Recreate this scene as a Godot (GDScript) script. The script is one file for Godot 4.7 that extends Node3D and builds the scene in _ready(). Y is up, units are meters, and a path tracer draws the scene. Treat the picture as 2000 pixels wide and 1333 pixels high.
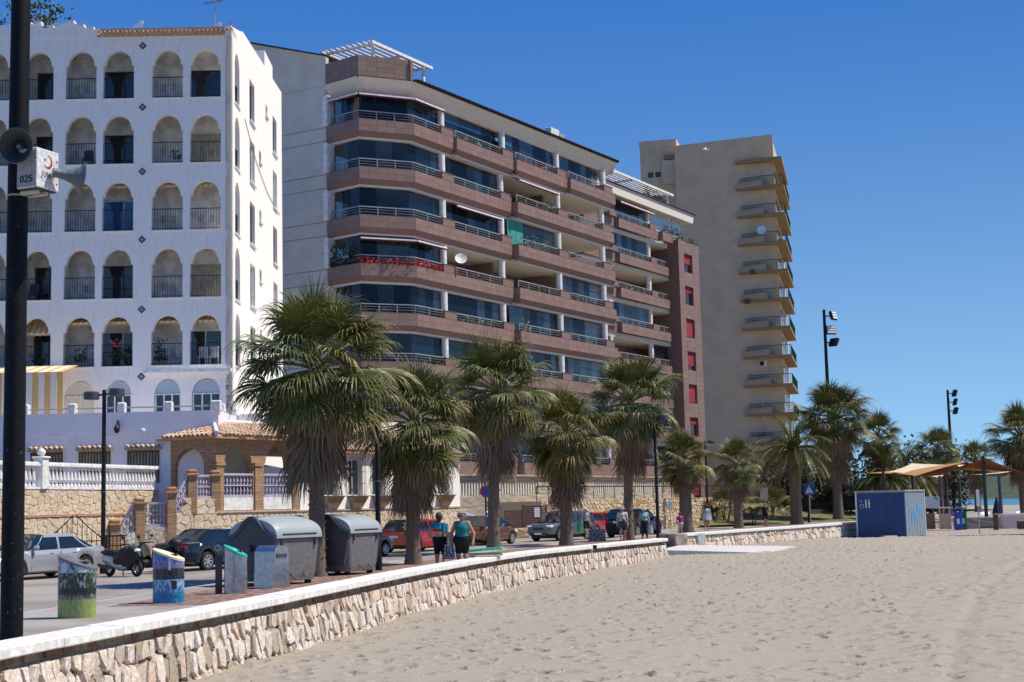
extends Node3D
# A beach promenade: sand and a low stone wall in front, palms and apartment houses behind.
# World: x to the right, y up, z towards the viewer. The road surface is y = 0.

var M := {}
var taken := {}
var rng := RandomNumberGenerator.new()
const STREET := 59.7          # yaw of the street: its local +x runs away along the houses, +z faces the sea

# ---------------------------------------------------------------- mesh builder
class B:
	var v := PackedVector3Array()
	var n := PackedVector3Array()
	var c := PackedColorArray()
	var uv := PackedVector2Array()
	var col := Color(1, 1, 1)
	var x := Transform3D()
	func tri(a: Vector3, b: Vector3, d: Vector3) -> void:      # counter-clockwise seen from outside
		a = x * a; b = x * b; d = x * d
		var m := (b - a).cross(d - a).normalized()
		v.append(a); v.append(d); v.append(b)
		for i in 3:
			n.append(m); c.append(col)
	func trin(a: Vector3, b: Vector3, d: Vector3, na: Vector3, nb: Vector3, nd: Vector3) -> void:
		v.append(x * a); v.append(x * d); v.append(x * b)
		n.append((x.basis * na).normalized()); n.append((x.basis * nd).normalized()); n.append((x.basis * nb).normalized())
		for i in 3:
			c.append(col)
	func quad(a: Vector3, b: Vector3, d: Vector3, e: Vector3) -> void:
		tri(a, b, d); tri(a, d, e)
	func uvquad(a: Vector3, b: Vector3, d: Vector3, e: Vector3, r: Rect2) -> void:
		quad(a, b, d, e)
		var p := [Vector2(r.position.x, r.end.y), r.end, Vector2(r.end.x, r.position.y), r.position]
		for i in [0, 2, 1, 0, 3, 2]:
			uv.append(p[i])
	func bb(lo: Vector3, hi: Vector3) -> void:
		var p := []
		for i in 8:
			p.append(Vector3(hi.x if i & 1 else lo.x, hi.y if i & 2 else lo.y, hi.z if i & 4 else lo.z))
		quad(p[4], p[5], p[7], p[6]); quad(p[1], p[0], p[2], p[3])
		quad(p[5], p[1], p[3], p[7]); quad(p[0], p[4], p[6], p[2])
		quad(p[6], p[7], p[3], p[2]); quad(p[0], p[1], p[5], p[4])
	func box(ctr: Vector3, size: Vector3) -> void:
		bb(ctr - size / 2, ctr + size / 2)
	func cbox(ctr: Vector3, size: Vector3, k: float) -> void:   # box with chamfered edges
		var h := size / 2
		k = min(k, min(h.x, min(h.y, h.z)) * 0.95)
		var f := func(sx, sy, sz, w): return ctr + Vector3(sx * (h.x - (0.0 if w == 0 else k)), sy * (h.y - (0.0 if w == 1 else k)), sz * (h.z - (0.0 if w == 2 else k)))
		for s in [-1, 1]:
			var q := [f.call(s, -1, -1, 0), f.call(s, 1, -1, 0), f.call(s, 1, 1, 0), f.call(s, -1, 1, 0)]
			if s < 0: q.reverse()
			quad(q[0], q[1], q[2], q[3])
			q = [f.call(-1, s, -1, 1), f.call(-1, s, 1, 1), f.call(1, s, 1, 1), f.call(1, s, -1, 1)]
			if s < 0: q.reverse()
			quad(q[0], q[1], q[2], q[3])
			q = [f.call(-1, -1, s, 2), f.call(1, -1, s, 2), f.call(1, 1, s, 2), f.call(-1, 1, s, 2)]
			if s < 0: q.reverse()
			quad(q[0], q[1], q[2], q[3])
		for a in [-1, 1]:
			for b in [-1, 1]:
				_out(ctr, [f.call(a, b, -1, 0), f.call(a, b, 1, 0), f.call(a, b, 1, 1), f.call(a, b, -1, 1)])
				_out(ctr, [f.call(a, -1, b, 0), f.call(a, 1, b, 0), f.call(a, 1, b, 2), f.call(a, -1, b, 2)])
				_out(ctr, [f.call(-1, a, b, 1), f.call(1, a, b, 1), f.call(1, a, b, 2), f.call(-1, a, b, 2)])
				for d in [-1, 1]:
					_out(ctr, [f.call(a, b, d, 0), f.call(a, b, d, 1), f.call(a, b, d, 2)])
	func _out(ctr: Vector3, q: Array) -> void:                 # a face turned away from ctr
		var m: Vector3 = (q[1] - q[0]).cross(q[2] - q[0])
		if m.dot(q[0] - ctr) < 0: q.reverse()
		if q.size() == 3: tri(q[0], q[1], q[2])
		else: quad(q[0], q[1], q[2], q[3])
	func tube(pts: Array, rad: Array, seg := 8, caps := true) -> void:
		var k := pts.size()
		var rings := []
		var side := Vector3.ZERO
		for i in k:
			var t: Vector3 = (pts[min(i + 1, k - 1)] - pts[max(i - 1, 0)]).normalized()
			if i == 0:
				side = t.cross(Vector3.UP if abs(t.y) < 0.9 else Vector3.RIGHT).normalized()
			side = (side - t * side.dot(t)).normalized()
			var up := side.cross(t)
			var ring := []
			for j in seg:
				var a := TAU * j / seg
				ring.append(side * cos(a) + up * sin(a))
			rings.append(ring)
		for i in k - 1:
			for j in seg:
				var j2 := (j + 1) % seg
				var r0: float = rad[i]; var r1: float = rad[i + 1]
				var p0: Vector3 = pts[i]; var p1: Vector3 = pts[i + 1]
				var A: Vector3 = rings[i][j]; var Bb: Vector3 = rings[i][j2]; var C: Vector3 = rings[i + 1][j2]; var D: Vector3 = rings[i + 1][j]
				trin(p0 + A * r0, p1 + C * r1, p0 + Bb * r0, A, C, Bb)
				trin(p0 + A * r0, p1 + D * r1, p1 + C * r1, A, D, C)
		if caps:
			for e in [0, k - 1]:
				var t: Vector3 = (pts[1] - pts[0]) if e == 0 else (pts[k - 2] - pts[k - 1])
				for j in seg:
					var a: Vector3 = pts[e] + rings[e][j] * rad[e]; var b: Vector3 = pts[e] + rings[e][(j + 1) % seg] * rad[e]
					if (a - pts[e]).cross(b - pts[e]).dot(t) > 0: tri(pts[e], b, a)
					else: tri(pts[e], a, b)
	func rod(a: Vector3, b: Vector3, r: float, seg := 6) -> void:
		tube([a, b], [r, r], seg)
	func bar(a: Vector3, b: Vector3, w: float, h := -1.0) -> void:   # square bar from a to b
		if h < 0: h = w
		var t := (b - a).normalized()
		var s := t.cross(Vector3.UP if abs(t.y) < 0.95 else Vector3.RIGHT).normalized()
		var keep := x
		x = x * Transform3D(Basis(s, s.cross(t) * -1.0, t * -1.0), (a + b) / 2)
		if x.basis.determinant() < 0: x = keep * Transform3D(Basis(s, t.cross(s) * -1.0, t), (a + b) / 2)
		box(Vector3.ZERO, Vector3(w, h, a.distance_to(b)))
		x = keep
	func lathe(prof: Array, seg := 16, sx := 1.0, sz := 1.0) -> void:   # [Vector2(radius, height)] upwards
		for i in prof.size() - 1:
			var p: Vector2 = prof[i]; var q: Vector2 = prof[i + 1]
			var d := (q - p).normalized(); var m := Vector2(d.y, -d.x)
			for j in seg:
				var a0 := TAU * j / seg; var a1 := TAU * (j + 1) / seg
				var f := func(r: Vector2, a: float): return Vector3(cos(a) * r.x * sx, r.y, -sin(a) * r.x * sz)
				var g := func(a: float): return Vector3(cos(a) * m.x / sx, m.y, -sin(a) * m.x / sz).normalized()
				var n0: Vector3 = g.call(a0); var n1: Vector3 = g.call(a1)
				if p.x > 1e-4: trin(f.call(p, a0), f.call(p, a1), f.call(q, a1), n0, n1, n1)
				if q.x > 1e-4: trin(f.call(p, a0), f.call(q, a1), f.call(q, a0), n0, n1, n0)
	func ball(ctr: Vector3, r: Vector3, seg := 12, rows := 8) -> void:
		var keep := x
		x = x * Transform3D(Basis(), ctr)
		for i in rows:
			for j in seg:
				var q := []
				for e in [[i, j], [i, j + 1], [i + 1, j + 1], [i + 1, j]]:
					var a = PI * e[0] / rows; var b: float = TAU * e[1] / seg
					q.append(Vector3(sin(a) * cos(b), cos(a), sin(a) * sin(b)))
				var nn := func(p: Vector3): return Vector3(p.x / r.x, p.y / r.y, p.z / r.z)
				if i > 0: trin(q[0] * r, q[1] * r, q[2] * r, nn.call(q[0]), nn.call(q[1]), nn.call(q[2]))
				if i < rows - 1: trin(q[0] * r, q[2] * r, q[3] * r, nn.call(q[0]), nn.call(q[2]), nn.call(q[3]))
		x = keep
	func prism(poly: PackedVector2Array, z0: float, z1: float) -> void:   # polygon in xy, from z0 back to z1 front
		if Geometry2D.is_polygon_clockwise(poly): poly.reverse()
		var id := Geometry2D.triangulate_polygon(poly)
		for i in range(0, id.size(), 3):
			var a := poly[id[i]]; var b := poly[id[i + 1]]; var d := poly[id[i + 2]]
			if (b - a).cross(d - a) < 0:
				var e := b; b = d; d = e
			tri(Vector3(a.x, a.y, z1), Vector3(b.x, b.y, z1), Vector3(d.x, d.y, z1))
			tri(Vector3(a.x, a.y, z0), Vector3(d.x, d.y, z0), Vector3(b.x, b.y, z0))
		for i in poly.size():
			var a := poly[i]; var b := poly[(i + 1) % poly.size()]
			quad(Vector3(a.x, a.y, z0), Vector3(b.x, b.y, z0), Vector3(b.x, b.y, z1), Vector3(a.x, a.y, z1))
	func panel(x0: float, x1: float, y0: float, y1: float, z: float, t: float, holes: Array) -> void:
		# a wall in the xy plane, front at z, thickness t, with rectangular openings
		var xs := [x0, x1]; var ys := [y0, y1]
		for h: Rect2 in holes:
			xs.append_array([h.position.x, h.end.x]); ys.append_array([h.position.y, h.end.y])
		xs.sort(); ys.sort()
		for i in xs.size() - 1:
			for j in ys.size() - 1:
				if xs[i + 1] - xs[i] < 1e-4 or ys[j + 1] - ys[j] < 1e-4: continue
				var m := Vector2((xs[i] + xs[i + 1]) / 2, (ys[j] + ys[j + 1]) / 2)
				var open := false
				for h: Rect2 in holes:
					if h.has_point(m): open = true
				if open: continue
				quad(Vector3(xs[i], ys[j], z), Vector3(xs[i + 1], ys[j], z), Vector3(xs[i + 1], ys[j + 1], z), Vector3(xs[i], ys[j + 1], z))
				quad(Vector3(xs[i + 1], ys[j], z - t), Vector3(xs[i], ys[j], z - t), Vector3(xs[i], ys[j + 1], z - t), Vector3(xs[i + 1], ys[j + 1], z - t))
		for h: Rect2 in holes:
			var a := h.position; var b := h.end
			quad(Vector3(a.x, a.y, z), Vector3(b.x, a.y, z), Vector3(b.x, a.y, z - t), Vector3(a.x, a.y, z - t))
			quad(Vector3(a.x, b.y, z - t), Vector3(b.x, b.y, z - t), Vector3(b.x, b.y, z), Vector3(a.x, b.y, z))
			quad(Vector3(a.x, a.y, z - t), Vector3(a.x, b.y, z - t), Vector3(a.x, b.y, z), Vector3(a.x, a.y, z))
			quad(Vector3(b.x, a.y, z), Vector3(b.x, b.y, z), Vector3(b.x, b.y, z - t), Vector3(b.x, a.y, z - t))
		quad(Vector3(x0, y1, z), Vector3(x1, y1, z), Vector3(x1, y1, z - t), Vector3(x0, y1, z - t))
		quad(Vector3(x1, y0, z), Vector3(x1, y0, z - t), Vector3(x1, y1, z - t), Vector3(x1, y1, z))
		quad(Vector3(x0, y0, z - t), Vector3(x0, y0, z), Vector3(x0, y1, z), Vector3(x0, y1, z - t))
	func mesh() -> ArrayMesh:
		var a := []
		a.resize(Mesh.ARRAY_MAX)
		a[Mesh.ARRAY_VERTEX] = v; a[Mesh.ARRAY_NORMAL] = n; a[Mesh.ARRAY_COLOR] = c
		if uv.size() == v.size(): a[Mesh.ARRAY_TEX_UV] = uv
		var m := ArrayMesh.new()
		m.add_surface_from_arrays(Mesh.PRIMITIVE_TRIANGLES, a)
		return m

# ---------------------------------------------------------------- scene helpers
func P(px: float, depth: float, y := 0.0) -> Vector3:
	return Vector3(px, y, -depth)

func numbered(called: String) -> String:
	taken[called] = taken.get(called, -1) + 1
	return called if taken[called] == 0 else "%s_%03d" % [called, taken[called]]

func thing(called: String, label: String, category: String, at := Vector3.ZERO, yaw := 0.0, group := "") -> Node3D:
	var o := Node3D.new()
	o.name = numbered(called)
	add_child(o)
	o.position = at; o.rotation_degrees.y = yaw
	o.set_meta("label", label); o.set_meta("category", category)
	if group: o.set_meta("group", group)
	return o

func part(parent: Node3D, called: String, b, mat: Material, at := Vector3.ZERO, kind := "") -> MeshInstance3D:
	var o := MeshInstance3D.new()
	o.mesh = b.mesh() if b is B else b
	o.material_override = mat
	if parent == self: called = numbered(called)
	o.name = called
	parent.add_child(o, true)
	o.position = at
	if kind: o.set_meta("kind", kind)
	return o

func structure(called: String, b, mat: Material) -> MeshInstance3D:
	return part(self, called, b, mat, Vector3.ZERO, "structure")

func tag(o: Node3D, label: String, category: String, group := "") -> Node3D:
	o.set_meta("label", label); o.set_meta("category", category)
	if group: o.set_meta("group", group)
	return o

# ---------------------------------------------------------------- materials
func noise_image(side: int, freq: float, oct: int, sd: int, type := FastNoiseLite.TYPE_SIMPLEX_SMOOTH) -> Image:
	var f := FastNoiseLite.new()
	f.noise_type = type; f.frequency = freq; f.fractal_octaves = oct; f.seed = sd
	var im := f.get_seamless_image(side, side)
	im.convert(Image.FORMAT_L8)
	return im

func ramp(im: Image, a: Color, b: Color, lo := 0.0, hi := 1.0, stretch := Vector2i.ONE) -> ImageTexture:
	var src := im.get_data()
	var lut := []
	for i in 256:
		var t: float = clamp((i / 255.0 - lo) / (hi - lo), 0.0, 1.0)
		var k := a.lerp(b, t)
		lut.append([int(k.r * 255), int(k.g * 255), int(k.b * 255)])
	var out := PackedByteArray()
	out.resize(src.size() * 3)
	for i in src.size():
		var k: Array = lut[src[i]]
		out[i * 3] = k[0]; out[i * 3 + 1] = k[1]; out[i * 3 + 2] = k[2]
	return ImageTexture.create_from_image(Image.create_from_data(im.get_width(), im.get_height(), false, Image.FORMAT_RGB8, out))

func lin(r: float, g: float, b: float) -> Color:
	return Color(r, g, b).linear_to_srgb()

func mt(key: String, c: Color, rough := 0.8, tex: Texture2D = null, scale := 1.0, o := {}) -> StandardMaterial3D:
	var m := StandardMaterial3D.new()
	m.resource_name = key
	m.albedo_color = c.linear_to_srgb()
	m.roughness = rough
	m.metallic = o.get("metal", 0.0)
	m.metallic_specular = o.get("spec", 0.5)
	if tex:
		m.albedo_texture = tex
	if tex or o.has("bump"):
		m.uv1_triplanar = true
		m.uv1_world_triplanar = not o.get("own", false)
		m.uv1_scale = Vector3.ONE * scale if not o.has("scale3") else o.scale3
	if o.has("bump"):
		m.heightmap_enabled = true
		m.heightmap_texture = o.bump
		m.heightmap_scale = o.get("depth", 1.0)
	if o.has("coat"):
		m.clearcoat_enabled = true
		m.clearcoat = o.coat
		m.clearcoat_roughness = 0.05
	if o.get("vc", false): m.vertex_color_use_as_albedo = true
	if o.has("alpha"):
		m.transparency = BaseMaterial3D.TRANSPARENCY_ALPHA
		m.albedo_color.a = o.alpha
	if o.has("back"):
		m.backlight_enabled = true
		m.backlight = o.back
	m.cull_mode = BaseMaterial3D.CULL_DISABLED
	M[key] = m
	return m

func make_materials() -> void:
	var fine := noise_image(512, 0.06, 4, 3)
	var blotch := noise_image(512, 0.012, 5, 7)
	var grit := noise_image(512, 0.25, 2, 11)
	var cell := noise_image(512, 0.03, 2, 5, FastNoiseLite.TYPE_CELLULAR)
	var W := Color(1, 1, 1)
	var t_soft := ramp(blotch, Color(0.86, 0.86, 0.85), W, 0.25, 0.7)
	var t_grain := ramp(fine, Color(0.8, 0.79, 0.77), W, 0.2, 0.75)
	var t_sand := ramp(noise_image(1024, 0.09, 4, 21), Color(0.84, 0.83, 0.81), W, 0.15, 0.7)
	var t_patch := ramp(blotch, Color(0.7, 0.69, 0.67), W, 0.3, 0.72)
	var t_road := ramp(noise_image(512, 0.008, 6, 51), Color(0.84, 0.83, 0.82), W, 0.25, 0.75)
	var t_drip := ramp(noise_image(1024, 0.02, 6, 91), Color(0.955, 0.935, 0.905), W, 0.08, 0.42)
	var t_stone := ramp(noise_image(512, 0.018, 6, 33), Color(0.82, 0.77, 0.72), W, 0.25, 0.7)
	var t_stain := ramp(noise_image(512, 0.02, 5, 41), Color(0.93, 0.92, 0.9), W, 0.1, 0.75)
	var h_grit := ImageTexture.create_from_image(grit)
	var h_fine := ImageTexture.create_from_image(fine)
	var h_soft := ImageTexture.create_from_image(blotch)
	mt("sand", Color(0.39, 0.348, 0.286), 0.95, t_sand, 0.37, {"bump": h_grit, "depth": 0.5, "spec": 0.2})
	mt("road", Color(0.325, 0.298, 0.268), 0.9, t_road, 0.043, {"bump": h_grit, "depth": 0.5})
	mt("pavement", Color(0.355, 0.325, 0.29), 0.85, t_road, 0.06, {"bump": h_grit, "depth": 0.4})
	mt("red_paving", Color(0.33, 0.2, 0.155), 0.85, t_patch, 0.5, {"bump": h_grit, "depth": 0.4})
	mt("pale_paving", Color(0.48, 0.39, 0.33), 0.85, t_patch, 0.4, {"bump": h_grit, "depth": 0.4})
	mt("coping", Color(0.88, 0.87, 0.83), 0.7, t_soft, 0.7, {"bump": h_fine, "depth": 0.3})
	mt("mortar", Color(0.36, 0.31, 0.25), 0.95, t_stone, 1.2, {"bump": h_fine, "depth": 3.0})
	mt("wall_brick", Color(0.25, 0.12, 0.075), 0.9, t_stone, 1.4, {"bump": h_fine, "depth": 1.0})
	var k := 0
	for c in [Color(0.78, 0.7, 0.62), Color(0.82, 0.76, 0.7), Color(0.76, 0.6, 0.5), Color(0.5, 0.44, 0.36), Color(0.87, 0.85, 0.82), Color(0.7, 0.62, 0.53)]:
		mt("rock%d" % k, c, 0.9, t_stone, 1.1 + 0.13 * k, {"bump": h_fine, "depth": 1.6}); k += 1
	k = 0
	for c in [Color(0.76, 0.66, 0.5), Color(0.74, 0.61, 0.43), Color(0.79, 0.71, 0.57), Color(0.7, 0.6, 0.46), Color(0.77, 0.68, 0.55)]:
		mt("flag%d" % k, c, 0.9, t_stone, 0.7, {"bump": h_fine, "depth": 1.0}); k += 1
	mt("flag_joint", Color(0.62, 0.52, 0.37), 0.95, t_grain, 0.8)
	mt("ochre_rock", Color(0.55, 0.38, 0.17), 0.95, t_stone, 0.4, {"bump": h_fine, "depth": 2.0, "vc": true})
	mt("white_wall", Color(0.93, 0.895, 0.84), 0.85, t_drip, 1.0, {"scale3": Vector3(0.33, 0.045, 0.33)})
	mt("white_paint", Color(0.9, 0.89, 0.87), 0.6, t_soft, 0.5)
	mt("inner_wall", Color(0.9, 0.87, 0.82), 0.9, t_soft, 0.2)
	mt("shutter", Color(0.47, 0.42, 0.33), 0.7, t_soft, 0.4)
	mt("cream", Color(0.72, 0.68, 0.6), 0.8, t_stain, 0.3)
	mt("grey_render", Color(0.72, 0.655, 0.555), 0.9, t_stain, 0.07, {"bump": h_soft, "depth": 0.6})
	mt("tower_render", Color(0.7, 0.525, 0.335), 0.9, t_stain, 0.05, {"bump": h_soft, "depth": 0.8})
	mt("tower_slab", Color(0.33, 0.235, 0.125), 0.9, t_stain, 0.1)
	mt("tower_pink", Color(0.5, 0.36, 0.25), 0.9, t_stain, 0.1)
	mt("base_stone", Color(0.5, 0.43, 0.36), 0.85, t_patch, 0.25, {"scale3": Vector3(0.12, 1.2, 0.12)})
	k = 0
	for c in [Color(0.31, 0.197, 0.16), Color(0.29, 0.182, 0.147), Color(0.33, 0.215, 0.176)]:
		mt("tile%d" % k, c, 0.5, t_grain, 0.8); k += 1
	mt("tile_joint", Color(0.22, 0.13, 0.105), 0.9)
	mt("tile_trim", Color(0.2, 0.105, 0.08), 0.5, t_grain, 0.8)
	mt("terracotta", Color(0.56, 0.36, 0.23), 0.85, t_stone, 0.9)
	mt("terracotta_pale", Color(0.68, 0.53, 0.4), 0.85, t_stone, 0.9)
	mt("roof_dark", Color(0.05, 0.04, 0.037), 0.8, t_grain, 0.8)
	mt("brick", Color(0.54, 0.38, 0.24), 0.9, brick_texture(), 1.0, {"scale3": Vector3(1, 1, 1)})
	mt("lavender_wall", Color(0.83, 0.79, 0.83), 0.85, t_drip, 1.0, {"scale3": Vector3(0.33, 0.06, 0.33)})
	mt("lavender", Color(0.52, 0.49, 0.6), 0.7, t_soft, 0.5)
	mt("iron", Color(0.01, 0.011, 0.014), 0.55, null, 1, {"spec": 0.4})
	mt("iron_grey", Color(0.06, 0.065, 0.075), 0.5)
	mt("green_iron", Color(0.02, 0.06, 0.045), 0.5)
	mt("steel", Color(0.52, 0.53, 0.54), 0.32, t_soft, 0.9, {"metal": 0.9})
	mt("rail_steel", Color(0.36, 0.365, 0.37), 0.45, null, 1, {"metal": 0.2})
	mt("glass", Color(0.012, 0.03, 0.055), 0.03, null, 1, {"alpha": 0.52, "spec": 0.4})
	mt("glass_pale", Color(0.03, 0.06, 0.09), 0.03, null, 1, {"alpha": 0.5, "spec": 0.5})
	mt("glass_deep", Color(0.008, 0.018, 0.035), 0.03, null, 1, {"alpha": 0.75, "spec": 0.3})
	mt("dark_glass", Color(0.012, 0.016, 0.022), 0.04, null, 1, {"spec": 0.8})
	mt("blue_glass", Color(0.02, 0.1, 0.3), 0.05, null, 1, {"spec": 0.9})
	mt("clear_glass", Color(0.5, 0.6, 0.62), 0.02, null, 1, {"alpha": 0.22})
	mt("frosted", Color(0.5, 0.62, 0.68), 0.2, null, 1, {"alpha": 0.75})
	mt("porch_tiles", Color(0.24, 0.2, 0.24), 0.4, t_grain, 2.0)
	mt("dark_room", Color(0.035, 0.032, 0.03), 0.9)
	mt("door_dark", Color(0.03, 0.022, 0.02), 0.4)
	mt("red_blind", Color(0.33, 0.03, 0.04), 0.7)
	mt("awning_red", Color(0.2, 0.018, 0.03), 0.8)
	mt("awning_yellow", Color(0.72, 0.47, 0.15), 0.85)
	mt("awning_white", Color(0.78, 0.72, 0.62), 0.85)
	mt("curtain", Color(0.7, 0.66, 0.56), 0.9)
	mt("teal_curtain", Color(0.03, 0.3, 0.26), 0.9)
	# plants
	k = 0
	for c in [Color(0.85, 0.85, 0.8), Color(1, 1, 1), Color(1, 0.92, 0.8)]:
		mt("frond%d" % k, c, 0.48, null, 1.0, {"back": Color(0.3, 0.3, 0.2), "spec": 0.45, "vc": true}); k += 1
	mt("frond_yellow", Color(1, 0.85, 0.62), 0.6, null, 1.0, {"back": Color(0.3, 0.25, 0.15), "vc": true})
	k = 0
	for c in [Color(1, 1, 1), Color(1, 0.95, 0.9), Color(0.75, 0.72, 0.7)]:
		mt("dead%d" % k, c, 0.9, null, 1.0, {"vc": true}); k += 1
	mt("bark", Color(0.27, 0.225, 0.175), 0.95, t_stone, 1.6, {"bump": h_fine, "depth": 3.0, "own": true})
	mt("leaf", Color(0.075, 0.11, 0.025), 0.6, t_grain, 2.0, {"back": Color(0.1, 0.14, 0.03)})
	mt("leaf_dark", Color(0.035, 0.055, 0.018), 0.6, t_grain, 2.0)
	mt("leaf_yellow", Color(0.24, 0.25, 0.05), 0.6, t_grain, 2.0)
	mt("flower_red", Color(0.55, 0.01, 0.015), 0.6)
	mt("flower_pink", Color(0.7, 0.15, 0.3), 0.6)
	mt("grass", Color(0.2, 0.19, 0.07), 0.95, t_patch, 0.2)
	# street things
	mt("tar_black", Color(0.008, 0.009, 0.012), 0.6, ramp(noise_image(512, 0.02, 5, 77), Color(0.75, 0.75, 0.78), W, 0.3, 0.6), 0.8, {"spec": 0.3})
	mt("scuff", Color(0.25, 0.26, 0.28), 0.8)
	mt("horn_grey", Color(0.14, 0.165, 0.185), 0.5, t_soft, 2.0)
	mt("horn_dark", Color(0.035, 0.037, 0.04), 0.6)
	mt("box_white", Color(0.82, 0.83, 0.82), 0.5, t_soft, 1.5)
	mt("box_grey", Color(0.45, 0.43, 0.4), 0.6, t_soft, 1.5)
	mt("ink_blue", Color(0.02, 0.02, 0.06), 0.7)
	mt("ink_red", Color(0.4, 0.02, 0.03), 0.7)
	mt("ink_grey", Color(0.15, 0.15, 0.17), 0.7)
	mt("ink_pale", Color(0.5, 0.5, 0.52), 0.7)
	mt("bin_lid", Color(0.34, 0.38, 0.395), 0.42)
	mt("bin_body", Color(0.075, 0.073, 0.078), 0.55, t_soft, 1.0)
	mt("bin_front", Color(0.2, 0.198, 0.203), 0.5, t_soft, 0.9)
	mt("bin_trim", Color(0.045, 0.055, 0.062), 0.5)
	mt("green_plastic", Color(0.02, 0.42, 0.31), 0.45)
	mt("cream_plastic", Color(0.72, 0.68, 0.45), 0.5)
	mt("lid_grey", Color(0.14, 0.145, 0.15), 0.45)
	mt("wood", Color(0.34, 0.22, 0.12), 0.8, t_grain, 1.0, {"scale3": Vector3(3, 0.5, 3)})
	mt("gate_brown", Color(0.09, 0.035, 0.035), 0.6, t_grain, 1.0)
	mt("green_bin", Color(0.01, 0.14, 0.05), 0.5)
	mt("yellow", Color(0.7, 0.5, 0.05), 0.6)
	mt("dark_stone", Color(0.16, 0.13, 0.12), 0.9, t_stone, 0.8)
	mt("wood_dark", Color(0.13, 0.09, 0.06), 0.8, t_grain, 1.0)
	mt("blue_cabin", Color(0.002, 0.055, 0.21), 0.5, t_soft, 0.3)
	mt("zinc", Color(0.3, 0.37, 0.43), 0.5, t_stain, 0.5, {"metal": 0.35})
	mt("spray_blue", Color(0.05, 0.3, 0.6), 0.6)
	mt("sign_blue", Color(0.01, 0.07, 0.38), 0.5)
	mt("sign_red", Color(0.55, 0.015, 0.03), 0.5)
	mt("sail_tan", Color(0.52, 0.25, 0.09), 0.9, t_soft, 0.3, {"back": Color(0.3, 0.15, 0.06)})
	mt("sail_cream", Color(0.76, 0.66, 0.47), 0.9, t_soft, 0.3, {"back": Color(0.35, 0.3, 0.2)})
	mt("concrete", Color(0.66, 0.64, 0.6), 0.85, t_soft, 0.9)
	mt("sea", Color(0.01, 0.14, 0.2), 0.15, null, 1, {"bump": h_fine, "depth": 12.0, "scale3": Vector3(0.05, 0.05, 0.05)})
	mt("hill", Color(0.06, 0.09, 0.04), 0.95, t_patch, 0.012)
	# vehicles
	mt("car_silver", Color(0.55, 0.57, 0.59), 0.3, null, 1, {"metal": 0.55, "coat": 1.0})
	mt("car_navy", Color(0.006, 0.009, 0.02), 0.25, null, 1, {"coat": 1.0})
	mt("car_red", Color(0.35, 0.012, 0.02), 0.3, null, 1, {"coat": 1.0})
	mt("car_brown", Color(0.16, 0.07, 0.03), 0.3, null, 1, {"metal": 0.4, "coat": 1.0})
	mt("car_grey", Color(0.11, 0.125, 0.15), 0.3, null, 1, {"metal": 0.4, "coat": 1.0})
	mt("car_black", Color(0.006, 0.006, 0.008), 0.25, null, 1, {"coat": 1.0})
	mt("car_glass", Color(0.012, 0.022, 0.03), 0.03, null, 1, {"spec": 1.0})
	mt("rubber", Color(0.012, 0.012, 0.013), 0.8)
	mt("plastic_black", Color(0.015, 0.015, 0.017), 0.6)
	mt("rim", Color(0.6, 0.61, 0.62), 0.3, null, 1, {"metal": 0.8})
	mt("tail_red", Color(0.28, 0.006, 0.01), 0.15)
	mt("lamp_clear", Color(0.75, 0.78, 0.8), 0.1)
	mt("chrome", Color(0.8, 0.81, 0.82), 0.1, null, 1, {"metal": 1.0})
	mt("plate", Color(0.75, 0.75, 0.72), 0.5)
	# people
	mt("check_cloth", Color(0.75, 0.75, 0.75), 0.9, ramp(noise_image(128, 0.06, 1, 9, FastNoiseLite.TYPE_CELLULAR), Color(0.05, 0.05, 0.05), W, 0.45, 0.55), 3.0)
	mt("skin", Color(0.55, 0.32, 0.21), 0.6)
	mt("skin_tan", Color(0.4, 0.22, 0.14), 0.6)
	mt("hair_brown", Color(0.035, 0.02, 0.014), 0.6)
	mt("hair_grey", Color(0.24, 0.23, 0.22), 0.8)
	for d in [["teal", 0.01, 0.2, 0.22], ["towel", 0.01, 0.27, 0.42], ["black_cloth", 0.01, 0.01, 0.013], ["white_cloth", 0.72, 0.72, 0.72], ["grey_cloth", 0.3, 0.36, 0.4], ["aqua", 0.2, 0.6, 0.62], ["navy_cloth", 0.02, 0.03, 0.06], ["purple", 0.36, 0.03, 0.27], ["cap_blue", 0.05, 0.05, 0.25], ["lime", 0.32, 0.5, 0.12], ["bag_green", 0.02, 0.4, 0.18], ["bag_white", 0.7, 0.74, 0.78], ["pale_blue", 0.42, 0.55, 0.62], ["denim", 0.06, 0.1, 0.15]]:
		mt(d[0], Color(d[1], d[2], d[3]), 0.9, t_grain, 4.0)

func brick_texture() -> ImageTexture:       # thin bricks far below ten pixels: 1 m square, courses of 5 cm
	var im := Image.create(256, 256, false, Image.FORMAT_RGB8)
	im.fill(Color(0.62, 0.56, 0.5))
	var r := RandomNumberGenerator.new(); r.seed = 5
	for j in 16:
		for i in 4:
			var g := r.randf_range(0.78, 1.0)
			var px := (i * 64 + (32 if j % 2 else 0)) % 256
			var k := Color(g, g * r.randf_range(0.9, 1.0), g * r.randf_range(0.82, 1.0))
			im.fill_rect(Rect2i(px + 2, j * 16 + 3, 60, 12), k)
			if px + 62 > 256: im.fill_rect(Rect2i(0, j * 16 + 3, px + 62 - 256, 12), k)
	return ImageTexture.create_from_image(im)

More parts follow.
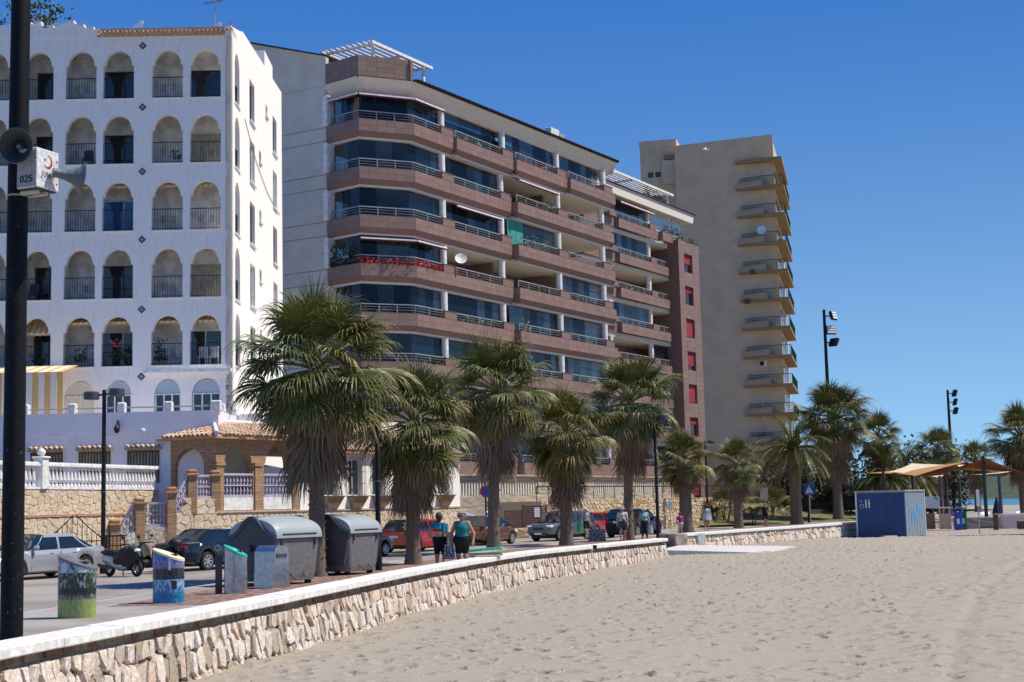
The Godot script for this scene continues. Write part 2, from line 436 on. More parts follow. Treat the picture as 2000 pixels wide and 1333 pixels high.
# ---------------------------------------------------------------- plan of the place (x, depth)
const WALL_LINE := [[-7.75, 9.0], [-7.05, 14.0], [-6.26, 18.74], [-4.79, 25.9], [-2.93, 36.4], [-0.49, 46.6], [1.64, 52.2], [5.78, 61.6]]
const WALL2_LINE := [[7.54, 69.5], [11.0, 75.2], [15.4, 82.4], [20.66, 91.2], [25.0, 98.5]]
const KERB_LINE := [[-14.5, 6.0], [-12.0, 20.0], [-10.2, 28.0], [-8.9, 36.0], [-7.2, 44.0], [-4.9, 52.0], [-2.7, 61.0], [0.6, 69.0], [4.0, 77.0], [8.6, 90.0], [13.8, 103.0], [25.0, 124.0], [60.0, 180.0]]
const PROM_EDGE := [[-7.75, 9.0], [-7.05, 14.0], [-6.26, 18.74], [-4.79, 25.9], [-2.93, 36.4], [-0.49, 46.6], [1.64, 52.2], [5.78, 61.6], [6.6, 65.5], [7.54, 69.5], [11.0, 75.2], [15.4, 82.4], [20.66, 91.2], [25.0, 98.5], [40.0, 120.0], [80.0, 185.0]]

func spline(pts: Array, step: float) -> PackedVector2Array:
	var cv := Curve2D.new()
	cv.bake_interval = 0.05
	for i in pts.size():
		var p := Vector2(pts[i][0], pts[i][1])
		var a := Vector2(pts[max(i - 1, 0)][0], pts[max(i - 1, 0)][1]); var b := Vector2(pts[min(i + 1, pts.size() - 1)][0], pts[min(i + 1, pts.size() - 1)][1])
		var t := (b - a).normalized()
		cv.add_point(p, -t * p.distance_to(a) * 0.3, t * p.distance_to(b) * 0.3)
	var out := PackedVector2Array()
	var len := cv.get_baked_length()
	var k := int(ceil(len / step))
	for i in k + 1:
		out.append(cv.sample_baked(len * i / k, true))
	return out

class Path:                                   # arc-length walk along a line on the ground
	var p: PackedVector2Array
	var at := PackedFloat32Array()
	func _init(pts: PackedVector2Array) -> void:
		p = pts
		at.append(0.0)
		for i in range(1, p.size()): at.append(at[i - 1] + p[i].distance_to(p[i - 1]))
	func length() -> float: return at[at.size() - 1]
	func seg(s: float) -> int: return clampi(at.bsearch(s) - 1, 0, p.size() - 2)
	func pos(s: float, o: float, y: float) -> Vector3:          # o: out to the right of the walking direction
		var i := seg(s)
		var q := p[i].lerp(p[i + 1], (s - at[i]) / (at[i + 1] - at[i]))
		var d := (p[i + 1] - p[i]).normalized()
		return Vector3(q.x + d.y * o, y, -(q.y - d.x * o))

func voronoi(seeds: PackedVector2Array, reach: float) -> Array:
	var order := range(seeds.size())
	order.sort_custom(func(a, b): return seeds[a].x < seeds[b].x)
	var cells := []
	cells.resize(seeds.size())
	for oi in order.size():
		var i: int = order[oi]
		var c := seeds[i]
		var poly := PackedVector2Array([c + Vector2(-reach, -reach) * 0.8, c + Vector2(reach, -reach) * 0.8, c + Vector2(reach, reach) * 0.8, c + Vector2(-reach, reach) * 0.8])
		for dir in [-1, 1]:
			var oj: int = oi + dir
			while oj >= 0 and oj < order.size() and abs(seeds[order[oj]].x - c.x) < reach * 1.4:
				var q := seeds[order[oj]]
				oj += dir
				if abs(q.y - c.y) > reach * 1.4: continue
				poly = clip(poly, (c + q) / 2, (q - c))
		cells[i] = poly
	return cells

func clip(poly: PackedVector2Array, at: Vector2, nrm: Vector2) -> PackedVector2Array:   # keep the side away from nrm
	var out := PackedVector2Array()
	for i in poly.size():
		var a := poly[i]; var b := poly[(i + 1) % poly.size()]
		var da := (a - at).dot(nrm); var db := (b - at).dot(nrm)
		if da <= 0: out.append(a)
		if (da < 0 and db > 0) or (da > 0 and db < 0): out.append(a.lerp(b, da / (da - db)))
	return out

func stone_mesh(b: B, poly: PackedVector2Array, gap: float, high: float, place: Callable) -> bool:
	# one stone: a rough cushion on the polygon; place(s, y, o) sets it into the wall
	var c := Vector2.ZERO
	for q in poly: c += q
	c /= max(poly.size(), 1)
	var size := 0.0
	for q in poly: size += q.distance_to(c)
	size /= max(poly.size(), 1)
	if poly.size() < 3 or size < gap * 1.6: return false
	var r0 := []; var r1 := []
	var tilt := Vector2(rng.randf_range(-0.25, 0.25), rng.randf_range(-0.35, 0.15)) * high / size
	for q in poly:
		var d: Vector2 = q - c
		var k: float = max(0.2, 1.0 - gap / d.length())
		r0.append(place.call(c.x + d.x * k, c.y + d.y * k, -0.02))
		var e := d * k * rng.randf_range(0.8, 0.97)
		r1.append(place.call(c.x + e.x, c.y + e.y, high * rng.randf_range(0.8, 1.0) + e.dot(tilt) * 1.6))
	var top: Vector3 = place.call(c.x + rng.randf_range(-0.2, 0.2) * size, c.y + rng.randf_range(-0.2, 0.2) * size, high * rng.randf_range(0.85, 1.1))
	var back: Vector3 = place.call(c.x, c.y, -1.0)
	for i in poly.size():
		var j := (i + 1) % poly.size()
		b._out(back, [r0[i], r0[j], r1[j], r1[i]])
		b._out(back, [r1[i], r1[j], top])
	return true

func stone_face(parent: Node3D, w: float, y0: float, y1: float, cell: Vector2, shear: float, gap: float, high: float, mats: Array, place: Callable, y_top = null, limit := 290) -> void:
	# fills the face 0..w by y0..y1 with stones: single ones up to the limit, the rest joined
	var seeds := PackedVector2Array()
	var nx := int(ceil(w / cell.x)); var ny := int(ceil((y1 - y0) / cell.y)) + 1
	for i in range(-1, nx + 1):
		for j in range(-1, ny + 1):
			seeds.append(Vector2(i + (0.5 if j % 2 else 0.0) + rng.randf_range(-0.36, 0.36), j + rng.randf_range(-0.34, 0.34)))
	var cells := voronoi(seeds, 2.6)
	var rest := {}
	var made := 0
	var order := range(cells.size())
	order.sort_custom(func(a, b): return seeds[a].x < seeds[b].x)
	for k in order:
		var poly := PackedVector2Array()
		for q: Vector2 in cells[k]:
			poly.append(Vector2((q.x + q.y * shear) * cell.x, y0 + q.y * cell.y))
		poly = clip(poly, Vector2(0, 0), Vector2(-1, 0)); poly = clip(poly, Vector2(w, 0), Vector2(1, 0))
		var top := y1
		if y_top != null: top = y_top.call(clamp(poly[0].x if poly.size() else 0.0, 0.0, w))
		poly = clip(poly, Vector2(0, top), Vector2(0, 1)); poly = clip(poly, Vector2(0, y0), Vector2(0, -1))
		if poly.size() < 3: continue
		var m: Material = mats[rng.randi() % mats.size()]
		if made < limit:
			var b := B.new()
			if stone_mesh(b, poly, gap, high * rng.randf_range(0.6, 1.3), place):
				part(parent, "stone", b, m)
				made += 1
		else:
			if not rest.has(m): rest[m] = B.new()
			stone_mesh(rest[m], poly, gap, high * rng.randf_range(0.6, 1.3), place)
	for m in rest:
		if rest[m].v.size(): part(parent, "distant_stones", rest[m], m, Vector3.ZERO, "stuff")

# ---------------------------------------------------------------- ground
var sn1 := FastNoiseLite.new()
var sn2 := FastNoiseLite.new()
var prints := {}                # footprints by half-metre cell: [middle, direction, half length, half width, depth]
func sand_y(x: float, d: float) -> float:
	var y := -0.5
	y += 0.24 * smoothstep(48.0, 64.0, d) * (1.0 - smoothstep(80.0, 92.0, d)) * (1.0 - smoothstep(2.0, 14.0, x - (d - 46.6) * 0.52))
	y += sn2.get_noise_2d(x, d) * 0.07
	if d < 150: 
		y += sn1.get_noise_2d(x, d) * 0.016
		var ci := int(floor(x / 0.5)); var cj := int(floor(d / 0.5))
		for a in range(ci - 1, ci + 2):
			for e in range(cj - 1, cj + 2):
				var f = prints.get(a * 4096 + e)
				if f == null: continue
				var q = Vector2(x, d) - f[0]
				var u: float = q.dot(f[1]) / f[2]; var v: float = q.cross(f[1]) / f[3]
				var r := sqrt(u * u + v * v)
				y += f[4] * (0.35 * smoothstep(1.7, 1.15, r) * smoothstep(0.75, 1.1, r) - smoothstep(1.0, 0.55, r))
		var lane := absf(absf(x - (8.1 + 0.346 * (d - 25.0) + 0.002 * (d - 30.0) * (d - 30.0))) - 0.75)     # wheel tracks
		y -= 0.05 * smoothstep(0.24, 0.1, lane) * (0.75 + 0.25 * sin(d * 9.0))
	y -= 1.6 * smoothstep(330.0, 420.0, d)
	return y

func build_ground() -> void:
	sn1.frequency = 1.6; sn1.fractal_octaves = 3; sn1.seed = 4
	sn2.frequency = 0.11; sn2.fractal_octaves = 2; sn2.seed = 9
	var fr := RandomNumberGenerator.new(); fr.seed = 12
	for a in range(-20, 110):
		for e in range(20, 210):
			var c := Vector2(a + fr.randf(), e + fr.randf()) * 0.5
			var busy := sn2.get_noise_2d(c.x * 1.7 + 40.0, c.y * 1.7)
			if fr.randf() < 0.7 + 0.5 * busy:
				var g := fr.randf() * TAU
				prints[a * 4096 + e] = [c, Vector2(cos(g), sin(g)), fr.randf_range(0.12, 0.24), fr.randf_range(0.07, 0.13), fr.randf_range(0.05, 0.13)]
	var xs := []; var ds := []
	var x := -0.6
	while x < 190.0:
		xs.append(x)
		x += 0.075 if x < 12 else (0.13 if x < 22 else (0.5 if x < 34 else 8.0))
	var d := 10.0
	while d < 425.0:
		ds.append(d)
		d += 0.085 if d < 34 else (0.12 if d < 58 else (0.25 if d < 95 else (2.0 if d < 150 else 12.0)))
	var st := PackedVector3Array(); var idx := PackedInt32Array(); var nr := PackedVector3Array()
	var walk := spline(PROM_EDGE, 1.0)
	for j in ds.size():
		var e := edge_at(walk, ds[j])
		for i in xs.size():
			st.append(Vector3(e + xs[i], sand_y(e + xs[i], ds[j]), -ds[j]))
	var nx := xs.size()
	for j in ds.size():
		for i in nx:
			var a := st[j * nx + max(i - 1, 0)]; var b := st[j * nx + min(i + 1, nx - 1)]
			var c := st[max(j - 1, 0) * nx + i]; var e := st[min(j + 1, ds.size() - 1) * nx + i]
			nr.append((b - a).cross(e - c).normalized())
			if i < nx - 1 and j < ds.size() - 1:
				var k := j * nx + i
				idx.append_array([k, k + nx, k + 1, k + 1, k + nx, k + nx + 1])
	var arr := []
	arr.resize(Mesh.ARRAY_MAX)
	arr[Mesh.ARRAY_VERTEX] = st; arr[Mesh.ARRAY_NORMAL] = nr; arr[Mesh.ARRAY_INDEX] = idx
	var am := ArrayMesh.new()
	am.add_surface_from_arrays(Mesh.PRIMITIVE_TRIANGLES, arr)
	structure("beach_sand", am, M.sand)
	# road, promenade, kerb
	var kerb := spline(KERB_LINE, 1.0)
	var b := B.new()
	for i in kerb.size() - 1:
		b.quad(P(-220, kerb[i].y), P(kerb[i].x + 0.05, kerb[i].y), P(kerb[i + 1].x + 0.05, kerb[i + 1].y), P(-220, kerb[i + 1].y))
	structure("road", b, M.road)
	b = B.new()
	var kp := Path.new(kerb)
	var wp := Path.new(spline(PROM_EDGE, 1.0))
	var red := B.new()
	var s := 0.0
	while s < min(kp.length(), 190.0):
		var d0: float = kp.pos(s, 0, 0).z; var a0 := kp.pos(s, 0.16, 0.12); var a1 := kp.pos(s + 1.0, 0.16, 0.12)
		var c0 := edge_at(wp.p, -a0.z) - 0.25; var c1 := edge_at(wp.p, -a1.z) - 0.25
		var e0 := Vector3(c0, 0.12, a0.z); var e1 := Vector3(c1, 0.12, a1.z)
		b.quad(a0, e0, e1, a1)
		# the red strip under the palms and along the wall
		if -a0.z > 30 and -a0.z < 110:
			var w: float = (e0.x - a0.x)
			red.quad(Vector3(a0.x + w * 0.2, 0.124, a0.z), Vector3(e0.x - 0.02, 0.124, e0.z), Vector3(e1.x - 0.02, 0.124, e1.z), Vector3(a1.x + w * 0.2, 0.124, a1.z))
		s += 1.0
	structure("promenade", b, M.pavement)
	var skirt := B.new()
	s = 0.0
	while s < wp.length() - 1.0:
		skirt.quad(wp.pos(s, -0.25, -0.9), wp.pos(s + 1.0, -0.25, -0.9), wp.pos(s + 1.0, -0.25, 0.12), wp.pos(s, -0.25, 0.12))
		s += 1.0
	structure("promenade_edge", skirt, M.pale_paving)
	structure("red_paving_strip", red, M.red_paving)
	b = B.new()
	s = 0.0
	while s < min(kp.length() - 1.5, 190.0):
		b.quad(kp.pos(s, 0.0, -0.05), kp.pos(s + 1, 0.0, -0.05), kp.pos(s + 1, 0.02, 0.115), kp.pos(s, 0.02, 0.115))
		b.quad(kp.pos(s, 0.02, 0.115), kp.pos(s + 1, 0.02, 0.115), kp.pos(s + 1, 0.17, 0.123), kp.pos(s, 0.17, 0.123))
		s += 1.0
	structure("kerb", b, M.concrete)
	b = B.new()
	b.bb(P(24.6, 110, -0.9), P(75, 86.5, -0.37))
	structure("lower_pavement", b, M.pale_paving)
	b = B.new()
	b.quad(P(-700, -5, -0.8), P(60, -5, -0.8), P(60, 700, -0.8), P(-700, 700, -0.8))
	structure("ground", b, M.road)
	b = B.new()
	b.quad(P(-300, 300, -1.7), P(4000, 300, -1.7), P(4000, 6000, -1.7), P(-300, 6000, -1.7))
	structure("sea", b, M.sea)
	# the far coast across the bay
	b = B.new()
	var hn := FastNoiseLite.new(); hn.frequency = 0.004; hn.seed = 6; hn.fractal_octaves = 5
	var W := 90; var D := 14
	var hp := func(i: int, j: int):
		var px := -200.0 + i * 18.0; var dd := 1100.0 + j * 55.0
		var k := float(j) / D
		return P(px, dd, -1.75 + smoothstep(0.0, 0.5, k) * (5.0 + 34.0 * smoothstep(330.0, 560.0, px) + 14.0 * hn.get_noise_2d(px, dd)) * (1.0 - 0.3 * k))
	for i in W:
		for j in D:
			b.quad(hp.call(i, j), hp.call(i + 1, j), hp.call(i + 1, j + 1), hp.call(i, j + 1))
	structure("far_hill", b, M.hill)

func edge_at(p: PackedVector2Array, d: float) -> float:
	for i in p.size() - 1:
		if d >= p[i].y and d <= p[i + 1].y: return lerp(p[i].x, p[i + 1].x, (d - p[i].y) / (p[i + 1].y - p[i].y))
	return p[0].x if d < p[0].y else p[p.size() - 1].x

# ---------------------------------------------------------------- the low walls along the sand
func beach_wall(line: Array, label: String, cell: Vector2, high: float, y0: float, bricks: bool) -> void:
	var path := Path.new(spline(line, 0.4))
	var root := thing("beach_wall", label, "stone wall")
	var L := path.length()
	var b := B.new()
	var s := 0.0
	var FACE := 0.46
	while s < L - 0.01:
		var e: float = min(s + 0.5, L)
		var q := func(ss, o, y): return path.pos(ss, o, y)
		b.quad(q.call(s, FACE, y0), q.call(e, FACE, y0), q.call(e, FACE, 0.365), q.call(s, FACE, 0.365))
		b.quad(q.call(e, 0.06, y0), q.call(s, 0.06, y0), q.call(s, 0.06, 0.365), q.call(e, 0.06, 0.365))
		s = e
	for e in [0.0, L]:
		b.quad(path.pos(e, 0.06, y0), path.pos(e, FACE, y0), path.pos(e, FACE, 0.365), path.pos(e, 0.06, 0.365))
	part(root, "core", b, M.mortar)
	s = 0.0                                                    # white coping, slab by slab
	var long := 1.62
	while s < L - 0.05:
		var e: float = min(s + long, L)
		b = B.new()
		var g := 0.006
		var sag := rng.randf_range(-0.004, 0.004)
		var broken := bricks and s > 44.4 and s < 46.1
		var prof := [Vector2(0.0, 0.37), Vector2(0.59, 0.37), Vector2(0.6, 0.385), Vector2(0.6, 0.488), Vector2(0.585, 0.5), Vector2(0.015, 0.506), Vector2(0.0, 0.492)]
		var k := 4
		for i in k:
			var s0: float = lerp(s + g, e - g, float(i) / k); var s1: float = lerp(s + g, e - g, float(i + 1) / k)
			for j in prof.size():
				var p0: Vector2 = prof[j]; var p1: Vector2 = prof[(j + 1) % prof.size()]
				if broken and i == 1:
					if p0.x > 0.3: p0.x = 0.42
					if p1.x > 0.3: p1.x = 0.42
				b.quad(path.pos(s0, p0.x, p0.y + sag), path.pos(s0, p1.x, p1.y + sag), path.pos(s1, p1.x, p1.y + sag), path.pos(s1, p0.x, p0.y + sag))
		for end in [s + g, e - g]:
			for j in range(1, prof.size() - 1):
				b._out(path.pos((s + e) / 2, 0.3, 0.43), [path.pos(end, prof[0].x, prof[0].y + sag), path.pos(end, prof[j].x, prof[j].y + sag), path.pos(end, prof[j + 1].x, prof[j + 1].y + sag)])
		part(root, "coping_slab", b, M.coping)
		s = e
	var ytop := 0.36
	if bricks:                                                 # the broken brick course under the coping
		s = 0.1
		while s < L - 0.3:
			var len := rng.randf_range(0.2, 0.27)
			b = B.new()
			var o := FACE + rng.randf_range(-0.01, 0.05)
			var h := rng.randf_range(0.075, 0.095)
			if rng.randf() < 0.9:
				b._out(path.pos(s + len / 2, FACE - 0.1, 0.32), [path.pos(s + 0.01, o, 0.36 - h), path.pos(s + len, o, 0.36 - h), path.pos(s + len, o, 0.362), path.pos(s + 0.01, o, 0.362)])
				for q in [[0.01, 0.01], [len, len]]:
					b._out(path.pos(s + len / 2, FACE - 0.1, 0.32), [path.pos(s + q[0], FACE - 0.02, 0.36 - h), path.pos(s + q[0], o, 0.36 - h), path.pos(s + q[0], o, 0.362), path.pos(s + q[0], FACE - 0.02, 0.362)])
				b._out(path.pos(s + len / 2, FACE - 0.1, 0.34), [path.pos(s + 0.01, FACE - 0.02, 0.36 - h), path.pos(s + len, FACE - 0.02, 0.36 - h), path.pos(s + len, o, 0.36 - h), path.pos(s + 0.01, o, 0.36 - h)])
				part(root, "brick", b, M.wall_brick if rng.randf() < 0.6 else M.mortar)
			s += len + 0.012
		ytop = 0.25
	var mats := [M.rock0, M.rock1, M.rock2, M.rock3, M.rock4, M.rock5, M.rock1, M.rock0]
	stone_face(root, L, y0, ytop, cell, 0.35, 0.024, high, mats, func(ss, y, o): return path.pos(clamp(ss, 0.0, L), FACE + o + max(0.0, 0.25 - y) * 0.14, y))
	
func build_beach_walls() -> void:
	beach_wall(WALL_LINE, "long low wall of rough pale stones under a white coping, nearest to the sand", Vector2(0.25, 0.4), 0.075, -0.62, true)
	beach_wall(WALL2_LINE, "low stone wall with white coping between the gap and the blue cabin", Vector2(0.36, 0.42), 0.07, -0.55, false)
	var slab := thing("concrete_ramp", "white concrete slab lying on the sand at the gap in the wall", "ramp")
	var b := B.new()
	var up := [P(6.0, 62.6, -0.02), P(7.7, 69.0, -0.02), P(13.2, 69.5, -0.22), P(10.6, 62.2, -0.24)]
	var dn := []
	for q: Vector3 in up: dn.append(q - Vector3(0, 0.24, 0))
	b._out(dn[0], [up[0], up[1], up[2], up[3]])
	for i in 4: b._out((up[0] + dn[2]) / 2, [up[i], up[(i + 1) % 4], dn[(i + 1) % 4], dn[i]])
	part(slab, "slab", b, M.concrete)
	for e in [[P(7.35, 69.0), "cream block ending the second wall beside the gap"], [P(8.6, 70.7), "grey block against the second wall beside the slab"]]:
		b = B.new()
		b.cbox(Vector3(0, 0.1, 0), Vector3(0.75, 0.85, 1.3) if taken.get("wall_end_block", -1) < 0 else Vector3(0.5, 0.8, 1.0), 0.04)
		var o := thing("wall_end_block", e[1], "block", e[0], 32)
		part(o, "block", b, M.pale_paving if taken.wall_end_block == 0 else M.concrete)
	for e in [[P(15.6, 79.0, -0.42), 1.25, "dark flat stone lying at the foot of the second wall"], [P(22.0, 86.6, -0.5), 0.9, "flat stone step in front of the blue cabin"]]:
		b = B.new()
		b.cbox(Vector3(0, 0.08, 0), Vector3(e[1], 0.26, 0.5), 0.05)
		var o := thing("flat_stone", e[2], "stone", e[0], 20)
		part(o, "stone_block", b, M.rock3)

# ---------------------------------------------------------------- white apartment house with arched balconies
func arch_bay(xl: float, xr: float, y0: float, y1: float, ol: float, orr: float, spring: float, rise: float, inset: float) -> PackedVector2Array:
	var q := PackedVector2Array([Vector2(xl, y0), Vector2(ol, y0), Vector2(ol, spring)])
	var c := (ol + orr) / 2; var r := (orr - ol) / 2 - inset
	for i in 15:
		var a := PI - PI * i / 14.0
		q.append(Vector2(c + cos(a) * r, spring + 0.001 + sin(a) * rise))
	q.append_array([Vector2(orr, spring), Vector2(orr, y0), Vector2(xr, y0), Vector2(xr, y1), Vector2(xl, y1)])
	return q

func tile_row(parent: Node3D, called: String, x0: float, x1: float, at: Vector3, along: Vector3, down: Vector3, pitch: float, long: float, mats: Array, single := true) -> void:
	# half-round roof tiles side by side from at, each running downhill
	var k := int(round((x1 - x0) / pitch))
	var r := pitch * 0.46
	var nrm := along.cross(down).normalized()
	if nrm.y < 0: nrm = -nrm
	var joined := B.new()
	for i in k:
		var b := B.new() if single else joined
		var o := at + along * (x0 + (i + 0.5) * pitch) + nrm * rng.randf_range(0, 0.012) + down * rng.randf_range(-0.02, 0.02)
		for j in 6:
			var a0 := PI * j / 6; var a1 := PI * (j + 1) / 6
			var f := func(a, t, rr): return o + along * (cos(a) * rr) + nrm * (sin(a) * rr) + down * t
			b.quad(f.call(a0, 0.0, r * 0.86), f.call(a0, long, r), f.call(a1, long, r), f.call(a1, 0.0, r * 0.86))
			b.quad(f.call(a0, long, r), f.call(a0, long, r - 0.018), f.call(a1, long, r - 0.018), f.call(a1, long, r))
			b.quad(f.call(a1, 0.0, r * 0.86 - 0.018), f.call(a1, long, r - 0.018), f.call(a0, long, r - 0.018), f.call(a0, 0.0, r * 0.86 - 0.018))
		if single: part(parent, called, b, mats[rng.randi() % mats.size()])
	if not single and joined.v.size(): part(parent, called, joined, mats[0], Vector3.ZERO, "stuff")

func iron_rail(b: B, p0: Vector3, p1: Vector3, h: float, step := 0.115) -> void:
	b.bar(p0 + Vector3(0, h, 0), p1 + Vector3(0, h, 0), 0.045, 0.03)
	b.bar(p0 + Vector3(0, 0.07, 0), p1 + Vector3(0, 0.07, 0), 0.03, 0.02)
	var k := int(p0.distance_to(p1) / step)
	for i in k + 1:
		var q := p0.lerp(p1, float(i) / k)
		b.bar(q + Vector3(0, 0.0, 0), q + Vector3(0, h, 0), 0.016)

func flat_ring(b: B, c: Vector3, r: float, t: float) -> void:
	for i in 10:
		var a := TAU * i / 10; var e := TAU * (i + 1) / 10
		b.bar(c + Vector3(cos(a) * r, sin(a) * r, 0), c + Vector3(cos(e) * r, sin(e) * r, 0), t)

func window_set(parent: Node3D, called: String, x0: float, x1: float, y0: float, y1: float, z: float, frame: Material, glass: Material, cols := 2, fw := 0.06) -> Node3D:
	# a framed window: the frame is the part, each pane a piece of it
	var b := B.new()
	b.bb(Vector3(x0, y0, z - 0.06), Vector3(x1, y0 + fw, z)); b.bb(Vector3(x0, y1 - fw, z - 0.06), Vector3(x1, y1, z))
	for i in cols + 1:
		var xx: float = lerp(x0, x1 - fw, float(i) / cols)
		b.bb(Vector3(xx, y0 + fw, z - 0.058), Vector3(xx + fw, y1 - fw, z - 0.003))
	var o := part(parent, called, b, frame)
	for i in cols:
		var a: float = lerp(x0, x1 - fw, float(i) / cols) + fw; var e: float = lerp(x0, x1 - fw, float(i + 1) / cols)
		b = B.new()
		b.bb(Vector3(a, y0 + fw, z - 0.035), Vector3(e, y1 - fw, z - 0.025))
		part(o, "pane", b, glass)
	return o

func turned(at: Vector3, yaw: float) -> Transform3D:
	return Transform3D(Basis(Vector3.UP, deg_to_rad(yaw)), at)

func sub(parent: Node3D, called: String, at: Vector3, yaw: float) -> Node3D:
	var o := Node3D.new()
	o.name = called
	parent.add_child(o, true)
	o.position = at; o.rotation_degrees.y = yaw
	return o

func build_white_house() -> void:
	var w := thing("white_apartment_house", "white apartment house with rows of arched balconies and black railings", "building", P(-12.6, 65.0), 1.2)
	var F := [8.65, 11.72, 14.82, 17.93, 20.99]
	var OPEN := [[-11.5, -10.13], [-9.51, -8.14], [-7.58, -6.18], [-5.87, -4.47], [-3.64, -2.23], [-1.91, -0.5]]
	var EDGE := [-16.0, -9.82, -7.86, -6.02, -4.05, -2.07, 0.0]
	# front wall, bay by bay
	var b := B.new()
	for k in 5:
		var y1: float = F[k + 1] if k < 4 else 23.9
		for i in 6:
			b.prism(arch_bay(EDGE[i], EDGE[i + 1], F[k], y1, OPEN[i][0], OPEN[i][1], F[k] + 1.57, 0.69, 0.09), -0.3, 0.0)
	# ground storey with glazed arches
	var LOW := [[-9.4, -8.1], [-7.5, -6.15], [-5.7, -4.5], [-3.5, -2.3], [-1.82, -0.52]]
	var LE := [-16.0, -7.8, -5.9, -4.05, -2.07, 0.0]
	for i in 5:
		b.prism(arch_bay(LE[i], LE[i + 1], 4.4, 8.65, LOW[i][0], LOW[i][1], 7.4, 0.63, 0.03), -0.3, 0.0)
	part(w, "front_wall", b, M.white_wall)
	# the side towards the sea: arches at the front corner, windows behind
	b = B.new()
	b.x = turned(Vector3.ZERO, 90)
	for k in 5:
		b.prism(arch_bay(0.0, 2.9, F[k], F[k + 1] if k < 4 else 24.1, 0.85, 2.15, F[k] + 1.75, 0.72, 0.0), -0.3, 0.0)
	var holes := []
	for k in 5:
		holes.append(Rect2(5.1, F[k] + 0.3, 1.55, 2.1))
		holes.append(Rect2(13.0, F[k] + 0.66 if k > 0 else F[k] + 0.9, 1.5, 2.05))
		holes.append(Rect2(8.1 if k < 4 else 10.4, F[k] + 1.95, 0.7, 0.65))
	b.panel(2.9, 16.6, 4.4, 24.5, 0.0, 0.3, holes)
	b.panel(0.0, 2.9, 4.4, 8.65, 0.0, 0.3, [])
	b.prism(PackedVector2Array([Vector2(2.9, 24.5), Vector2(16.6, 24.5), Vector2(16.6, 26.0), Vector2(3.0, 25.1)]), -0.3, 0.0)
	b.prism(PackedVector2Array([Vector2(0.0, 24.1), Vector2(2.9, 24.1), Vector2(2.9, 25.0), Vector2(0.0, 24.3)]), -0.3, 0.0)
	part(w, "side_wall", b, M.white_wall)
	for k in 5:
		for e in [[5.1, 6.65, F[k] + 0.3, 2.1, 2], [13.0, 14.5, F[k] + 0.66 if k > 0 else F[k] + 0.9, 2.05, 2], [8.1 if k < 4 else 10.4, 8.8 if k < 4 else 11.1, F[k] + 1.95, 0.65, 1]]:
			var win := sub(w, "window", Vector3.ZERO, 90)
			window_set(win, "window_frame", e[0] + 0.01, e[1] - 0.01, e[2] + 0.01, e[2] + e[3] - 0.01, -0.16, M.white_paint if (k + e[4]) % 2 else M.iron_grey, M.dark_glass, e[4])
			b = B.new()
			b.bb(Vector3(e[0] - 0.08, e[2] - 0.07, -0.1), Vector3(e[1] + 0.08, e[2] - 0.004, 0.1))
			part(win, "sill", b, M.white_paint)
		b = B.new()
		b.x = turned(Vector3.ZERO, 90)
		iron_rail(b, Vector3(0.85, F[k] + 0.02, -0.12), Vector3(2.15, F[k] + 0.02, -0.12), 0.98)
		part(w, "railing", b, M.iron)
		b = B.new()
		b.bb(Vector3(-0.2, F[k] - 0.07, -2.25), Vector3(0.06, F[k] - 0.003, -0.75))
		part(w, "sill", b, M.white_paint)
	# balcony floors, back walls, dividing walls
	b = B.new()
	for k in 6:
		var y: float = F[k] if k < 5 else 23.75
		b.bb(Vector3(-15.9, y - 0.35, -1.65), Vector3(-0.31, y - 0.01, -0.31))
	for k in 5:
		for xx in [-4.05, -7.86, -9.82]:
			b.bb(Vector3(xx - 0.12, F[k] - 0.01, -1.65), Vector3(xx + 0.12, F[k] + 2.75, -0.31))
	part(w, "balcony_floors", b, M.inner_wall)
	b = B.new()
	var dh := []
	for k in 5:
		for e in [[-9.4, -8.05], [-6.35, -4.3], [-2.45, -0.6]]:
			dh.append(Rect2(e[0], F[k], e[1] - e[0], 1.78))
	b.panel(-15.9, -0.31, 4.4, 23.5, -1.65, 0.2, dh)
	part(w, "back_wall", b, M.inner_wall)
	var look := {"00": [M.dark_glass, M.door_dark], "01": [M.dark_glass, M.white_paint], "02": [M.dark_glass, M.white_paint], "10": [M.dark_glass, M.iron_grey], "11": [M.dark_glass, M.door_dark], "12": [M.shutter, M.shutter], "20": [M.inner_wall, M.inner_wall], "21": [M.blue_glass, M.white_paint], "22": [M.inner_wall, M.white_paint], "30": [M.dark_glass, M.door_dark], "31": [M.dark_glass, M.door_dark], "32": [M.shutter, M.shutter], "40": [M.dark_glass, M.door_dark], "41": [M.dark_glass, M.door_dark], "42": [M.dark_glass, M.door_dark]}
	for k in 5:
		for j in 3:
			var e: Array = [[-9.4, -8.05], [-6.35, -4.3], [-2.45, -0.6]][j]
			var lk: Array = look["%d%d" % [k, j]]
			if k == 4 and j == 0: lk = look["10"]
			window_set(w, "balcony_door", e[0] + 0.01, e[1] - 0.01, F[k] + 0.01, F[k] + 1.77, -1.73, lk[1], lk[0], 2, 0.05)
	# railings and sills of the front openings
	for k in 5:
		for i in 6:
			b = B.new()
			var p0 := Vector3(OPEN[i][0], F[k] + 0.02, -0.14); var p1 := Vector3(OPEN[i][1], F[k] + 0.02, -0.14)
			iron_rail(b, p0, p1, 0.98)
			for t in [0.35, 0.68]:
				var c := p0.lerp(p1, t)
				flat_ring(b, c + Vector3(0, 0.4, 0.01), 0.07, 0.016); flat_ring(b, c + Vector3(0, 0.58, 0.01), 0.07, 0.016)
			part(w, "railing", b, M.iron)
			b = B.new()
			b.bb(Vector3(OPEN[i][0] - 0.04, F[k] - 0.05, -0.29), Vector3(OPEN[i][1] + 0.04, F[k] - 0.002, 0.035))
			part(w, "sill", b, M.white_wall)
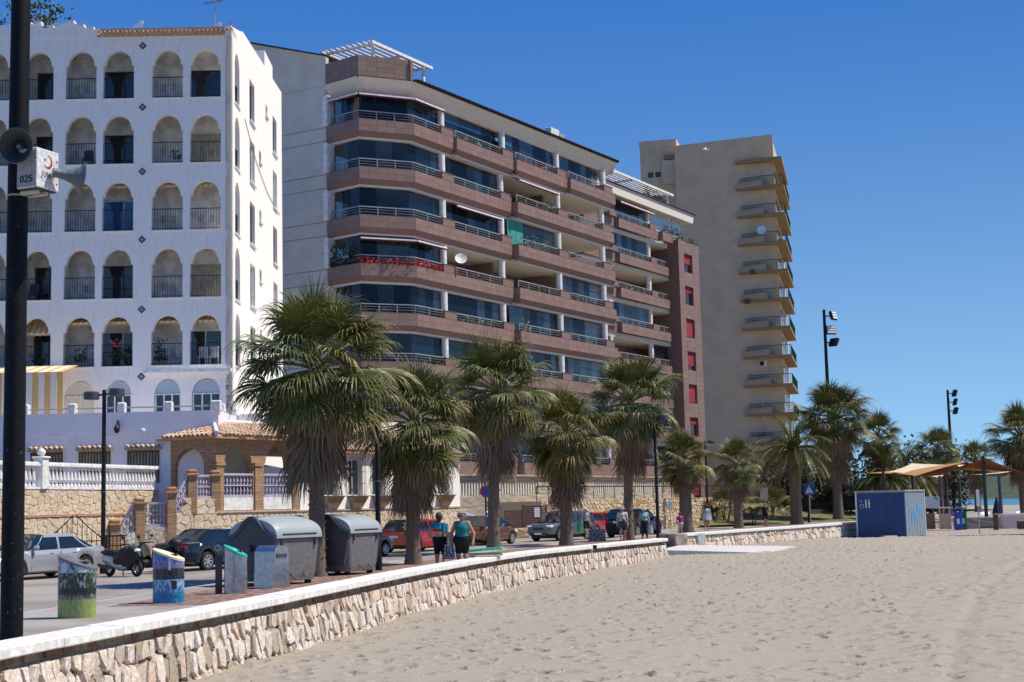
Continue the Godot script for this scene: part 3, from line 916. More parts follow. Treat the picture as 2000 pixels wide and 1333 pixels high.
	# ground storey glazing
	for i in 5:
		var a: float = LOW[i][0]; var e: float = LOW[i][1]
		window_set(w, "arched_window", a + 0.02, e - 0.02, 4.5, 7.38, -0.12, M.white_paint, M.dark_glass if i != 1 else M.curtain, 3 if i > 1 else 2, 0.06)
		b = B.new()
		var q := PackedVector2Array()
		for t in 15: q.append(Vector2((a + e) / 2 + cos(PI * t / 14) * ((e - a) / 2 - 0.04), 7.4 + sin(PI * t / 14) * 0.6))
		b.prism(q, -0.16, -0.15)
		part(w, "arch_pane", b, M.curtain if i == 1 else M.frosted)
	b = B.new()
	b.bb(Vector3(-15.9, 4.4, -2.0), Vector3(-0.31, 8.3, -1.9))
	part(w, "room_wall", b, M.inner_wall)
	# ledge over the ground storey, diamonds of dark tile, eave tiles, parapet with scrolls
	b = B.new()
	b.prism(PackedVector2Array([Vector2(-3.95, 8.3), Vector2(-0.02, 8.3), Vector2(-0.02, 8.44), Vector2(-3.7, 8.44)]), 0.0, 0.3)
	part(w, "ledge", b, M.white_paint)
	for y in [23.46, 20.56, 17.55, 14.4, 11.2, 8.16]:
		b = B.new()
		b.x = Transform3D(Basis(Vector3(0, 0, 1), PI / 4), Vector3(-4.07, y, 0))
		b.bb(Vector3(-0.13, -0.13, 0.0), Vector3(0.13, 0.13, 0.015))
		var o := part(w, "diamond_tile", b, M.iron_grey)
		b = B.new()
		b.x = Transform3D(Basis(Vector3(0, 0, 1), PI / 4), Vector3(-4.07, y, 0))
		b.bb(Vector3(-0.065, -0.065, 0.015), Vector3(0.065, 0.065, 0.022))
		part(o, "diamond_middle", b, M.box_grey)
	tile_row(w, "roof_tile", 0.0, 6.2, Vector3(-6.1, 24.1, 0.0), Vector3(1, 0, 0), Vector3(0, -0.25, 0.97).normalized(), 0.195, 0.36, [M.terracotta, M.terracotta_pale, M.terracotta_pale])
	b = B.new()
	b.bb(Vector3(-6.15, 23.9, -0.3), Vector3(-0.31, 24.02, 0.02))
	b.bb(Vector3(-6.15, 24.02, -1.4), Vector3(0.0, 24.33, -0.05))
	part(w, "roof_edge", b, M.terracotta_pale)
	b = B.new()
	var pr := PackedVector2Array([Vector2(-16, 23.9), Vector2(-6.1, 23.9), Vector2(-6.1, 24.28), Vector2(-6.5, 24.3), Vector2(-6.9, 24.42), Vector2(-7.3, 24.62), Vector2(-7.7, 24.62), Vector2(-8.1, 24.4), Vector2(-8.6, 24.38), Vector2(-8.9, 24.6), Vector2(-9.3, 24.55), Vector2(-16, 24.45)])
	b.prism(pr, -0.3, 0.02)
	part(w, "parapet", b, M.white_wall)
	for e in [[-6.45, 24.36], [-6.9, 24.5], [-7.35, 24.68], [-8.3, 24.46], [-8.85, 24.66], [-9.3, 24.62]]:
		b = B.new()
		b.bb(Vector3(e[0] - 0.14, e[1] - 0.06, -0.32), Vector3(e[0] + 0.14, e[1] + 0.03, 0.1))
		part(w, "parapet_cap", b, M.white_paint)
	b = B.new()
	b.bb(Vector3(-15.9, 24.0, -16.4), Vector3(-0.32, 24.2, -1.5))
	part(w, "flat_roof", b, M.grey_render)
	b = B.new()
	b.prism(PackedVector2Array([Vector2(-4.3, 24.3), Vector2(-1.0, 24.3), Vector2(-1.0, 24.6), Vector2(-2.9, 25.55), Vector2(-3.1, 25.55), Vector2(-4.3, 24.9)]), -9.0, -6.0)
	part(w, "stair_head", b, M.cream)
	b = B.new()
	b.bb(Vector3(-2.6, 24.2, -15.5), Vector3(-0.35, 27.2, -12.5))
	part(w, "chimney_block", b, M.white_wall)
	# striped awnings under some arches and the tent on the terrace
	for e in [[2, 2], [2, 3], [2, 4], [2, 5], [0, 1], [0, 2], [0, 3], [0, 4], [0, 5]]:
		var k: int = e[0]; var a: float = OPEN[e[1]][0] + 0.05; var len: float = OPEN[e[1]][1] - 0.05 - a
		var big: bool = e[1] == 1
		b = B.new(); var b2 := B.new()
		var top: float = F[k] + (2.35 if k == 0 else 2.32); var lo: float = F[k] + (1.5 if big else (1.94 if k == 0 else 2.06))
		for i in 10:
			var bb2 := b if i % 2 else b2
			var xa := a + len * i / 10; var xb := a + len * (i + 1) / 10
			bb2.bb(Vector3(xa, lo + (0.0 if i % 2 else 0.03), -0.5), Vector3(xb, lo + 0.14, -0.49))
			bb2.quad(Vector3(xa, lo + 0.14, -0.5), Vector3(xb, lo + 0.14, -0.5), Vector3(xb, top + 0.1, -1.4), Vector3(xa, top + 0.1, -1.4))
		var o := part(w, "awning", b, M.awning_yellow)
		part(o, "white_stripes", b2, M.awning_white)
	# plants and chairs on the balconies, a cable down the side
	for e in [[-6.9, 0, 0.9, 0, 60], [-5.3, 0, 1.0, 2, 60], [-4.8, 0, 0.8, 0, 50], [-3.3, 0, 1.2, 1, 70], [-8.7, 0, 0.5, 1, 40], [-2.7, 3, 0.4, 0, 20]]:
		balcony_plant(w, Vector3(e[0], F[e[1]] + 0.25, -0.45), 0.25, e[2], M.leaf if e[3] != 1 else M.leaf_dark, "balcony_plant", e[4])
		if e[3] == 2: balcony_plant(w, Vector3(e[0], F[e[1]] + 0.9, -0.4), 0.25, 0.35, M.flower_pink, "flowers", 26)
	for e in [[-7.2, 0], [-6.6, 0], [-3.2, 0], [-2.6, 0], [-1.5, 0], [-1.0, 0], [-9.2, 1], [-8.6, 1], [-6.8, 3]]:
		b = B.new()
		var y: float = F[e[1]]
		b.cbox(Vector3(e[0], y + 0.44, -0.9), Vector3(0.42, 0.05, 0.42), 0.02); b.cbox(Vector3(e[0], y + 0.7, -1.1), Vector3(0.42, 0.45, 0.04), 0.02)
		for s in [[-1, -1], [1, -1], [-1, 1], [1, 1]]: b.bar(Vector3(e[0] + s[0] * 0.18, y, -0.9 + s[1] * 0.18), Vector3(e[0] + s[0] * 0.18, y + 0.44, -0.9 + s[1] * 0.18), 0.03)
		part(w, "balcony_chair", b, M.box_white if e[1] == 0 else M.iron_grey)
	b = B.new()
	b.tube([Vector3(0.02, 20.9, -3.6), Vector3(0.03, 19.6, -7.0), Vector3(0.03, 18.8, -11.0), Vector3(0.03, 18.6, -15.5)], [0.015, 0.015, 0.015, 0.015], 5)
	part(w, "wall_cable", b, M.iron_grey)
	build_house_terrace(w)

func build_house_terrace(w: Node3D) -> void:
	var b := B.new()
	# terrace in front: lower wall with barred windows, parapet with posts
	var wins := [[-7.72, -6.38], [-5.72, -4.4], [-3.7, -2.36]]
	var holes := []
	for e in wins: holes.append(Rect2(e[0], 3.3, e[1] - e[0], 1.4))
	b.panel(-12.0, -1.9, 0.5, 6.3, 4.0, 0.25, holes)
	b.panel(-1.9, 0.1, 0.5, 6.3, 4.0, 0.25, [])
	b.bb(Vector3(-12, 5.4, -0.02), Vector3(0.09, 5.55, 3.74))
	b.bb(Vector3(-0.15, 0.5, -8.0), Vector3(0.1, 6.3, 3.74))
	b.bb(Vector3(-9.5, 5.33, 4.0), Vector3(-2.9, 5.37, 4.03))
	part(w, "terrace_wall", b, M.lavender_wall)
	for xx in [-8.0, -6.03, -3.97, -2.0, -0.02]:
		b = B.new()
		b.cbox(Vector3(xx, 6.47, 3.87), Vector3(0.34 if xx < -0.1 else 0.45, 0.5, 0.34), 0.05)
		part(w, "parapet_post", b, M.white_paint)
	for e in [-1.5, -4.5]:
		b = B.new()
		b.cbox(Vector3(-0.02, 6.47, e + 4.0), Vector3(0.3, 0.4, 0.34), 0.05)
		part(w, "parapet_post", b, M.white_paint)
	for i in 4:
		b = B.new()
		var xa: float = [-8.0, -6.03, -3.97, -2.0, -0.02][i] + 0.15; var xb: float = [-8.0, -6.03, -3.97, -2.0, -0.02][i + 1] - 0.15
		b.rod(Vector3(xa, 6.5, 3.87), Vector3(xb, 6.5, 3.87), 0.035)
		part(w, "hand_rail", b, M.rail_steel)
	for e in wins:
		var o := window_set(w, "barred_window", e[0] + 0.01, e[1] - 0.01, 3.31, 4.69, 3.86, M.shutter, M.shutter, 2, 0.08)
		b = B.new()
		for i in 11: b.bar(Vector3(lerp(e[0] + 0.03, e[1] - 0.03, i / 10.0), 3.3, 4.05), Vector3(lerp(e[0] + 0.03, e[1] - 0.03, i / 10.0), 4.66, 4.05), 0.03)
		b.bar(Vector3(e[0], 3.6, 4.07), Vector3(e[1], 3.6, 4.07), 0.03); b.bar(Vector3(e[0], 4.62, 4.07), Vector3(e[1], 4.62, 4.07), 0.03)
		part(o, "bars", b, M.iron)
		b = B.new()
		b.bb(Vector3(e[0] - 0.08, 4.71, 4.0), Vector3(e[1] + 0.08, 4.78, 4.22))
		part(w, "hood_shelf", b, M.terracotta)
		tile_row(w, "hood_tile", 0.0, 1.5, Vector3(e[0] - 0.08, 4.87, 4.0), Vector3(1, 0, 0), Vector3(0, -0.3, 0.95).normalized(), 0.21, 0.28, [M.terracotta_pale, M.terracotta_pale, M.terracotta])
	# tent awning on the terrace at the left
	b = B.new(); var b2 := B.new()
	for i in 18:
		var q := b if i % 2 else b2
		var xa := -11.5 + i * 0.26; var d := 0.04 * (i % 2)
		q.bb(Vector3(xa, 5.56, 2.6 - d), Vector3(xa + 0.26, 8.2, 2.62 - d))
		q.quad(Vector3(xa, 8.2, 2.65), Vector3(xa + 0.26, 8.2, 2.65), Vector3(xa + 0.26, 8.75, 0.05), Vector3(xa, 8.75, 0.05))
		q.bb(Vector3(xa, 8.02 + d, 2.66), Vector3(xa + 0.26, 8.2, 2.67))
	var tent := part(w, "terrace_awning", b, M.awning_yellow)
	part(tent, "white_stripes", b2, M.awning_white)
	# bracket lamp and round lamp on the lower wall
	b = B.new()
	b.tube([Vector3(-4.05, 5.62, 4.0), Vector3(-4.05, 5.9, 4.1), Vector3(-4.05, 5.95, 4.3), Vector3(-4.05, 5.75, 4.38)], [0.03, 0.03, 0.03, 0.03], 6)
	b.x = Transform3D(Basis(), Vector3(-4.05, 5.4, 4.38))
	b.lathe([Vector2(0.0, 0.0), Vector2(0.08, 0.02), Vector2(0.14, 0.2), Vector2(0.05, 0.36), Vector2(0.0, 0.38)], 8)
	part(w, "wall_lamp", b, M.iron)
	b = B.new()
	b.ball(Vector3(-3.05, 5.5, 4.06), Vector3(0.1, 0.1, 0.07))
	part(w, "round_lamp", b, M.white_paint)

func baluster(b: B, base: Vector3, h: float, r: float, seg := 8) -> void:
	var keep := b.x
	b.x = b.x * Transform3D(Basis(), base)
	b.lathe([Vector2(r * 0.8, 0), Vector2(r * 0.8, h * 0.08), Vector2(r * 0.45, h * 0.13), Vector2(r, h * 0.33), Vector2(r * 0.75, h * 0.52), Vector2(r * 0.42, h * 0.72), Vector2(r * 0.4, h * 0.82), Vector2(r * 0.75, h * 0.88), Vector2(r * 0.7, h * 0.95), Vector2(r * 0.8, h)], seg)
	b.x = keep

func build_frontage() -> void:
	# stone retaining wall with the white balustrade, at the left
	var A := Vector2(-19.6, 43.6); var Z := Vector2(-14.62, 60.2)
	var path := Path.new(PackedVector2Array([A, Z]))
	var L := path.length()
	var rw := thing("retaining_wall", "tall wall of cream crazy paving under the white balustrade", "stone wall")
	var b := B.new()
	for e in [[-0.1, 2.02, 0.0], [2.0, 3.0, -0.12]]:
		var q := func(s, o, y): return path.pos(s, o + e[2], y)
		b.quad(q.call(0.0, 0.0, e[0]), q.call(L, 0.0, e[0]), q.call(L, 0.0, e[1]), q.call(0.0, 0.0, e[1]))
	b.quad(path.pos(0, 0.0, 2.02), path.pos(L, 0.0, 2.02), path.pos(L, -0.5, 2.02), path.pos(0, -0.5, 2.02))
	b.quad(path.pos(0, -0.12, 3.0), path.pos(L, -0.12, 3.0), path.pos(L, -3.5, 3.0), path.pos(0, -6.0, 3.0))
	part(rw, "core", b, M.flag_joint)
	b = B.new()
	for i in 17:
		var s0 := L * i / 17.0; var s1 := L * (i + 1) / 17.0 - 0.01
		b._out(path.pos(s0, -1, 1.9), [path.pos(s0, 0.05, 2.0), path.pos(s1, 0.05, 2.0), path.pos(s1, 0.05, 2.06), path.pos(s0, 0.05, 2.06)])
		b.quad(path.pos(s0, 0.05, 2.06), path.pos(s1, 0.05, 2.06), path.pos(s1, -0.14, 2.06), path.pos(s0, -0.14, 2.06))
	part(rw, "ledge", b, M.terracotta)
	var mats := [M.flag0, M.flag1, M.flag2, M.flag3, M.flag4, M.flag2]
	var upper := thing("upper_wall_facing", "upper band of cream crazy paving just below the white balusters", "stone wall")
	stone_face(upper, L, 2.07, 2.99, Vector2(0.36, 0.27), 0.3, 0.008, 0.02, mats, func(s, y, o): return path.pos(clamp(s, 0.0, L), -0.12 + o, y))
	stone_face(rw, L, 0.0, 1.99, Vector2(0.38, 0.3), 0.3, 0.008, 0.02, mats, func(s, y, o): return path.pos(clamp(s, 0.0, L), o, y))
	var bal := thing("white_balustrade", "bright white balustrade with turned balusters on top of the retaining wall", "balustrade")
	var ped := [0.0, 9.35, L]
	b = B.new()
	var railpart := func(b, y0, y1, o0, o1):
		b._out(path.pos(L / 2, (o0 + o1) / 2, (y0 + y1) / 2), [path.pos(0, o1, y0), path.pos(L, o1, y0), path.pos(L, o1, y1), path.pos(0, o1, y1)])
		b._out(path.pos(L / 2, (o0 + o1) / 2, (y0 + y1) / 2), [path.pos(0, o0, y0), path.pos(L, o0, y0), path.pos(L, o0, y1), path.pos(0, o0, y1)])
		b._out(path.pos(L / 2, (o0 + o1) / 2, (y0 + y1) / 2), [path.pos(0, o0, y1), path.pos(L, o0, y1), path.pos(L, o1, y1), path.pos(0, o1, y1)])
		b._out(path.pos(L / 2, (o0 + o1) / 2, (y0 + y1) / 2), [path.pos(0, o0, y0), path.pos(L, o0, y0), path.pos(L, o1, y0), path.pos(0, o1, y0)])
	railpart.call(b, 3.0, 3.1, -0.34, -0.08)
	part(bal, "base_rail", b, M.white_paint)
	b = B.new()
	railpart.call(b, 3.84, 3.93, -0.35, -0.07)
	railpart.call(b, 3.93, 3.98, -0.32, -0.1)
	part(bal, "top_rail", b, M.white_paint)
	var bm := B.new()
	baluster(bm, Vector3.ZERO, 0.74, 0.085, 10)
	var mesh := bm.mesh()
	var s := 0.2
	while s < L - 0.1:
		if abs(s - 9.35) > 0.26: part(bal, "baluster", mesh, M.white_paint, path.pos(s, -0.21, 3.1))
		s += 0.235
	b = B.new()
	b.x = Transform3D(Basis(Vector3.UP, deg_to_rad(73.3)), path.pos(9.35, -0.21, 3.0))
	b.cbox(Vector3(0, 0.55, 0), Vector3(0.4, 1.1, 0.4), 0.02)
	b.cbox(Vector3(0, 1.14, 0), Vector3(0.5, 0.08, 0.5), 0.03)
	b.ball(Vector3(0, 1.33, 0), Vector3(0.15, 0.15, 0.15), 14, 10)
	part(bal, "pedestal", b, M.white_paint)
	build_porch()
	build_stairs()
	build_annex()

func double_balusters(root: Node3D, p0: Vector3, p1: Vector3, h: float, k: int) -> void:
	# lavender balustrade of two tiers between two points of its foot line
	var b := B.new()
	b.bar(p0 + Vector3(0, 0.05, 0), p1 + Vector3(0, 0.05, 0), 0.16, 0.1)
	part(root, "base_rail", b, M.lavender)
	b = B.new()
	b.bar(p0 + Vector3(0, h, 0), p1 + Vector3(0, h, 0), 0.18, 0.09)
	part(root, "top_rail", b, M.lavender)
	b = B.new()
	b.bar(p0 + Vector3(0, h * 0.52, 0), p1 + Vector3(0, h * 0.52, 0), 0.1, 0.05)
	part(root, "middle_rail", b, M.lavender)
	var bm := B.new()
	baluster(bm, Vector3.ZERO, h * 0.42, 0.055)
	var mesh := bm.mesh()
	for i in k:
		var q := p0.lerp(p1, (i + 0.5) / k)
		part(root, "baluster", mesh, M.lavender, q + Vector3(0, 0.1, 0))
		part(root, "baluster", mesh, M.lavender, q + Vector3(0, h * 0.55, 0))

func brick_pier(root: Node3D, called: String, at: Vector3, w: float, y1: float, yaw: float) -> void:
	var b := B.new()
	b.x = turned(at, yaw)
	b.bb(Vector3(-w / 2, 0, -w / 2), Vector3(w / 2, y1 - 0.25 - at.y, w / 2))
	b.cbox(Vector3(0, y1 - at.y - 0.2, 0), Vector3(w + 0.16, 0.1, w + 0.16), 0.02)
	b.cbox(Vector3(0, y1 - at.y - 0.07, 0), Vector3(w + 0.04, 0.16, w + 0.04), 0.06)
	part(root, called, b, M.brick)

func build_porch() -> void:
	# brick porch on the corner; its frame has +x along the street and +z to the sea
	var p := thing("brick_porch", "brick porch with round arches and a pale tiled roof beside the terrace", "porch", P(-12.25, 59.7), STREET)
	var b := B.new()
	b.bb(Vector3(0.02, 0, -3.4), Vector3(5.1, 2.08, -0.02))
	part(p, "base", b, M.flag_joint)
	b = B.new()
	# sea side: two arches; street end: one wide arch towards the left
	for i in 2:
		b.prism(arch_bay(i * 2.58 + 0.0, i * 2.58 + 2.58, 2.1, 5.15, i * 2.58 + 0.42, i * 2.58 + 2.3, 4.05, 0.78, 0.1), -0.42, 0.0)
	part(p, "sea_arches", b, M.brick)
	b = B.new()
	b.x = turned(Vector3.ZERO, -90)
	b.prism(arch_bay(-2.7, -0.43, 2.1, 5.15, -2.25, -0.65, 3.95, 0.75, 0.02), -0.42, 0.0)
	part(p, "end_arch", b, M.brick)
	for t in [0.21, 2.6, 5.12]:
		b = B.new()
		b.bb(Vector3(t - 0.22, 2.06, -0.4), Vector3(t + 0.22, 4.0, 0.05))
		b.bb(Vector3(t - 0.28, 3.94, -0.46), Vector3(t + 0.28, 4.08, 0.1))
		part(p, "pier", b, M.brick)
	b = B.new()
	b.bb(Vector3(0.3, 5.0, -2.7), Vector3(5.3, 5.1, -0.43))
	b.bb(Vector3(0.43, 2.1, -2.75), Vector3(5.3, 5.0, -2.6))
	part(p, "inner_wall", b, M.inner_wall)
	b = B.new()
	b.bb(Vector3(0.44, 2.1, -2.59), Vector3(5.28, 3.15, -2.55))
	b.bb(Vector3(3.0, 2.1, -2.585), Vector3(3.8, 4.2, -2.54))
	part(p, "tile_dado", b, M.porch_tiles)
	for i in 2:
		b = B.new()
		b.bb(Vector3(i * 2.52 + 0.43, 2.1, -0.2), Vector3(i * 2.52 + 2.38, 2.62, 0.0))
		part(p, "white_panel", b, M.white_paint)
		var rail := sub(p, "balustrade", Vector3.ZERO, 0)
		double_balusters(rail, Vector3(i * 2.52 + 0.44, 2.63, -0.1), Vector3(i * 2.52 + 2.37, 2.63, -0.1), 0.95, 9)
	for e in [[0.9, 4.5], [3.4, 4.5]]:
		b = B.new()
		b.cbox(Vector3(e[0], e[1] - 0.35, -1.2), Vector3(0.22, 0.36, 0.22), 0.05); b.rod(Vector3(e[0], e[1] - 0.2, -1.2), Vector3(e[0], 5.0, -1.2), 0.015)
		part(p, "hanging_lamp", b, M.iron)
	# hipped roof with single tiles
	b = B.new()
	var c := [Vector3(-0.35, 5.14, 0.35), Vector3(5.5, 5.14, 0.35), Vector3(-0.35, 5.14, -3.0)]
	var r0 := Vector3(1.5, 5.78, -1.5); var r1 := Vector3(5.5, 5.78, -1.5)
	b.quad(c[0], c[1], r1, r0); b.tri(c[2], c[0], r0); b.tri(c[2], r0, Vector3(-0.35, 5.14, -3.0))
	b.quad(c[0] - Vector3(0, 0.1, 0), c[1] - Vector3(0, 0.1, 0), c[1], c[0]); b.quad(c[2] - Vector3(0, 0.1, 0), c[0] - Vector3(0, 0.1, 0), c[0], c[2])
	b.quad(c[0] - Vector3(0, 0.1, 0), Vector3(-0.35, 5.04, -3.0), Vector3(5.5, 5.04, -3.0), c[1] - Vector3(0, 0.1, 0))
	part(p, "roof", b, M.terracotta)
	var mats := [M.terracotta_pale, M.terracotta, M.terracotta_pale]
	for row in 5:
		var t0 := row / 5.0
		var up := Vector3(0, 0.64, -1.85); var dn := -up.normalized()
		var s0 := Vector3(-0.35, 5.16, 0.35) + up * (t0 + 0.21)
		tile_row(p, "roof_tile", (t0 + 0.21) * 1.85, 5.8, s0, Vector3(1, 0, 0), dn, 0.24, 0.46, mats)
		var up2 := Vector3(1.85, 0.64, 0)
		tile_row(p, "roof_tile", (t0 + 0.21) * 1.85, 3.3 - (t0 + 0.21) * 1.6, Vector3(-0.35, 5.16, 0.35) + up2 * (t0 + 0.21), Vector3(0, 0, -1), -up2.normalized(), 0.24, 0.46, mats)
	b = B.new()
	b.tube([c[0] + Vector3(0, 0.1, 0), r0 + Vector3(0, 0.1, 0), r1 + Vector3(0, 0.1, 0)], [0.1, 0.1, 0.1], 8)
	part(p, "ridge", b, M.white_paint)
	stone_face(p, 5.1, 0.0, 2.0, Vector2(0.36, 0.3), 0.3, 0.008, 0.02, [M.flag0, M.flag1, M.flag2, M.flag4], func(s, y, o): return Vector3(s, y, o), null, 95)
	b = B.new()
	b.bb(Vector3(-0.1, 2.0, -0.3), Vector3(5.1, 2.08, 0.07))
	part(p, "ledge", b, M.terracotta_pale)

func build_stairs() -> void:
	var st := thing("entrance_stairs", "stairs with brick piers and lavender balusters climbing to the brick porch", "stairs")
	var pr := [[P(-15.55, 56.6), 1.85, 0.2], [P(-14.72, 57.1), 2.66, 0.9], [P(-13.6, 57.6), 3.06, 0.9], [P(-12.95, 58.3), 3.75, 2.0], [P(-12.2, 59.2), 3.72, 2.1]]
	for e in pr: brick_pier(st, "pier", e[0] + Vector3(0, e[2], 0), 0.36, e[1], 30)
	var foot := [0.62, 1.4, 1.62, 2.55, 2.58]
	var seg := [[0, 1, 0.55, 1.55, 5], [1, 2, 1.52, 1.52, 6], [2, 3, 1.72, 2.66, 5], [3, 4, 2.58, 2.58, 5]]
	for e in seg:
		var a: Vector3 = pr[e[0]][0]; var z: Vector3 = pr[e[1]][0]
		var d := (z - a).normalized() * 0.2
		var rail := sub(st, "balustrade", Vector3.ZERO, 0)
		double_balusters(rail, a + d + Vector3(0, e[2], 0), z - d + Vector3(0, e[3], 0), 0.92, e[4])
		# stone-faced wall under it
		var b := B.new()
		var n := d.cross(Vector3.UP).normalized() * -0.14
		if n.z < 0: n = -n
		b.quad(a + n, z + n, z + n + Vector3(0, e[3], 0), a + n + Vector3(0, e[2], 0))
		b.quad(a - n, a - n + Vector3(0, e[2], 0), z - n + Vector3(0, e[3], 0), z - n)
		b.quad(a + n + Vector3(0, e[2], 0), z + n + Vector3(0, e[3], 0), z - n + Vector3(0, e[3], 0), a - n + Vector3(0, e[2], 0))
		part(st, "stair_wall", b, M.flag_joint)
		var L := a.distance_to(z)
		var lo: float = e[2]; var hi: float = e[3]
		stone_face(st, L, 0.0, max(lo, hi) - 0.03, Vector2(0.34, 0.3), 0.3, 0.008, 0.02, [M.flag0, M.flag1, M.flag2, M.flag4], func(s, y, o): return a.lerp(z, s / L) + n + n.normalized() * o + Vector3(0, y, 0), func(s): return lerp(lo, hi, s / L) - 0.03, 70)
	for i in 8:
		var b := B.new()
		var a := P(-15.3 + i * 0.26, 57.7 + i * 0.2)
		b.bb(a + Vector3(-0.3, 0, -1.2), a + Vector3(0.3, 0.25 + i * 0.22, 0.0))
		part(st, "step", b, M.terracotta_pale)
	# iron gate in front of the retaining wall
	var g := thing("iron_gate", "black iron double gate with arched top behind the silver sedan", "gate", P(-16.0, 53.0), STREET - 40)
	for s in [-1, 1]:
		var b := B.new()
		for i in 6:
			var xx: float = s * (0.09 + i * 0.17)
			b.bar(Vector3(xx, 0.15, 0), Vector3(xx, 1.15 + 0.85 * pow(1.0 - i / 5.5, 1.2), 0), 0.025)
		var pts := []
		for i in 7: pts.append(Vector3(s * (0.06 + i * 0.16), 1.15 + 0.88 * pow(1.0 - i / 6.2, 1.2), 0))
		for i in 6: b.bar(pts[i], pts[i + 1], 0.04)
		b.bar(Vector3(s * 0.06, 1.1, 0), Vector3(s * 1.0, 1.1, 0), 0.035); b.bar(Vector3(s * 0.06, 0.2, 0), Vector3(s * 1.0, 0.2, 0), 0.035)
		part(g, "gate_leaf", b, M.iron)
		b = B.new()
		b.bb(Vector3(s * 1.08 - 0.06, 0, -0.06), Vector3(s * 1.08 + 0.06, 1.3, 0.06))
		for i in 5: b.bar(Vector3(s * (1.2 + i * 0.14), 0.2, 0), Vector3(s * (1.2 + i * 0.14), 1.25, 0), 0.03)
		b.bar(Vector3(s * 1.1, 1.26, 0), Vector3(s * 1.8, 1.26, 0), 0.05); b.bar(Vector3(s * 1.1, 0.9, 0), Vector3(s * 1.8, 0.9, 0), 0.03)
		part(g, "gate_post", b, M.iron)

func build_annex() -> void:
	var a := thing("white_annex", "low white house with barred windows and brick planters behind the palms", "building", P(-9.65, 64.15), STREET)
	var b := B.new()
	var L := 13.4
	var holes := []
	for i in 6: holes.append(Rect2(2.0 + i * 1.87, 2.62, 1.02, 1.75))
	b.panel(-0.2, L, 2.0, 4.7, 0.0, 0.3, holes)
	b.bb(Vector3(L - 0.3, 0, -5.0), Vector3(L, 4.7, -0.31))
	part(a, "wall", b, M.white_wall)
	b = B.new()
	b.bb(Vector3(-0.1, 0, -0.4), Vector3(L, 2.0, 0.0))
	part(a, "base", b, M.flag_joint)
	b = B.new()
	b.bb(Vector3(-0.1, 1.98, -0.2), Vector3(L, 2.05, 0.06))
	part(a, "ledge", b, M.terracotta_pale)
	stone_face(a, L, 0.0, 1.97, Vector2(0.4, 0.32), 0.3, 0.008, 0.02, [M.flag0, M.flag1, M.flag2, M.flag4], func(s, y, o): return Vector3(s, y, o), null, 190)
	for i in 6:
		var x0 := 2.0 + i * 1.87
		var w := window_set(a, "window", x0 + 0.01, x0 + 1.01, 2.63, 4.36, -0.2, M.white_paint, M.dark_glass, 2, 0.07)
		b = B.new()
		for j in 9: b.bar(Vector3(x0 - 0.02 + j * 0.13, 2.64, 0.22), Vector3(x0 - 0.02 + j * 0.13, 4.5, 0.22), 0.018)
		for y in [2.7, 3.2, 3.75, 4.4]:
			b.bar(Vector3(x0 - 0.02, y, 0.22), Vector3(x0 + 1.04, y, 0.22), 0.018)
			b.bar(Vector3(x0 - 0.02, y, 0.0), Vector3(x0 - 0.02, y, 0.22), 0.018); b.bar(Vector3(x0 + 1.02, y, 0.0), Vector3(x0 + 1.02, y, 0.22), 0.018)
		part(w, "bars", b, M.iron_grey)
		b = B.new()
		var f := func(xx, y, z): return Vector3(x0 + 0.51 + xx, y, z)
		var top := [f.call(-0.6, 2.6, 0.01), f.call(-0.6, 2.6, 0.32), f.call(0.6, 2.6, 0.32), f.call(0.6, 2.6, 0.01)]
		var bot := [f.call(-0.36, 2.08, 0.01), f.call(-0.36, 2.08, 0.12), f.call(0.36, 2.08, 0.12), f.call(0.36, 2.08, 0.01)]
		for j in 3: b._out(f.call(0, 2.4, 0.05), [bot[j], bot[j + 1], top[j + 1], top[j]])
		b._out(f.call(0, 2.4, 0.05), [top[0], top[1], top[2], top[3]]); b._out(f.call(0, 2.4, 0.05), [bot[0], bot[1], bot[2], bot[3]])
		part(a, "brick_planter", b, M.brick)
		b = B.new()
		b.bb(Vector3(x0 - 0.14, 2.6, 0.0), Vector3(x0 + 1.16, 2.64, 0.36))
		part(a, "planter_ledge", b, M.wood_dark)
	b = B.new()
	b.quad(Vector3(-0.3, 4.68, 0.3), Vector3(L + 0.1, 4.68, 0.3), Vector3(L + 0.1, 5.5, -1.6), Vector3(-0.3, 5.5, -1.6))
	b.bb(Vector3(-0.3, 4.6, -0.3), Vector3(L + 0.1, 4.67, 0.3))
	part(a, "roof", b, M.terracotta)
	for row in 4:
		var up := Vector3(0, 0.82, -1.9)
		tile_row(a, "roof_tile", 0.0, L + 0.3, Vector3(-0.3, 4.7, 0.3) + up * (row / 4.0 + 0.26), Vector3(1, 0, 0), -up.normalized(), 0.24, 0.55, [M.terracotta, M.terracotta_pale])
	b = B.new()
	b.bb(Vector3(-0.2, 4.7, -6.0), Vector3(L - 1.0, 6.4, -1.7))
	part(a, "upper_wall", b, M.white_wall)

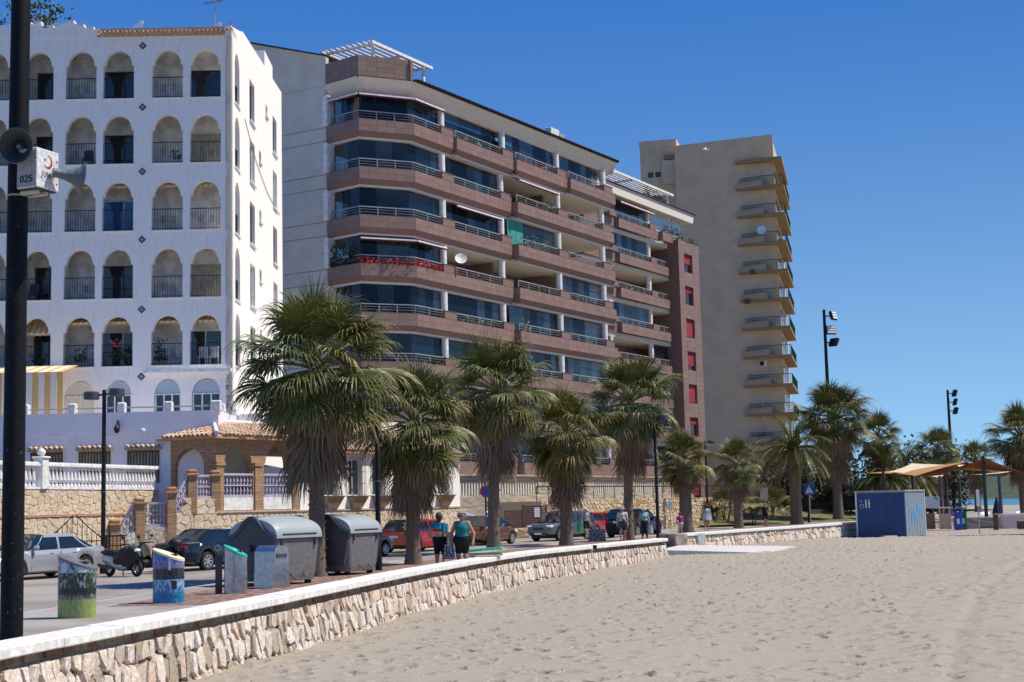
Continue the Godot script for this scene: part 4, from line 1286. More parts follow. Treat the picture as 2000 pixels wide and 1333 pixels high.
# ---------------------------------------------------------------- brown tiled apartment house
var tile_mesh: ArrayMesh
var tile_count := 0
func face_tiles(root: Node3D, rest: Dictionary, a: Vector2, z: Vector2, y0: float, y1: float, rows: int, wide := 0.64) -> void:
	# clads the upright face a-z (local x, z) with tiles; outside lies to the right of a -> z seen from above with z down
	var L := a.distance_to(z)
	var k: int = max(1, int(round(L / wide)))
	var d := (z - a) / L
	var n := Vector2(-d.y, d.x)
	if n.y < -0.2 or (n.x > 0.8): n = -n
	var h := (y1 - y0) / rows
	var bs := Basis(Vector3(d.x, 0, d.y), Vector3.UP, Vector3(n.x, 0, n.y))
	for i in k:
		for j in rows:
			var c := a.lerp(z, (i + 0.5) / k)
			var xf := Transform3D(bs.scaled_local(Vector3(L / k - 0.012, h - 0.012, 1.0)), Vector3(c.x + n.x * 0.012, y0 + (j + 0.5) * h, c.y + n.y * 0.012))
			var m: Material = M["tile%d" % (rng.randi() % 3)]
			if tile_count < 296:
				var o := part(root, "wall_tile", tile_mesh, m)
				o.transform = xf
				tile_count += 1
			else:
				if not rest.has(m): rest[m] = B.new()
				rest[m].x = xf
				rest[m].bb(Vector3(-0.5, -0.5, -0.012), Vector3(0.5, 0.5, 0.012))

func ribbon(b: B, line: Array, lo: float, hi: float, t: float, flip := 1.0) -> void:
	# an upright band of thickness t along a broken line of Vector2(x, z); its outer face is the line
	for i in line.size() - 1:
		var a: Vector2 = line[i]; var z: Vector2 = line[i + 1]
		var d := (z - a).normalized(); var n := Vector2(d.y, -d.x) * flip * t
		var p := [Vector3(a.x, 0, a.y), Vector3(z.x, 0, z.y), Vector3(z.x + n.x, 0, z.y + n.y), Vector3(a.x + n.x, 0, a.y + n.y)]
		var c: Vector3 = (p[0] + p[2]) / 2 + Vector3(0, (lo + hi) / 2, 0)
		var u := Vector3(0, hi, 0); var l := Vector3(0, lo, 0)
		for j in 4: b._out(c, [p[j] + l, p[(j + 1) % 4] + l, p[(j + 1) % 4] + u, p[j] + u])
		b._out(c, [p[0] + u, p[1] + u, p[2] + u, p[3] + u]); b._out(c, [p[0] + l, p[1] + l, p[2] + l, p[3] + l])

func steel_rail(b: B, line: Array, y: float, h: float, back: float) -> void:
	for i in line.size() - 1:
		var a := Vector3(line[i].x, y, line[i].y); var z := Vector3(line[i + 1].x, y, line[i + 1].y)
		b.bar(a + Vector3(0, h, 0), z + Vector3(0, h, 0), 0.06)
		for t in [0.35, 0.68]: b.bar(a + Vector3(0, h * t, 0), z + Vector3(0, h * t, 0), 0.018)
		var k: int = max(1, int(round(a.distance_to(z) / 1.35)))
		for j in k + 1:
			var q := a.lerp(z, float(j) / k)
			b.bar(q, q + Vector3(0, h, 0), 0.045)

func glazing(root: Node3D, a: Vector2, z: Vector2, y0: float, y1: float, mat: Material, wide := 0.95) -> void:
	var L := a.distance_to(z)
	var k: int = max(1, int(round(L / wide)))
	var d := (z - a) / L
	for i in k:
		var b := B.new()
		b.x = Transform3D(Basis(Vector3(d.x, 0, d.y), Vector3.UP, Vector3(-d.y, 0, d.x)), Vector3(a.lerp(z, (i + 0.5) / k).x, (y0 + y1) / 2, a.lerp(z, (i + 0.5) / k).y))
		b.box(Vector3.ZERO, Vector3(L / k - 0.02, y1 - y0, 0.012))
		part(root, "glass_pane", b, mat if mat != M.glass else [M.glass, M.glass_deep, M.glass, M.glass_pale][rng.randi() % 4])

func balcony_plant(root: Node3D, c: Vector3, w: float, h: float, mat: Material, called := "balcony_plant", k := 46) -> void:
	var b := B.new()
	for i in k:
		var o := c + Vector3(rng.randf_range(-w, w), rng.randf_range(0.0, h) * rng.randf(), rng.randf_range(-0.2, 0.2))
		var d := Vector3(rng.randf_range(-1, 1), rng.randf_range(0.1, 1.2), rng.randf_range(-1, 1)).normalized() * rng.randf_range(0.12, 0.26)
		var s := d.cross(Vector3(rng.randf_range(-1, 1), 0.2, rng.randf_range(-1, 1))).normalized() * 0.05
		b.quad(o, o + d * 0.5 + s, o + d, o + d * 0.5 - s)
	part(root, called, b, mat, Vector3.ZERO, "stuff")

func build_brown_house() -> void:
	var tb := B.new()
	tb.bb(Vector3(-0.5, -0.5, -0.012), Vector3(0.5, 0.5, 0.012))
	tile_mesh = tb.mesh()
	var h := thing("brown_apartment_house", "long apartment house clad in brown tiles with stepped balconies and glazed corner", "building", P(-5.96, 91.0), STREET)
	var rest := {}
	var C1 := Vector2(-3.04, -2.14); var C2 := Vector2(-2.65, -5.0)
	var YP := []
	for k in 8: YP.append(26.53 - 3.083 * k)
	var b := B.new()
	var trim := B.new()
	var cream := B.new()
	var slabs := B.new()
	var lower := B.new()
	var plan := [0.0, 4.75, 12.3, 20.0, 27.6]
	for k in 8:
		var y: float = YP[k]
		var off := [0.0, 0.22, 0.45, 0.68] if k == 0 else [0.0, 0.0, 0.45, 0.45]
		var line := [C2, C1, Vector2(0, 0)]
		for i in 4:
			line.append(Vector2(plan[i], off[i])); line.append(Vector2(plan[i + 1], off[i]))
		var clean := [line[0]]
		for q in line:
			if q.distance_to(clean[clean.size() - 1]) > 0.05: clean.append(q)
		clean.append(Vector2(27.6, -2.6))
		var back := []
		for q in clean: back.append(q)
		ribbon(b, clean, y - 0.78, y, 0.2)
		# tiles face by face, the near corner first
		for i in clean.size() - 1:
			face_tiles(h, rest, clean[i], clean[i + 1], y - 0.78, y - 0.03, 2)
		# dark cap, sloping dark fascia and the cream lip below
		var cap := []
		for q in clean: cap.append(q)
		ribbon(trim, cap, y + 0.002, y + 0.035, 0.23)
		for i in clean.size() - 1:
			var a: Vector2 = clean[i]; var z: Vector2 = clean[i + 1]
			var d := (z - a).normalized(); var n := Vector2(d.y, -d.x) * 0.25
			var A := Vector3(a.x, y - 0.785, a.y); var Z := Vector3(z.x, y - 0.785, z.y)
			var N := Vector3(n.x, -0.32, n.y)
			lower._out(A + Vector3(n.x, 0.2, n.y) * 3.0, [A, Z, Z + N, A + N])
			cream._out(A + Vector3(n.x, 0.2, n.y) * 3.0, [A + N, Z + N, Z + N + Vector3(0, -0.13, 0), A + N + Vector3(0, -0.13, 0)])
		# floor slab
		var poly := PackedVector2Array()
		for q in clean: poly.append(Vector2(q.x, q.y))
		poly.append(Vector2(27.6, -6.5)); poly.append(Vector2(-2.4, -6.5))
		var fl := Geometry2D.offset_polygon(poly, -0.26)
		if fl.size():
			slabs.x = Transform3D(Basis(Vector3(1, 0, 0), Vector3(0, 0, 1), Vector3(0, -1, 0)), Vector3(0, 0, 0))
			slabs.prism(fl[0], -(y - 0.95), -(y - 1.22))
			slabs.x = Transform3D()
	part(h, "parapets", b, M.tile_joint)
	part(h, "parapet_caps", trim, M.tile_trim)
	part(h, "sloping_fascias", lower, M.tile1)
	part(h, "slab_edges", cream, M.cream)
	part(h, "floor_slabs", slabs, M.cream)
	# piers on the parapets and white columns
	for k in 8:
		var y: float = YP[k]
		var o2: Array = [0.0, 0.22, 0.45, 0.68] if k == 0 else [0.0, 0.0, 0.45, 0.45]
		for e in [[3.95, 0], [11.5, 1], [19.1, 2], [26.4, 3]]:
			b = B.new()
			b.bb(Vector3(e[0] - 0.72, y + 0.036, o2[e[1]] - 0.75), Vector3(e[0] + 0.72, y + 0.52, o2[e[1]] + 0.005))
			part(h, "pier_block", b, M.tile1)
			b = B.new()
			b.bb(Vector3(e[0] - 0.75, y + 0.52, o2[e[1]] - 0.78), Vector3(e[0] + 0.75, y + 0.56, o2[e[1]] + 0.03))
			part(h, "pier_cap", b, M.tile_trim)
			b = B.new()
			b.tube([Vector3(e[0] - 0.1, y + 0.55, o2[e[1]] - 0.45), Vector3(e[0] - 0.1, y + 1.9, o2[e[1]] - 0.45)], [0.24, 0.24], 14)
			part(h, "column", b, M.white_paint)
		b = B.new()
		steel_rail(b, [C2 + Vector2(0.2, -0.0), C1 + Vector2(0.14, -0.1), Vector2(0.0, -0.14), Vector2(3.2, -0.14)], y + 0.035, 0.52, 0)
		part(h, "steel_railing", b, M.rail_steel)
		for e in [[4.75, 10.75, 1], [12.35, 18.35, 2], [19.85, 25.65, 3]]:
			b = B.new()
			steel_rail(b, [Vector2(e[0], o2[e[2]] - 0.14), Vector2(e[1], o2[e[2]] - 0.14)], y + 0.035, 0.5, 0)
			part(h, "steel_railing", b, M.rail_steel)
	# which bays are closed with sliding glass (1), open (0)
	var GL := [[1, 1, 1, 1, 1], [1, 1, 1, 0, 0], [1, 1, 1, 2, 0], [1, 1, 0, 0, 1], [1, 1, 1, 1, 1], [1, 1, 1, 1, 1], [1, 1, 1, 1, 1], [1, 1, 1, 1, 1]]
	for k in 8:
		var y: float = YP[k]; var t := y + 1.84
		glazing(h, C2 + Vector2(0.55, 0.1), C1 + Vector2(0.42, -0.3), y - 0.9, t, M.glass)
		glazing(h, C1 + Vector2(0.42, -0.3), Vector2(0.1, -0.55), y - 0.9, t, M.glass)
		glazing(h, Vector2(0.1, -0.55), Vector2(3.6, -0.55), y - 0.9, t, M.glass)
		for e in [[4.2, 11.1, 2, 0.0], [11.8, 18.7, 3, 0.4], [19.4, 26.1, 4, 0.4]]:
			if GL[k][e[2]] == 1: glazing(h, Vector2(e[0], e[3] - 0.55), Vector2(e[1], e[3] - 0.55), y - 0.9, t, M.glass)
			elif GL[k][e[2]] == 2:
				glazing(h, Vector2(e[0], e[3] - 0.55), Vector2(e[0] + 2.2, e[3] - 0.55), y - 0.9, t, M.teal_curtain)
				glazing(h, Vector2(e[0] + 2.2, e[3] - 0.55), Vector2(e[1], e[3] - 0.55), y - 0.9, t, M.glass)
	# the rooms behind: a back wall with dark doors
	b = B.new()
	var dh := []
	for k in 8:
		for e in [[-1.2, 2.6], [5.2, 8.8], [12.8, 15.4], [20.3, 23.4]]:
			dh.append(Rect2(e[0], YP[k] - 0.94, e[1] - e[0], 2.35))
	b.panel(-2.2, 27.4, 0.3, 29.2, -3.4, 0.25, dh)
	for k in 8:
		for xx in [4.0, 11.6, 19.2]: b.bb(Vector3(xx - 0.1, YP[k] - 0.94, -3.4), Vector3(xx + 0.1, YP[k] + 1.85, -1.3))
	part(h, "room_walls", b, M.tile1)
	for r: Rect2 in dh:
		window_set(h, "balcony_door", r.position.x + 0.02, r.end.x - 0.02, r.position.y + 0.02, r.end.y - 0.02, -3.5, M.iron_grey, M.dark_glass, 3, 0.07)
	# curtains, blinds and furniture seen through the glass
	for k in 8:
		for e in [[-1.6, 3.4], [5.0, 10.6], [12.4, 18.2], [20.0, 25.6]]:
			if rng.randf() < 0.75:
				var wide := rng.randf_range(0.5, 1.6); var cx := rng.randf_range(e[0] + wide, e[1] - wide)
				b = B.new()
				for i in int(wide / 0.08): b.bb(Vector3(cx + i * 0.08, YP[k] - 0.9, -3.3 + 0.03 * (i % 2)), Vector3(cx + i * 0.08 + 0.08, YP[k] + 1.5, -3.28 + 0.03 * (i % 2)))
				part(h, "curtain", b, M.curtain if rng.randf() < 0.7 else M.box_grey)
			if rng.randf() < 0.6:
				var cx := rng.randf_range(e[0] + 0.8, e[1] - 0.8)
				b = B.new()
				b.cbox(Vector3(cx, YP[k] - 0.2, -1.9), Vector3(0.9, 0.06, 0.9), 0.02); b.bar(Vector3(cx, YP[k] - 0.94, -1.9), Vector3(cx, YP[k] - 0.2, -1.9), 0.08)
				for s in [-1, 1]:
					b.cbox(Vector3(cx + s * 0.85, YP[k] - 0.48, -1.9), Vector3(0.45, 0.05, 0.45), 0.02); b.cbox(Vector3(cx + s * 1.08, YP[k] - 0.15, -1.9), Vector3(0.05, 0.65, 0.45), 0.02)
					b.bar(Vector3(cx + s * 0.85, YP[k] - 0.94, -1.9), Vector3(cx + s * 0.85, YP[k] - 0.5, -1.9), 0.3)
				part(h, "terrace_table_set", b, M.box_white)
	# left end wall of grey render with joints, gable and chimney
	b = B.new()
	var ends := [0.3]
	for k in range(7, -1, -1): ends.append_array([YP[k] - 0.95, YP[k] - 0.05])
	ends.append(29.3)
	b.x = Transform3D(Basis(Vector3(0, 0, 1), Vector3.UP, Vector3(-1, 0, 0)), Vector3(-2.55, 0, 0))
	for i in ends.size() - 1: b.bb(Vector3(-20.0, ends[i] + 0.02, -0.3), Vector3(-5.06, ends[i + 1] - 0.02, 0.0))
	b.prism(PackedVector2Array([Vector2(-20.0, 29.3), Vector2(-5.06, 29.3), Vector2(-5.06, 31.2), Vector2(-12.6, 33.6), Vector2(-20, 31.4)]), -0.3, 0.0)
	part(h, "end_wall", b, M.grey_render)
	b = B.new()
	b.x = Transform3D(Basis(Vector3(0, 0, 1), Vector3.UP, Vector3(-1, 0, 0)), Vector3(-2.55, 0, 0))
	b.bb(Vector3(-20.0, 0.3, -0.3), Vector3(-5.1, 29.3, -0.06))
	part(h, "end_wall_joints", b, M.tile_joint)
	b = B.new()
	for k in 8:
		b = B.new()
		b.bb(Vector3(-2.9, YP[k] - 0.03, -5.1), Vector3(-2.0, YP[k] + 1.9, -4.75))
		part(h, "end_pillar", b, M.white_paint)
	# main roof: cornice, eave, dark tiles
	b = B.new()
	var crn := [C2, C1, Vector2(0, 0), Vector2(27.9, 0.68)]
	for i in 3:
		var a: Vector2 = crn[i]; var z: Vector2 = crn[i + 1]
		var d := (z - a).normalized(); var n := Vector2(d.y, -d.x)
		var f := func(q: Vector2, o: float, y: float): return Vector3(q.x + n.x * o, y, q.y + n.y * o)
		b._out(f.call(a, 3.0, 29.0), [f.call(a, 0.5, 28.35), f.call(z, 0.5, 28.35), f.call(z, -0.1, 29.25), f.call(a, -0.1, 29.25)])
		b._out(f.call(a, 3.0, 29.5), [f.call(a, 0.5, 28.35), f.call(z, 0.5, 28.35), f.call(z, 1.2, 28.35), f.call(a, 1.2, 28.35)])
	b.bb(Vector3(27.6, 28.36, -6.0), Vector3(27.9, 29.24, 0.6))
	part(h, "cornice", b, M.cream)
	b = B.new()
	b.quad(Vector3(0.0, 29.3, 0.25), Vector3(28.0, 29.3, 0.9), Vector3(28.0, 32.3, -9.0), Vector3(0.0, 33.4, -12.6))
	b.quad(Vector3(0.0, 29.24, 0.25), Vector3(28.0, 29.24, 0.9), Vector3(28.0, 29.3, 0.9), Vector3(0.0, 29.3, 0.25))
	b.quad(Vector3(28.0, 29.24, 0.9), Vector3(28.0, 29.24, -9), Vector3(28.0, 32.3, -9.0), Vector3(28.0, 29.3, 0.9))
	b.quad(Vector3(-2.8, 31.25, -5.0), Vector3(0.1, 31.25, -5.0), Vector3(0.1, 33.7, -12.6), Vector3(-2.8, 33.7, -12.6))
	b.quad(Vector3(-2.8, 31.5, -20.2), Vector3(-2.8, 33.75, -12.6), Vector3(0.1, 33.75, -12.6), Vector3(0.1, 31.5, -20.2))
	part(h, "roof", b, M.roof_dark)
	tile_row(h, "eave_tile", 0.0, 28.0, Vector3(0.0, 29.36, 0.02), Vector3(1, 0, 0.0232).normalized(), Vector3(0, -0.3, 0.95).normalized(), 0.3, 0.36, [M.roof_dark], true)
	# roof terrace of tiles over the glazed corner with a white pergola
	b = B.new()
	var ter := [C2, C1, Vector2(0, 0), Vector2(0.05, -2.4)]
	ribbon(b, ter, 29.3, 30.65, 0.25)
	part(h, "roof_terrace", b, M.tile_joint)
	for i in 3: face_tiles(h, rest, ter[i], ter[i + 1], 29.34, 30.62, 4)
	pergola(h, Transform3D(Basis(Vector3.UP, deg_to_rad(0)), Vector3(-1.5, 30.0, -5.9)), 6.2, 4.0, 1.75)
	# set-back second block
	var Y2 := []
	for k in 8: Y2.append(25.95 - 2.98 * k)
	b = B.new(); trim = B.new(); cream = B.new(); lower = B.new(); slabs = B.new()
	for k in 8:
		var y: float = Y2[k]
		var line := [Vector2(27.7, -2.3), Vector2(33.4, -2.3), Vector2(33.4, -1.9), Vector2(43.8, -1.9)]
		if k == 0: line = [Vector2(27.7, -2.3), Vector2(33.4, -2.3), Vector2(33.4, -1.9), Vector2(41.4, -1.9), Vector2(41.4, -1.5), Vector2(43.8, -1.5)]
		ribbon(b, line, y - 0.78, y, 0.2)
		for i in line.size() - 1: face_tiles(h, rest, line[i], line[i + 1], y - 0.78, y - 0.03, 2)
		ribbon(trim, line, y + 0.002, y + 0.03, 0.23)
		ribbon(cream, [Vector2(27.7, -2.55), Vector2(43.8, -2.15)], y - 1.15, y - 0.78, 0.3)
		slabs.bb(Vector3(27.7, y - 1.2, -6.4), Vector3(43.8, y - 1.0, -2.5))
		for e in [32.3, 40.3]:
			var o := B.new()
			o.bb(Vector3(e - 0.6, y + 0.031, -2.8), Vector3(e + 0.6, y + 0.5, -1.89))
			part(h, "pier_block", o, M.tile1)
			o = B.new()
			o.tube([Vector3(e, y + 0.5, -2.5), Vector3(e, y + 1.85, -2.5)], [0.23, 0.23], 12)
			part(h, "column", o, M.white_paint)
		for e in [[27.9, 31.6, 0], [33.4, 39.6, 1], [41.0, 43.7, 2]]:
			var o := B.new()
			steel_rail(o, [Vector2(e[0], -2.1), Vector2(e[1], -2.1)], y + 0.03, 0.5, 0)
			part(h, "steel_railing", o, M.rail_steel)
			if [[0, 1, 1], [0, 1, 0], [0, 0, 0], [0, 1, 0], [1, 0, 1], [1, 1, 1], [1, 1, 1], [1, 1, 1]][k][e[2]]: glazing(h, Vector2(e[0] - 0.3, -2.5), Vector2(e[1] + 0.4 + (3.6 if k == 0 and e[2] == 2 else 0.0), -2.5), y - 0.9, y + 1.85, M.frosted if k == 0 and e[2] == 2 else M.glass)
	part(h, "parapets", b, M.tile_joint)
	part(h, "parapet_caps", trim, M.tile_trim)
	part(h, "slab_edges", cream, M.cream)
	part(h, "floor_slabs", slabs, M.cream)
	b = B.new()
	dh = []
	for k in 8:
		for e in [[28.6, 31.0], [34.0, 38.2], [41.0, 43.2]]: dh.append(Rect2(e[0], Y2[k] - 0.95, e[1] - e[0], 2.3))
	b.panel(27.6, 43.9, 0.3, 27.9, -4.9, 0.25, dh)
	part(h, "room_walls", b, M.tile1)
	for r: Rect2 in dh: window_set(h, "balcony_door", r.position.x + 0.02, r.end.x - 0.02, r.position.y + 0.02, r.end.y - 0.02, -5.0, M.iron_grey, M.dark_glass, 2, 0.07)
	b = B.new()
	b.prism(PackedVector2Array([Vector2(27.9, 27.85), Vector2(48.9, 27.85), Vector2(49.3, 28.7), Vector2(27.9, 28.7)]), -4.5, -1.75)
	part(h, "cornice", b, M.cream)
	b = B.new()
	b.quad(Vector3(27.9, 28.71, -1.6), Vector3(49.5, 28.71, -1.6), Vector3(49.5, 29.6, -8.5), Vector3(27.9, 29.6, -8.5))
	b.bb(Vector3(27.9, 28.71, -1.72), Vector3(49.5, 28.79, -1.6))
	part(h, "roof", b, M.roof_dark)
	pergola(h, Transform3D(Basis(), Vector3(29.5, 28.6, -5.6)), 15.6, 3.4, 1.4)
	balcony_plant(h, Vector3(42.0, 28.8, -2.4), 2.2, 1.2, M.leaf_dark, "roof_plants", 320)
	# end wing of tile with red shutters
	b = B.new()
	var wh := []
	for k in 8: wh.append(Rect2(45.0, 22.75 - 2.985 * k, 1.85, 1.7))
	b.panel(43.8, 48.4, 0.3, 25.55, -1.1, 0.3, wh)
	b.bb(Vector3(43.8, 0.3, -6.0), Vector3(44.0, 25.55, -1.41))
	b.bb(Vector3(48.2, 0.3, -6.0), Vector3(48.4, 25.55, -1.41))
	part(h, "wing_wall", b, M.tile_joint)
	for j in 60:
		for e in [[43.8, 44.98], [46.87, 48.4]]: face_tiles(h, rest, Vector2(e[0], -1.1), Vector2(e[1], -1.1), 0.3 + j * 0.4208, 0.3 + (j + 1) * 0.4208, 1, 0.42)
	for k in 9:
		var top := 25.55 if k == 0 else 22.75 - 2.985 * (k - 1)
		var low := 22.75 + 1.7 - 2.985 * k if k < 8 else 0.3
		for j in 3: face_tiles(h, rest, Vector2(45.0, -1.1), Vector2(46.85, -1.1), lerp(low, top, j / 3.0), lerp(low, top, (j + 1) / 3.0), 1, 0.46)
	for k in 8:
		var y: float = wh[k].position.y
		var o := window_set(h, "window", 45.02, 46.83, y + 0.02, y + 1.68, -1.3, M.red_blind, M.dark_glass, 2, 0.06)
		b = B.new()
		var drop: float = [0.85, 0.55, 1.6, 1.25, 1.55, 0.6, 1.0, 1.0][k]
		var sl := int(drop / 0.07)
		for i in sl: b.bb(Vector3(45.06, y + 1.65 - (i + 1) * 0.07 + 0.008, -1.29), Vector3(46.79, y + 1.65 - i * 0.07, -1.26))
		part(o, "red_shutter", b, M.red_blind)
	balcony_plant(h, Vector3(46.0, 25.55, -1.3), 2.4, 0.8, M.leaf, "balcony_plant", 200)
	balcony_plant(h, Vector3(43.4, 26.0, -1.6), 1.9, 1.3, M.leaf, "balcony_plant", 170)
	for m in rest: part(h, "distant_tiles", rest[m], m, Vector3.ZERO, "stuff")
	# planting on the balconies
	for e in [[1.0, 3, 0.0, 0.5, 2.2], [7.6, 4, 0.0, 0.5, 2.2], [8.0, 3, 0.0, 0.4, 0.6], [13.6, 1, 0.45, 1.1, 0.4], [15.0, 2, 0.45, 1.3, 2.4], [14.5, 3, 0.45, 0.7, 1.8], [13.2, 4, 0.45, 1.2, 0.6], [6.5, 0, 0.22, 0.3, 1.5], [1.5, 5, 0.0, 0.5, 1.5], [21.5, 5, 0.45, 0.4, 1.0], [36.0, 2, -2.0, 0.5, 1.6], [36.4, 4, -2.0, 0.4, 1.6], [6.0, 6, 0.0, 0.4, 1.6], [22.0, 3, 0.45, 0.5, 1.4], [17.0, 1, 0.45, 0.7, 0.5]]:
		var yy: float = YP[e[1]] if e[0] < 28 else Y2[e[1]]
		balcony_plant(h, Vector3(e[0], yy + 0.02, e[2] - 0.15), e[4], e[3], M.leaf if e[1] % 2 else M.leaf_yellow, "balcony_plant", int(30 + e[4] * 30))
	var q := B.new()
	balcony_plant(h, Vector3(-1.5, YP[3] + 0.05, -1.15), 0.4, 0.2, M.leaf)
	for t in 24:
		var f := t / 23.0
		var c := Vector2(-3.04, -2.14).lerp(Vector2(0, 0), f * 2.0) if f < 0.5 else Vector2(0, 0).lerp(Vector2(3.1, 0), f * 2.0 - 1.0)
		balcony_plant(h, Vector3(c.x, YP[3] + 0.06, c.y - 0.02), 0.12, 0.3, M.flower_red, "geranium", 14)
	for t in 5: balcony_plant(h, Vector3(-2.85 + t * 0.08, YP[3] + 0.05, -2.3 - t * 0.6), 0.3, 1.6, M.leaf_dark, "balcony_shrub", 120)
	for t in 3: balcony_plant(h, Vector3(14.0 + t * 1.3, YP[0] + 0.03, 0.3), 0.6, 0.2, M.flower_red, "geranium", 16)
	# awnings: red valances under the slabs
	for e in [[0, C1, Vector2(0, 0)], [0, Vector2(0, 0), Vector2(3.4, 0)], [0, C2 + Vector2(0, 0.3), C1], [3, C1, Vector2(0, 0)], [3, Vector2(0, 0), Vector2(3.4, 0)], [1, Vector2(12.4, 0.45), Vector2(18.3, 0.45)], [2, Vector2(4.8, 0), Vector2(10.6, 0)], [9, Vector2(33.6, -1.85), Vector2(40.2, -1.85)]]:
		var y: float = (YP[e[0]] if e[0] < 8 else Y2[0]) + 1.78
		var a: Vector2 = e[1]; var z: Vector2 = e[2]
		var d := (z - a).normalized(); var n := Vector2(-d.y, d.x)
		b = B.new()
		var f := func(p: Vector2, o: float, yy: float): return Vector3(p.x + n.x * o, yy, p.y + n.y * o)
		var drop := 0.22 if e[0] != 9 else 0.4
		b.quad(f.call(a, -0.5, y), f.call(z, -0.5, y), f.call(z, 0.12, y - drop), f.call(a, 0.12, y - drop))
		b.quad(f.call(a, 0.12, y - drop), f.call(z, 0.12, y - drop), f.call(z, 0.13, y - drop - 0.12), f.call(a, 0.13, y - drop - 0.12))
		var o := part(h, "awning", b, M.awning_red)
		b = B.new()
		b.bar(f.call(a, 0.14, y - drop + 0.02), f.call(z, 0.14, y - drop + 0.02), 0.09)
		part(o, "awning_bar", b, M.white_paint)
	# satellite dish
	b = B.new()
	b.x = Transform3D(Basis(Vector3.UP, deg_to_rad(-50)) * Basis(Vector3(1, 0, 0), 1.2), Vector3(4.9, YP[3] + 1.05, 0.25))
	b.lathe([Vector2(0.0, 0.0), Vector2(0.25, 0.03), Vector2(0.4, 0.1), Vector2(0.39, 0.11), Vector2(0.2, 0.05), Vector2(0.0, 0.02)], 16)
	part(h, "satellite_dish", b, M.white_paint)
	# tiled body reaching the ground, pale stone base with louvres
	b = B.new()
	ribbon(b, [C2, C1, Vector2(0, 0), Vector2(27.5, 0)], 3.6, 4.3, 0.4)
	part(h, "lowest_band", b, M.tile0)
	b = B.new()
	var lh := []
	for i in 5: lh.append(Rect2(0.3 + i * 7.0, 2.75, 5.6, 0.85))
	b.panel(-3.5, 40.0, -0.2, 4.0, 1.2, 0.3, lh)
	b.bb(Vector3(-3.5, -0.2, -6), Vector3(-3.2, 4.0, 0.89))
	b.bb(Vector3(-3.5, 3.98, -2.0), Vector3(40.0, 4.1, 1.4))
	part(h, "base_wall", b, M.base_stone)
	for r: Rect2 in lh:
		b = B.new()
		for i in 16: b.bar(Vector3(r.position.x + 0.15 + i * 0.35, 2.75, 1.08), Vector3(r.position.x + 0.15 + i * 0.35, 3.6, 1.08), 0.13)
		var o := part(h, "louvre", b, M.cream)
		b = B.new()
		b.bb(Vector3(r.position.x - 0.2, 2.5, -1.0), Vector3(r.end.x + 0.2, 3.9, -0.95))
		b.bb(Vector3(r.position.x - 0.2, 2.6, -0.95), Vector3(r.end.x + 0.2, 2.7, 0.89)); b.bb(Vector3(r.position.x - 0.2, 3.7, -0.95), Vector3(r.end.x + 0.2, 3.8, 0.89))
		part(o, "garage_wall", b, M.base_stone)

func pergola(root: Node3D, xf: Transform3D, long: float, wide: float, high: float) -> void:
	var b := B.new()
	b.x = xf
	for xx in [0.0, long * 0.5, long]: b.bar(Vector3(xx, high, 0), Vector3(xx, high, wide), 0.14)
	b.bar(Vector3(-0.4, high + 0.02, wide), Vector3(long + 0.4, high + 0.02, wide), 0.2); b.bar(Vector3(-0.4, high + 0.02, 0), Vector3(long + 0.4, high + 0.02, 0), 0.2)
	for xx in [0.2, long - 0.2]:
		for zz in [0.1, wide - 0.3]: b.bar(Vector3(xx, -2.0, zz), Vector3(xx, high, zz), 0.18)
	var o := part(root, "pergola", b, M.white_paint)
	for i in 9:
		b = B.new()
		b.x = xf
		b.bar(Vector3(-0.4, high + 0.12, 0.25 + (wide - 0.5) * i / 8.0), Vector3(long + 0.4, high + 0.12, 0.25 + (wide - 0.5) * i / 8.0), 0.13, 0.07)
		part(o, "slat", b, M.white_paint)

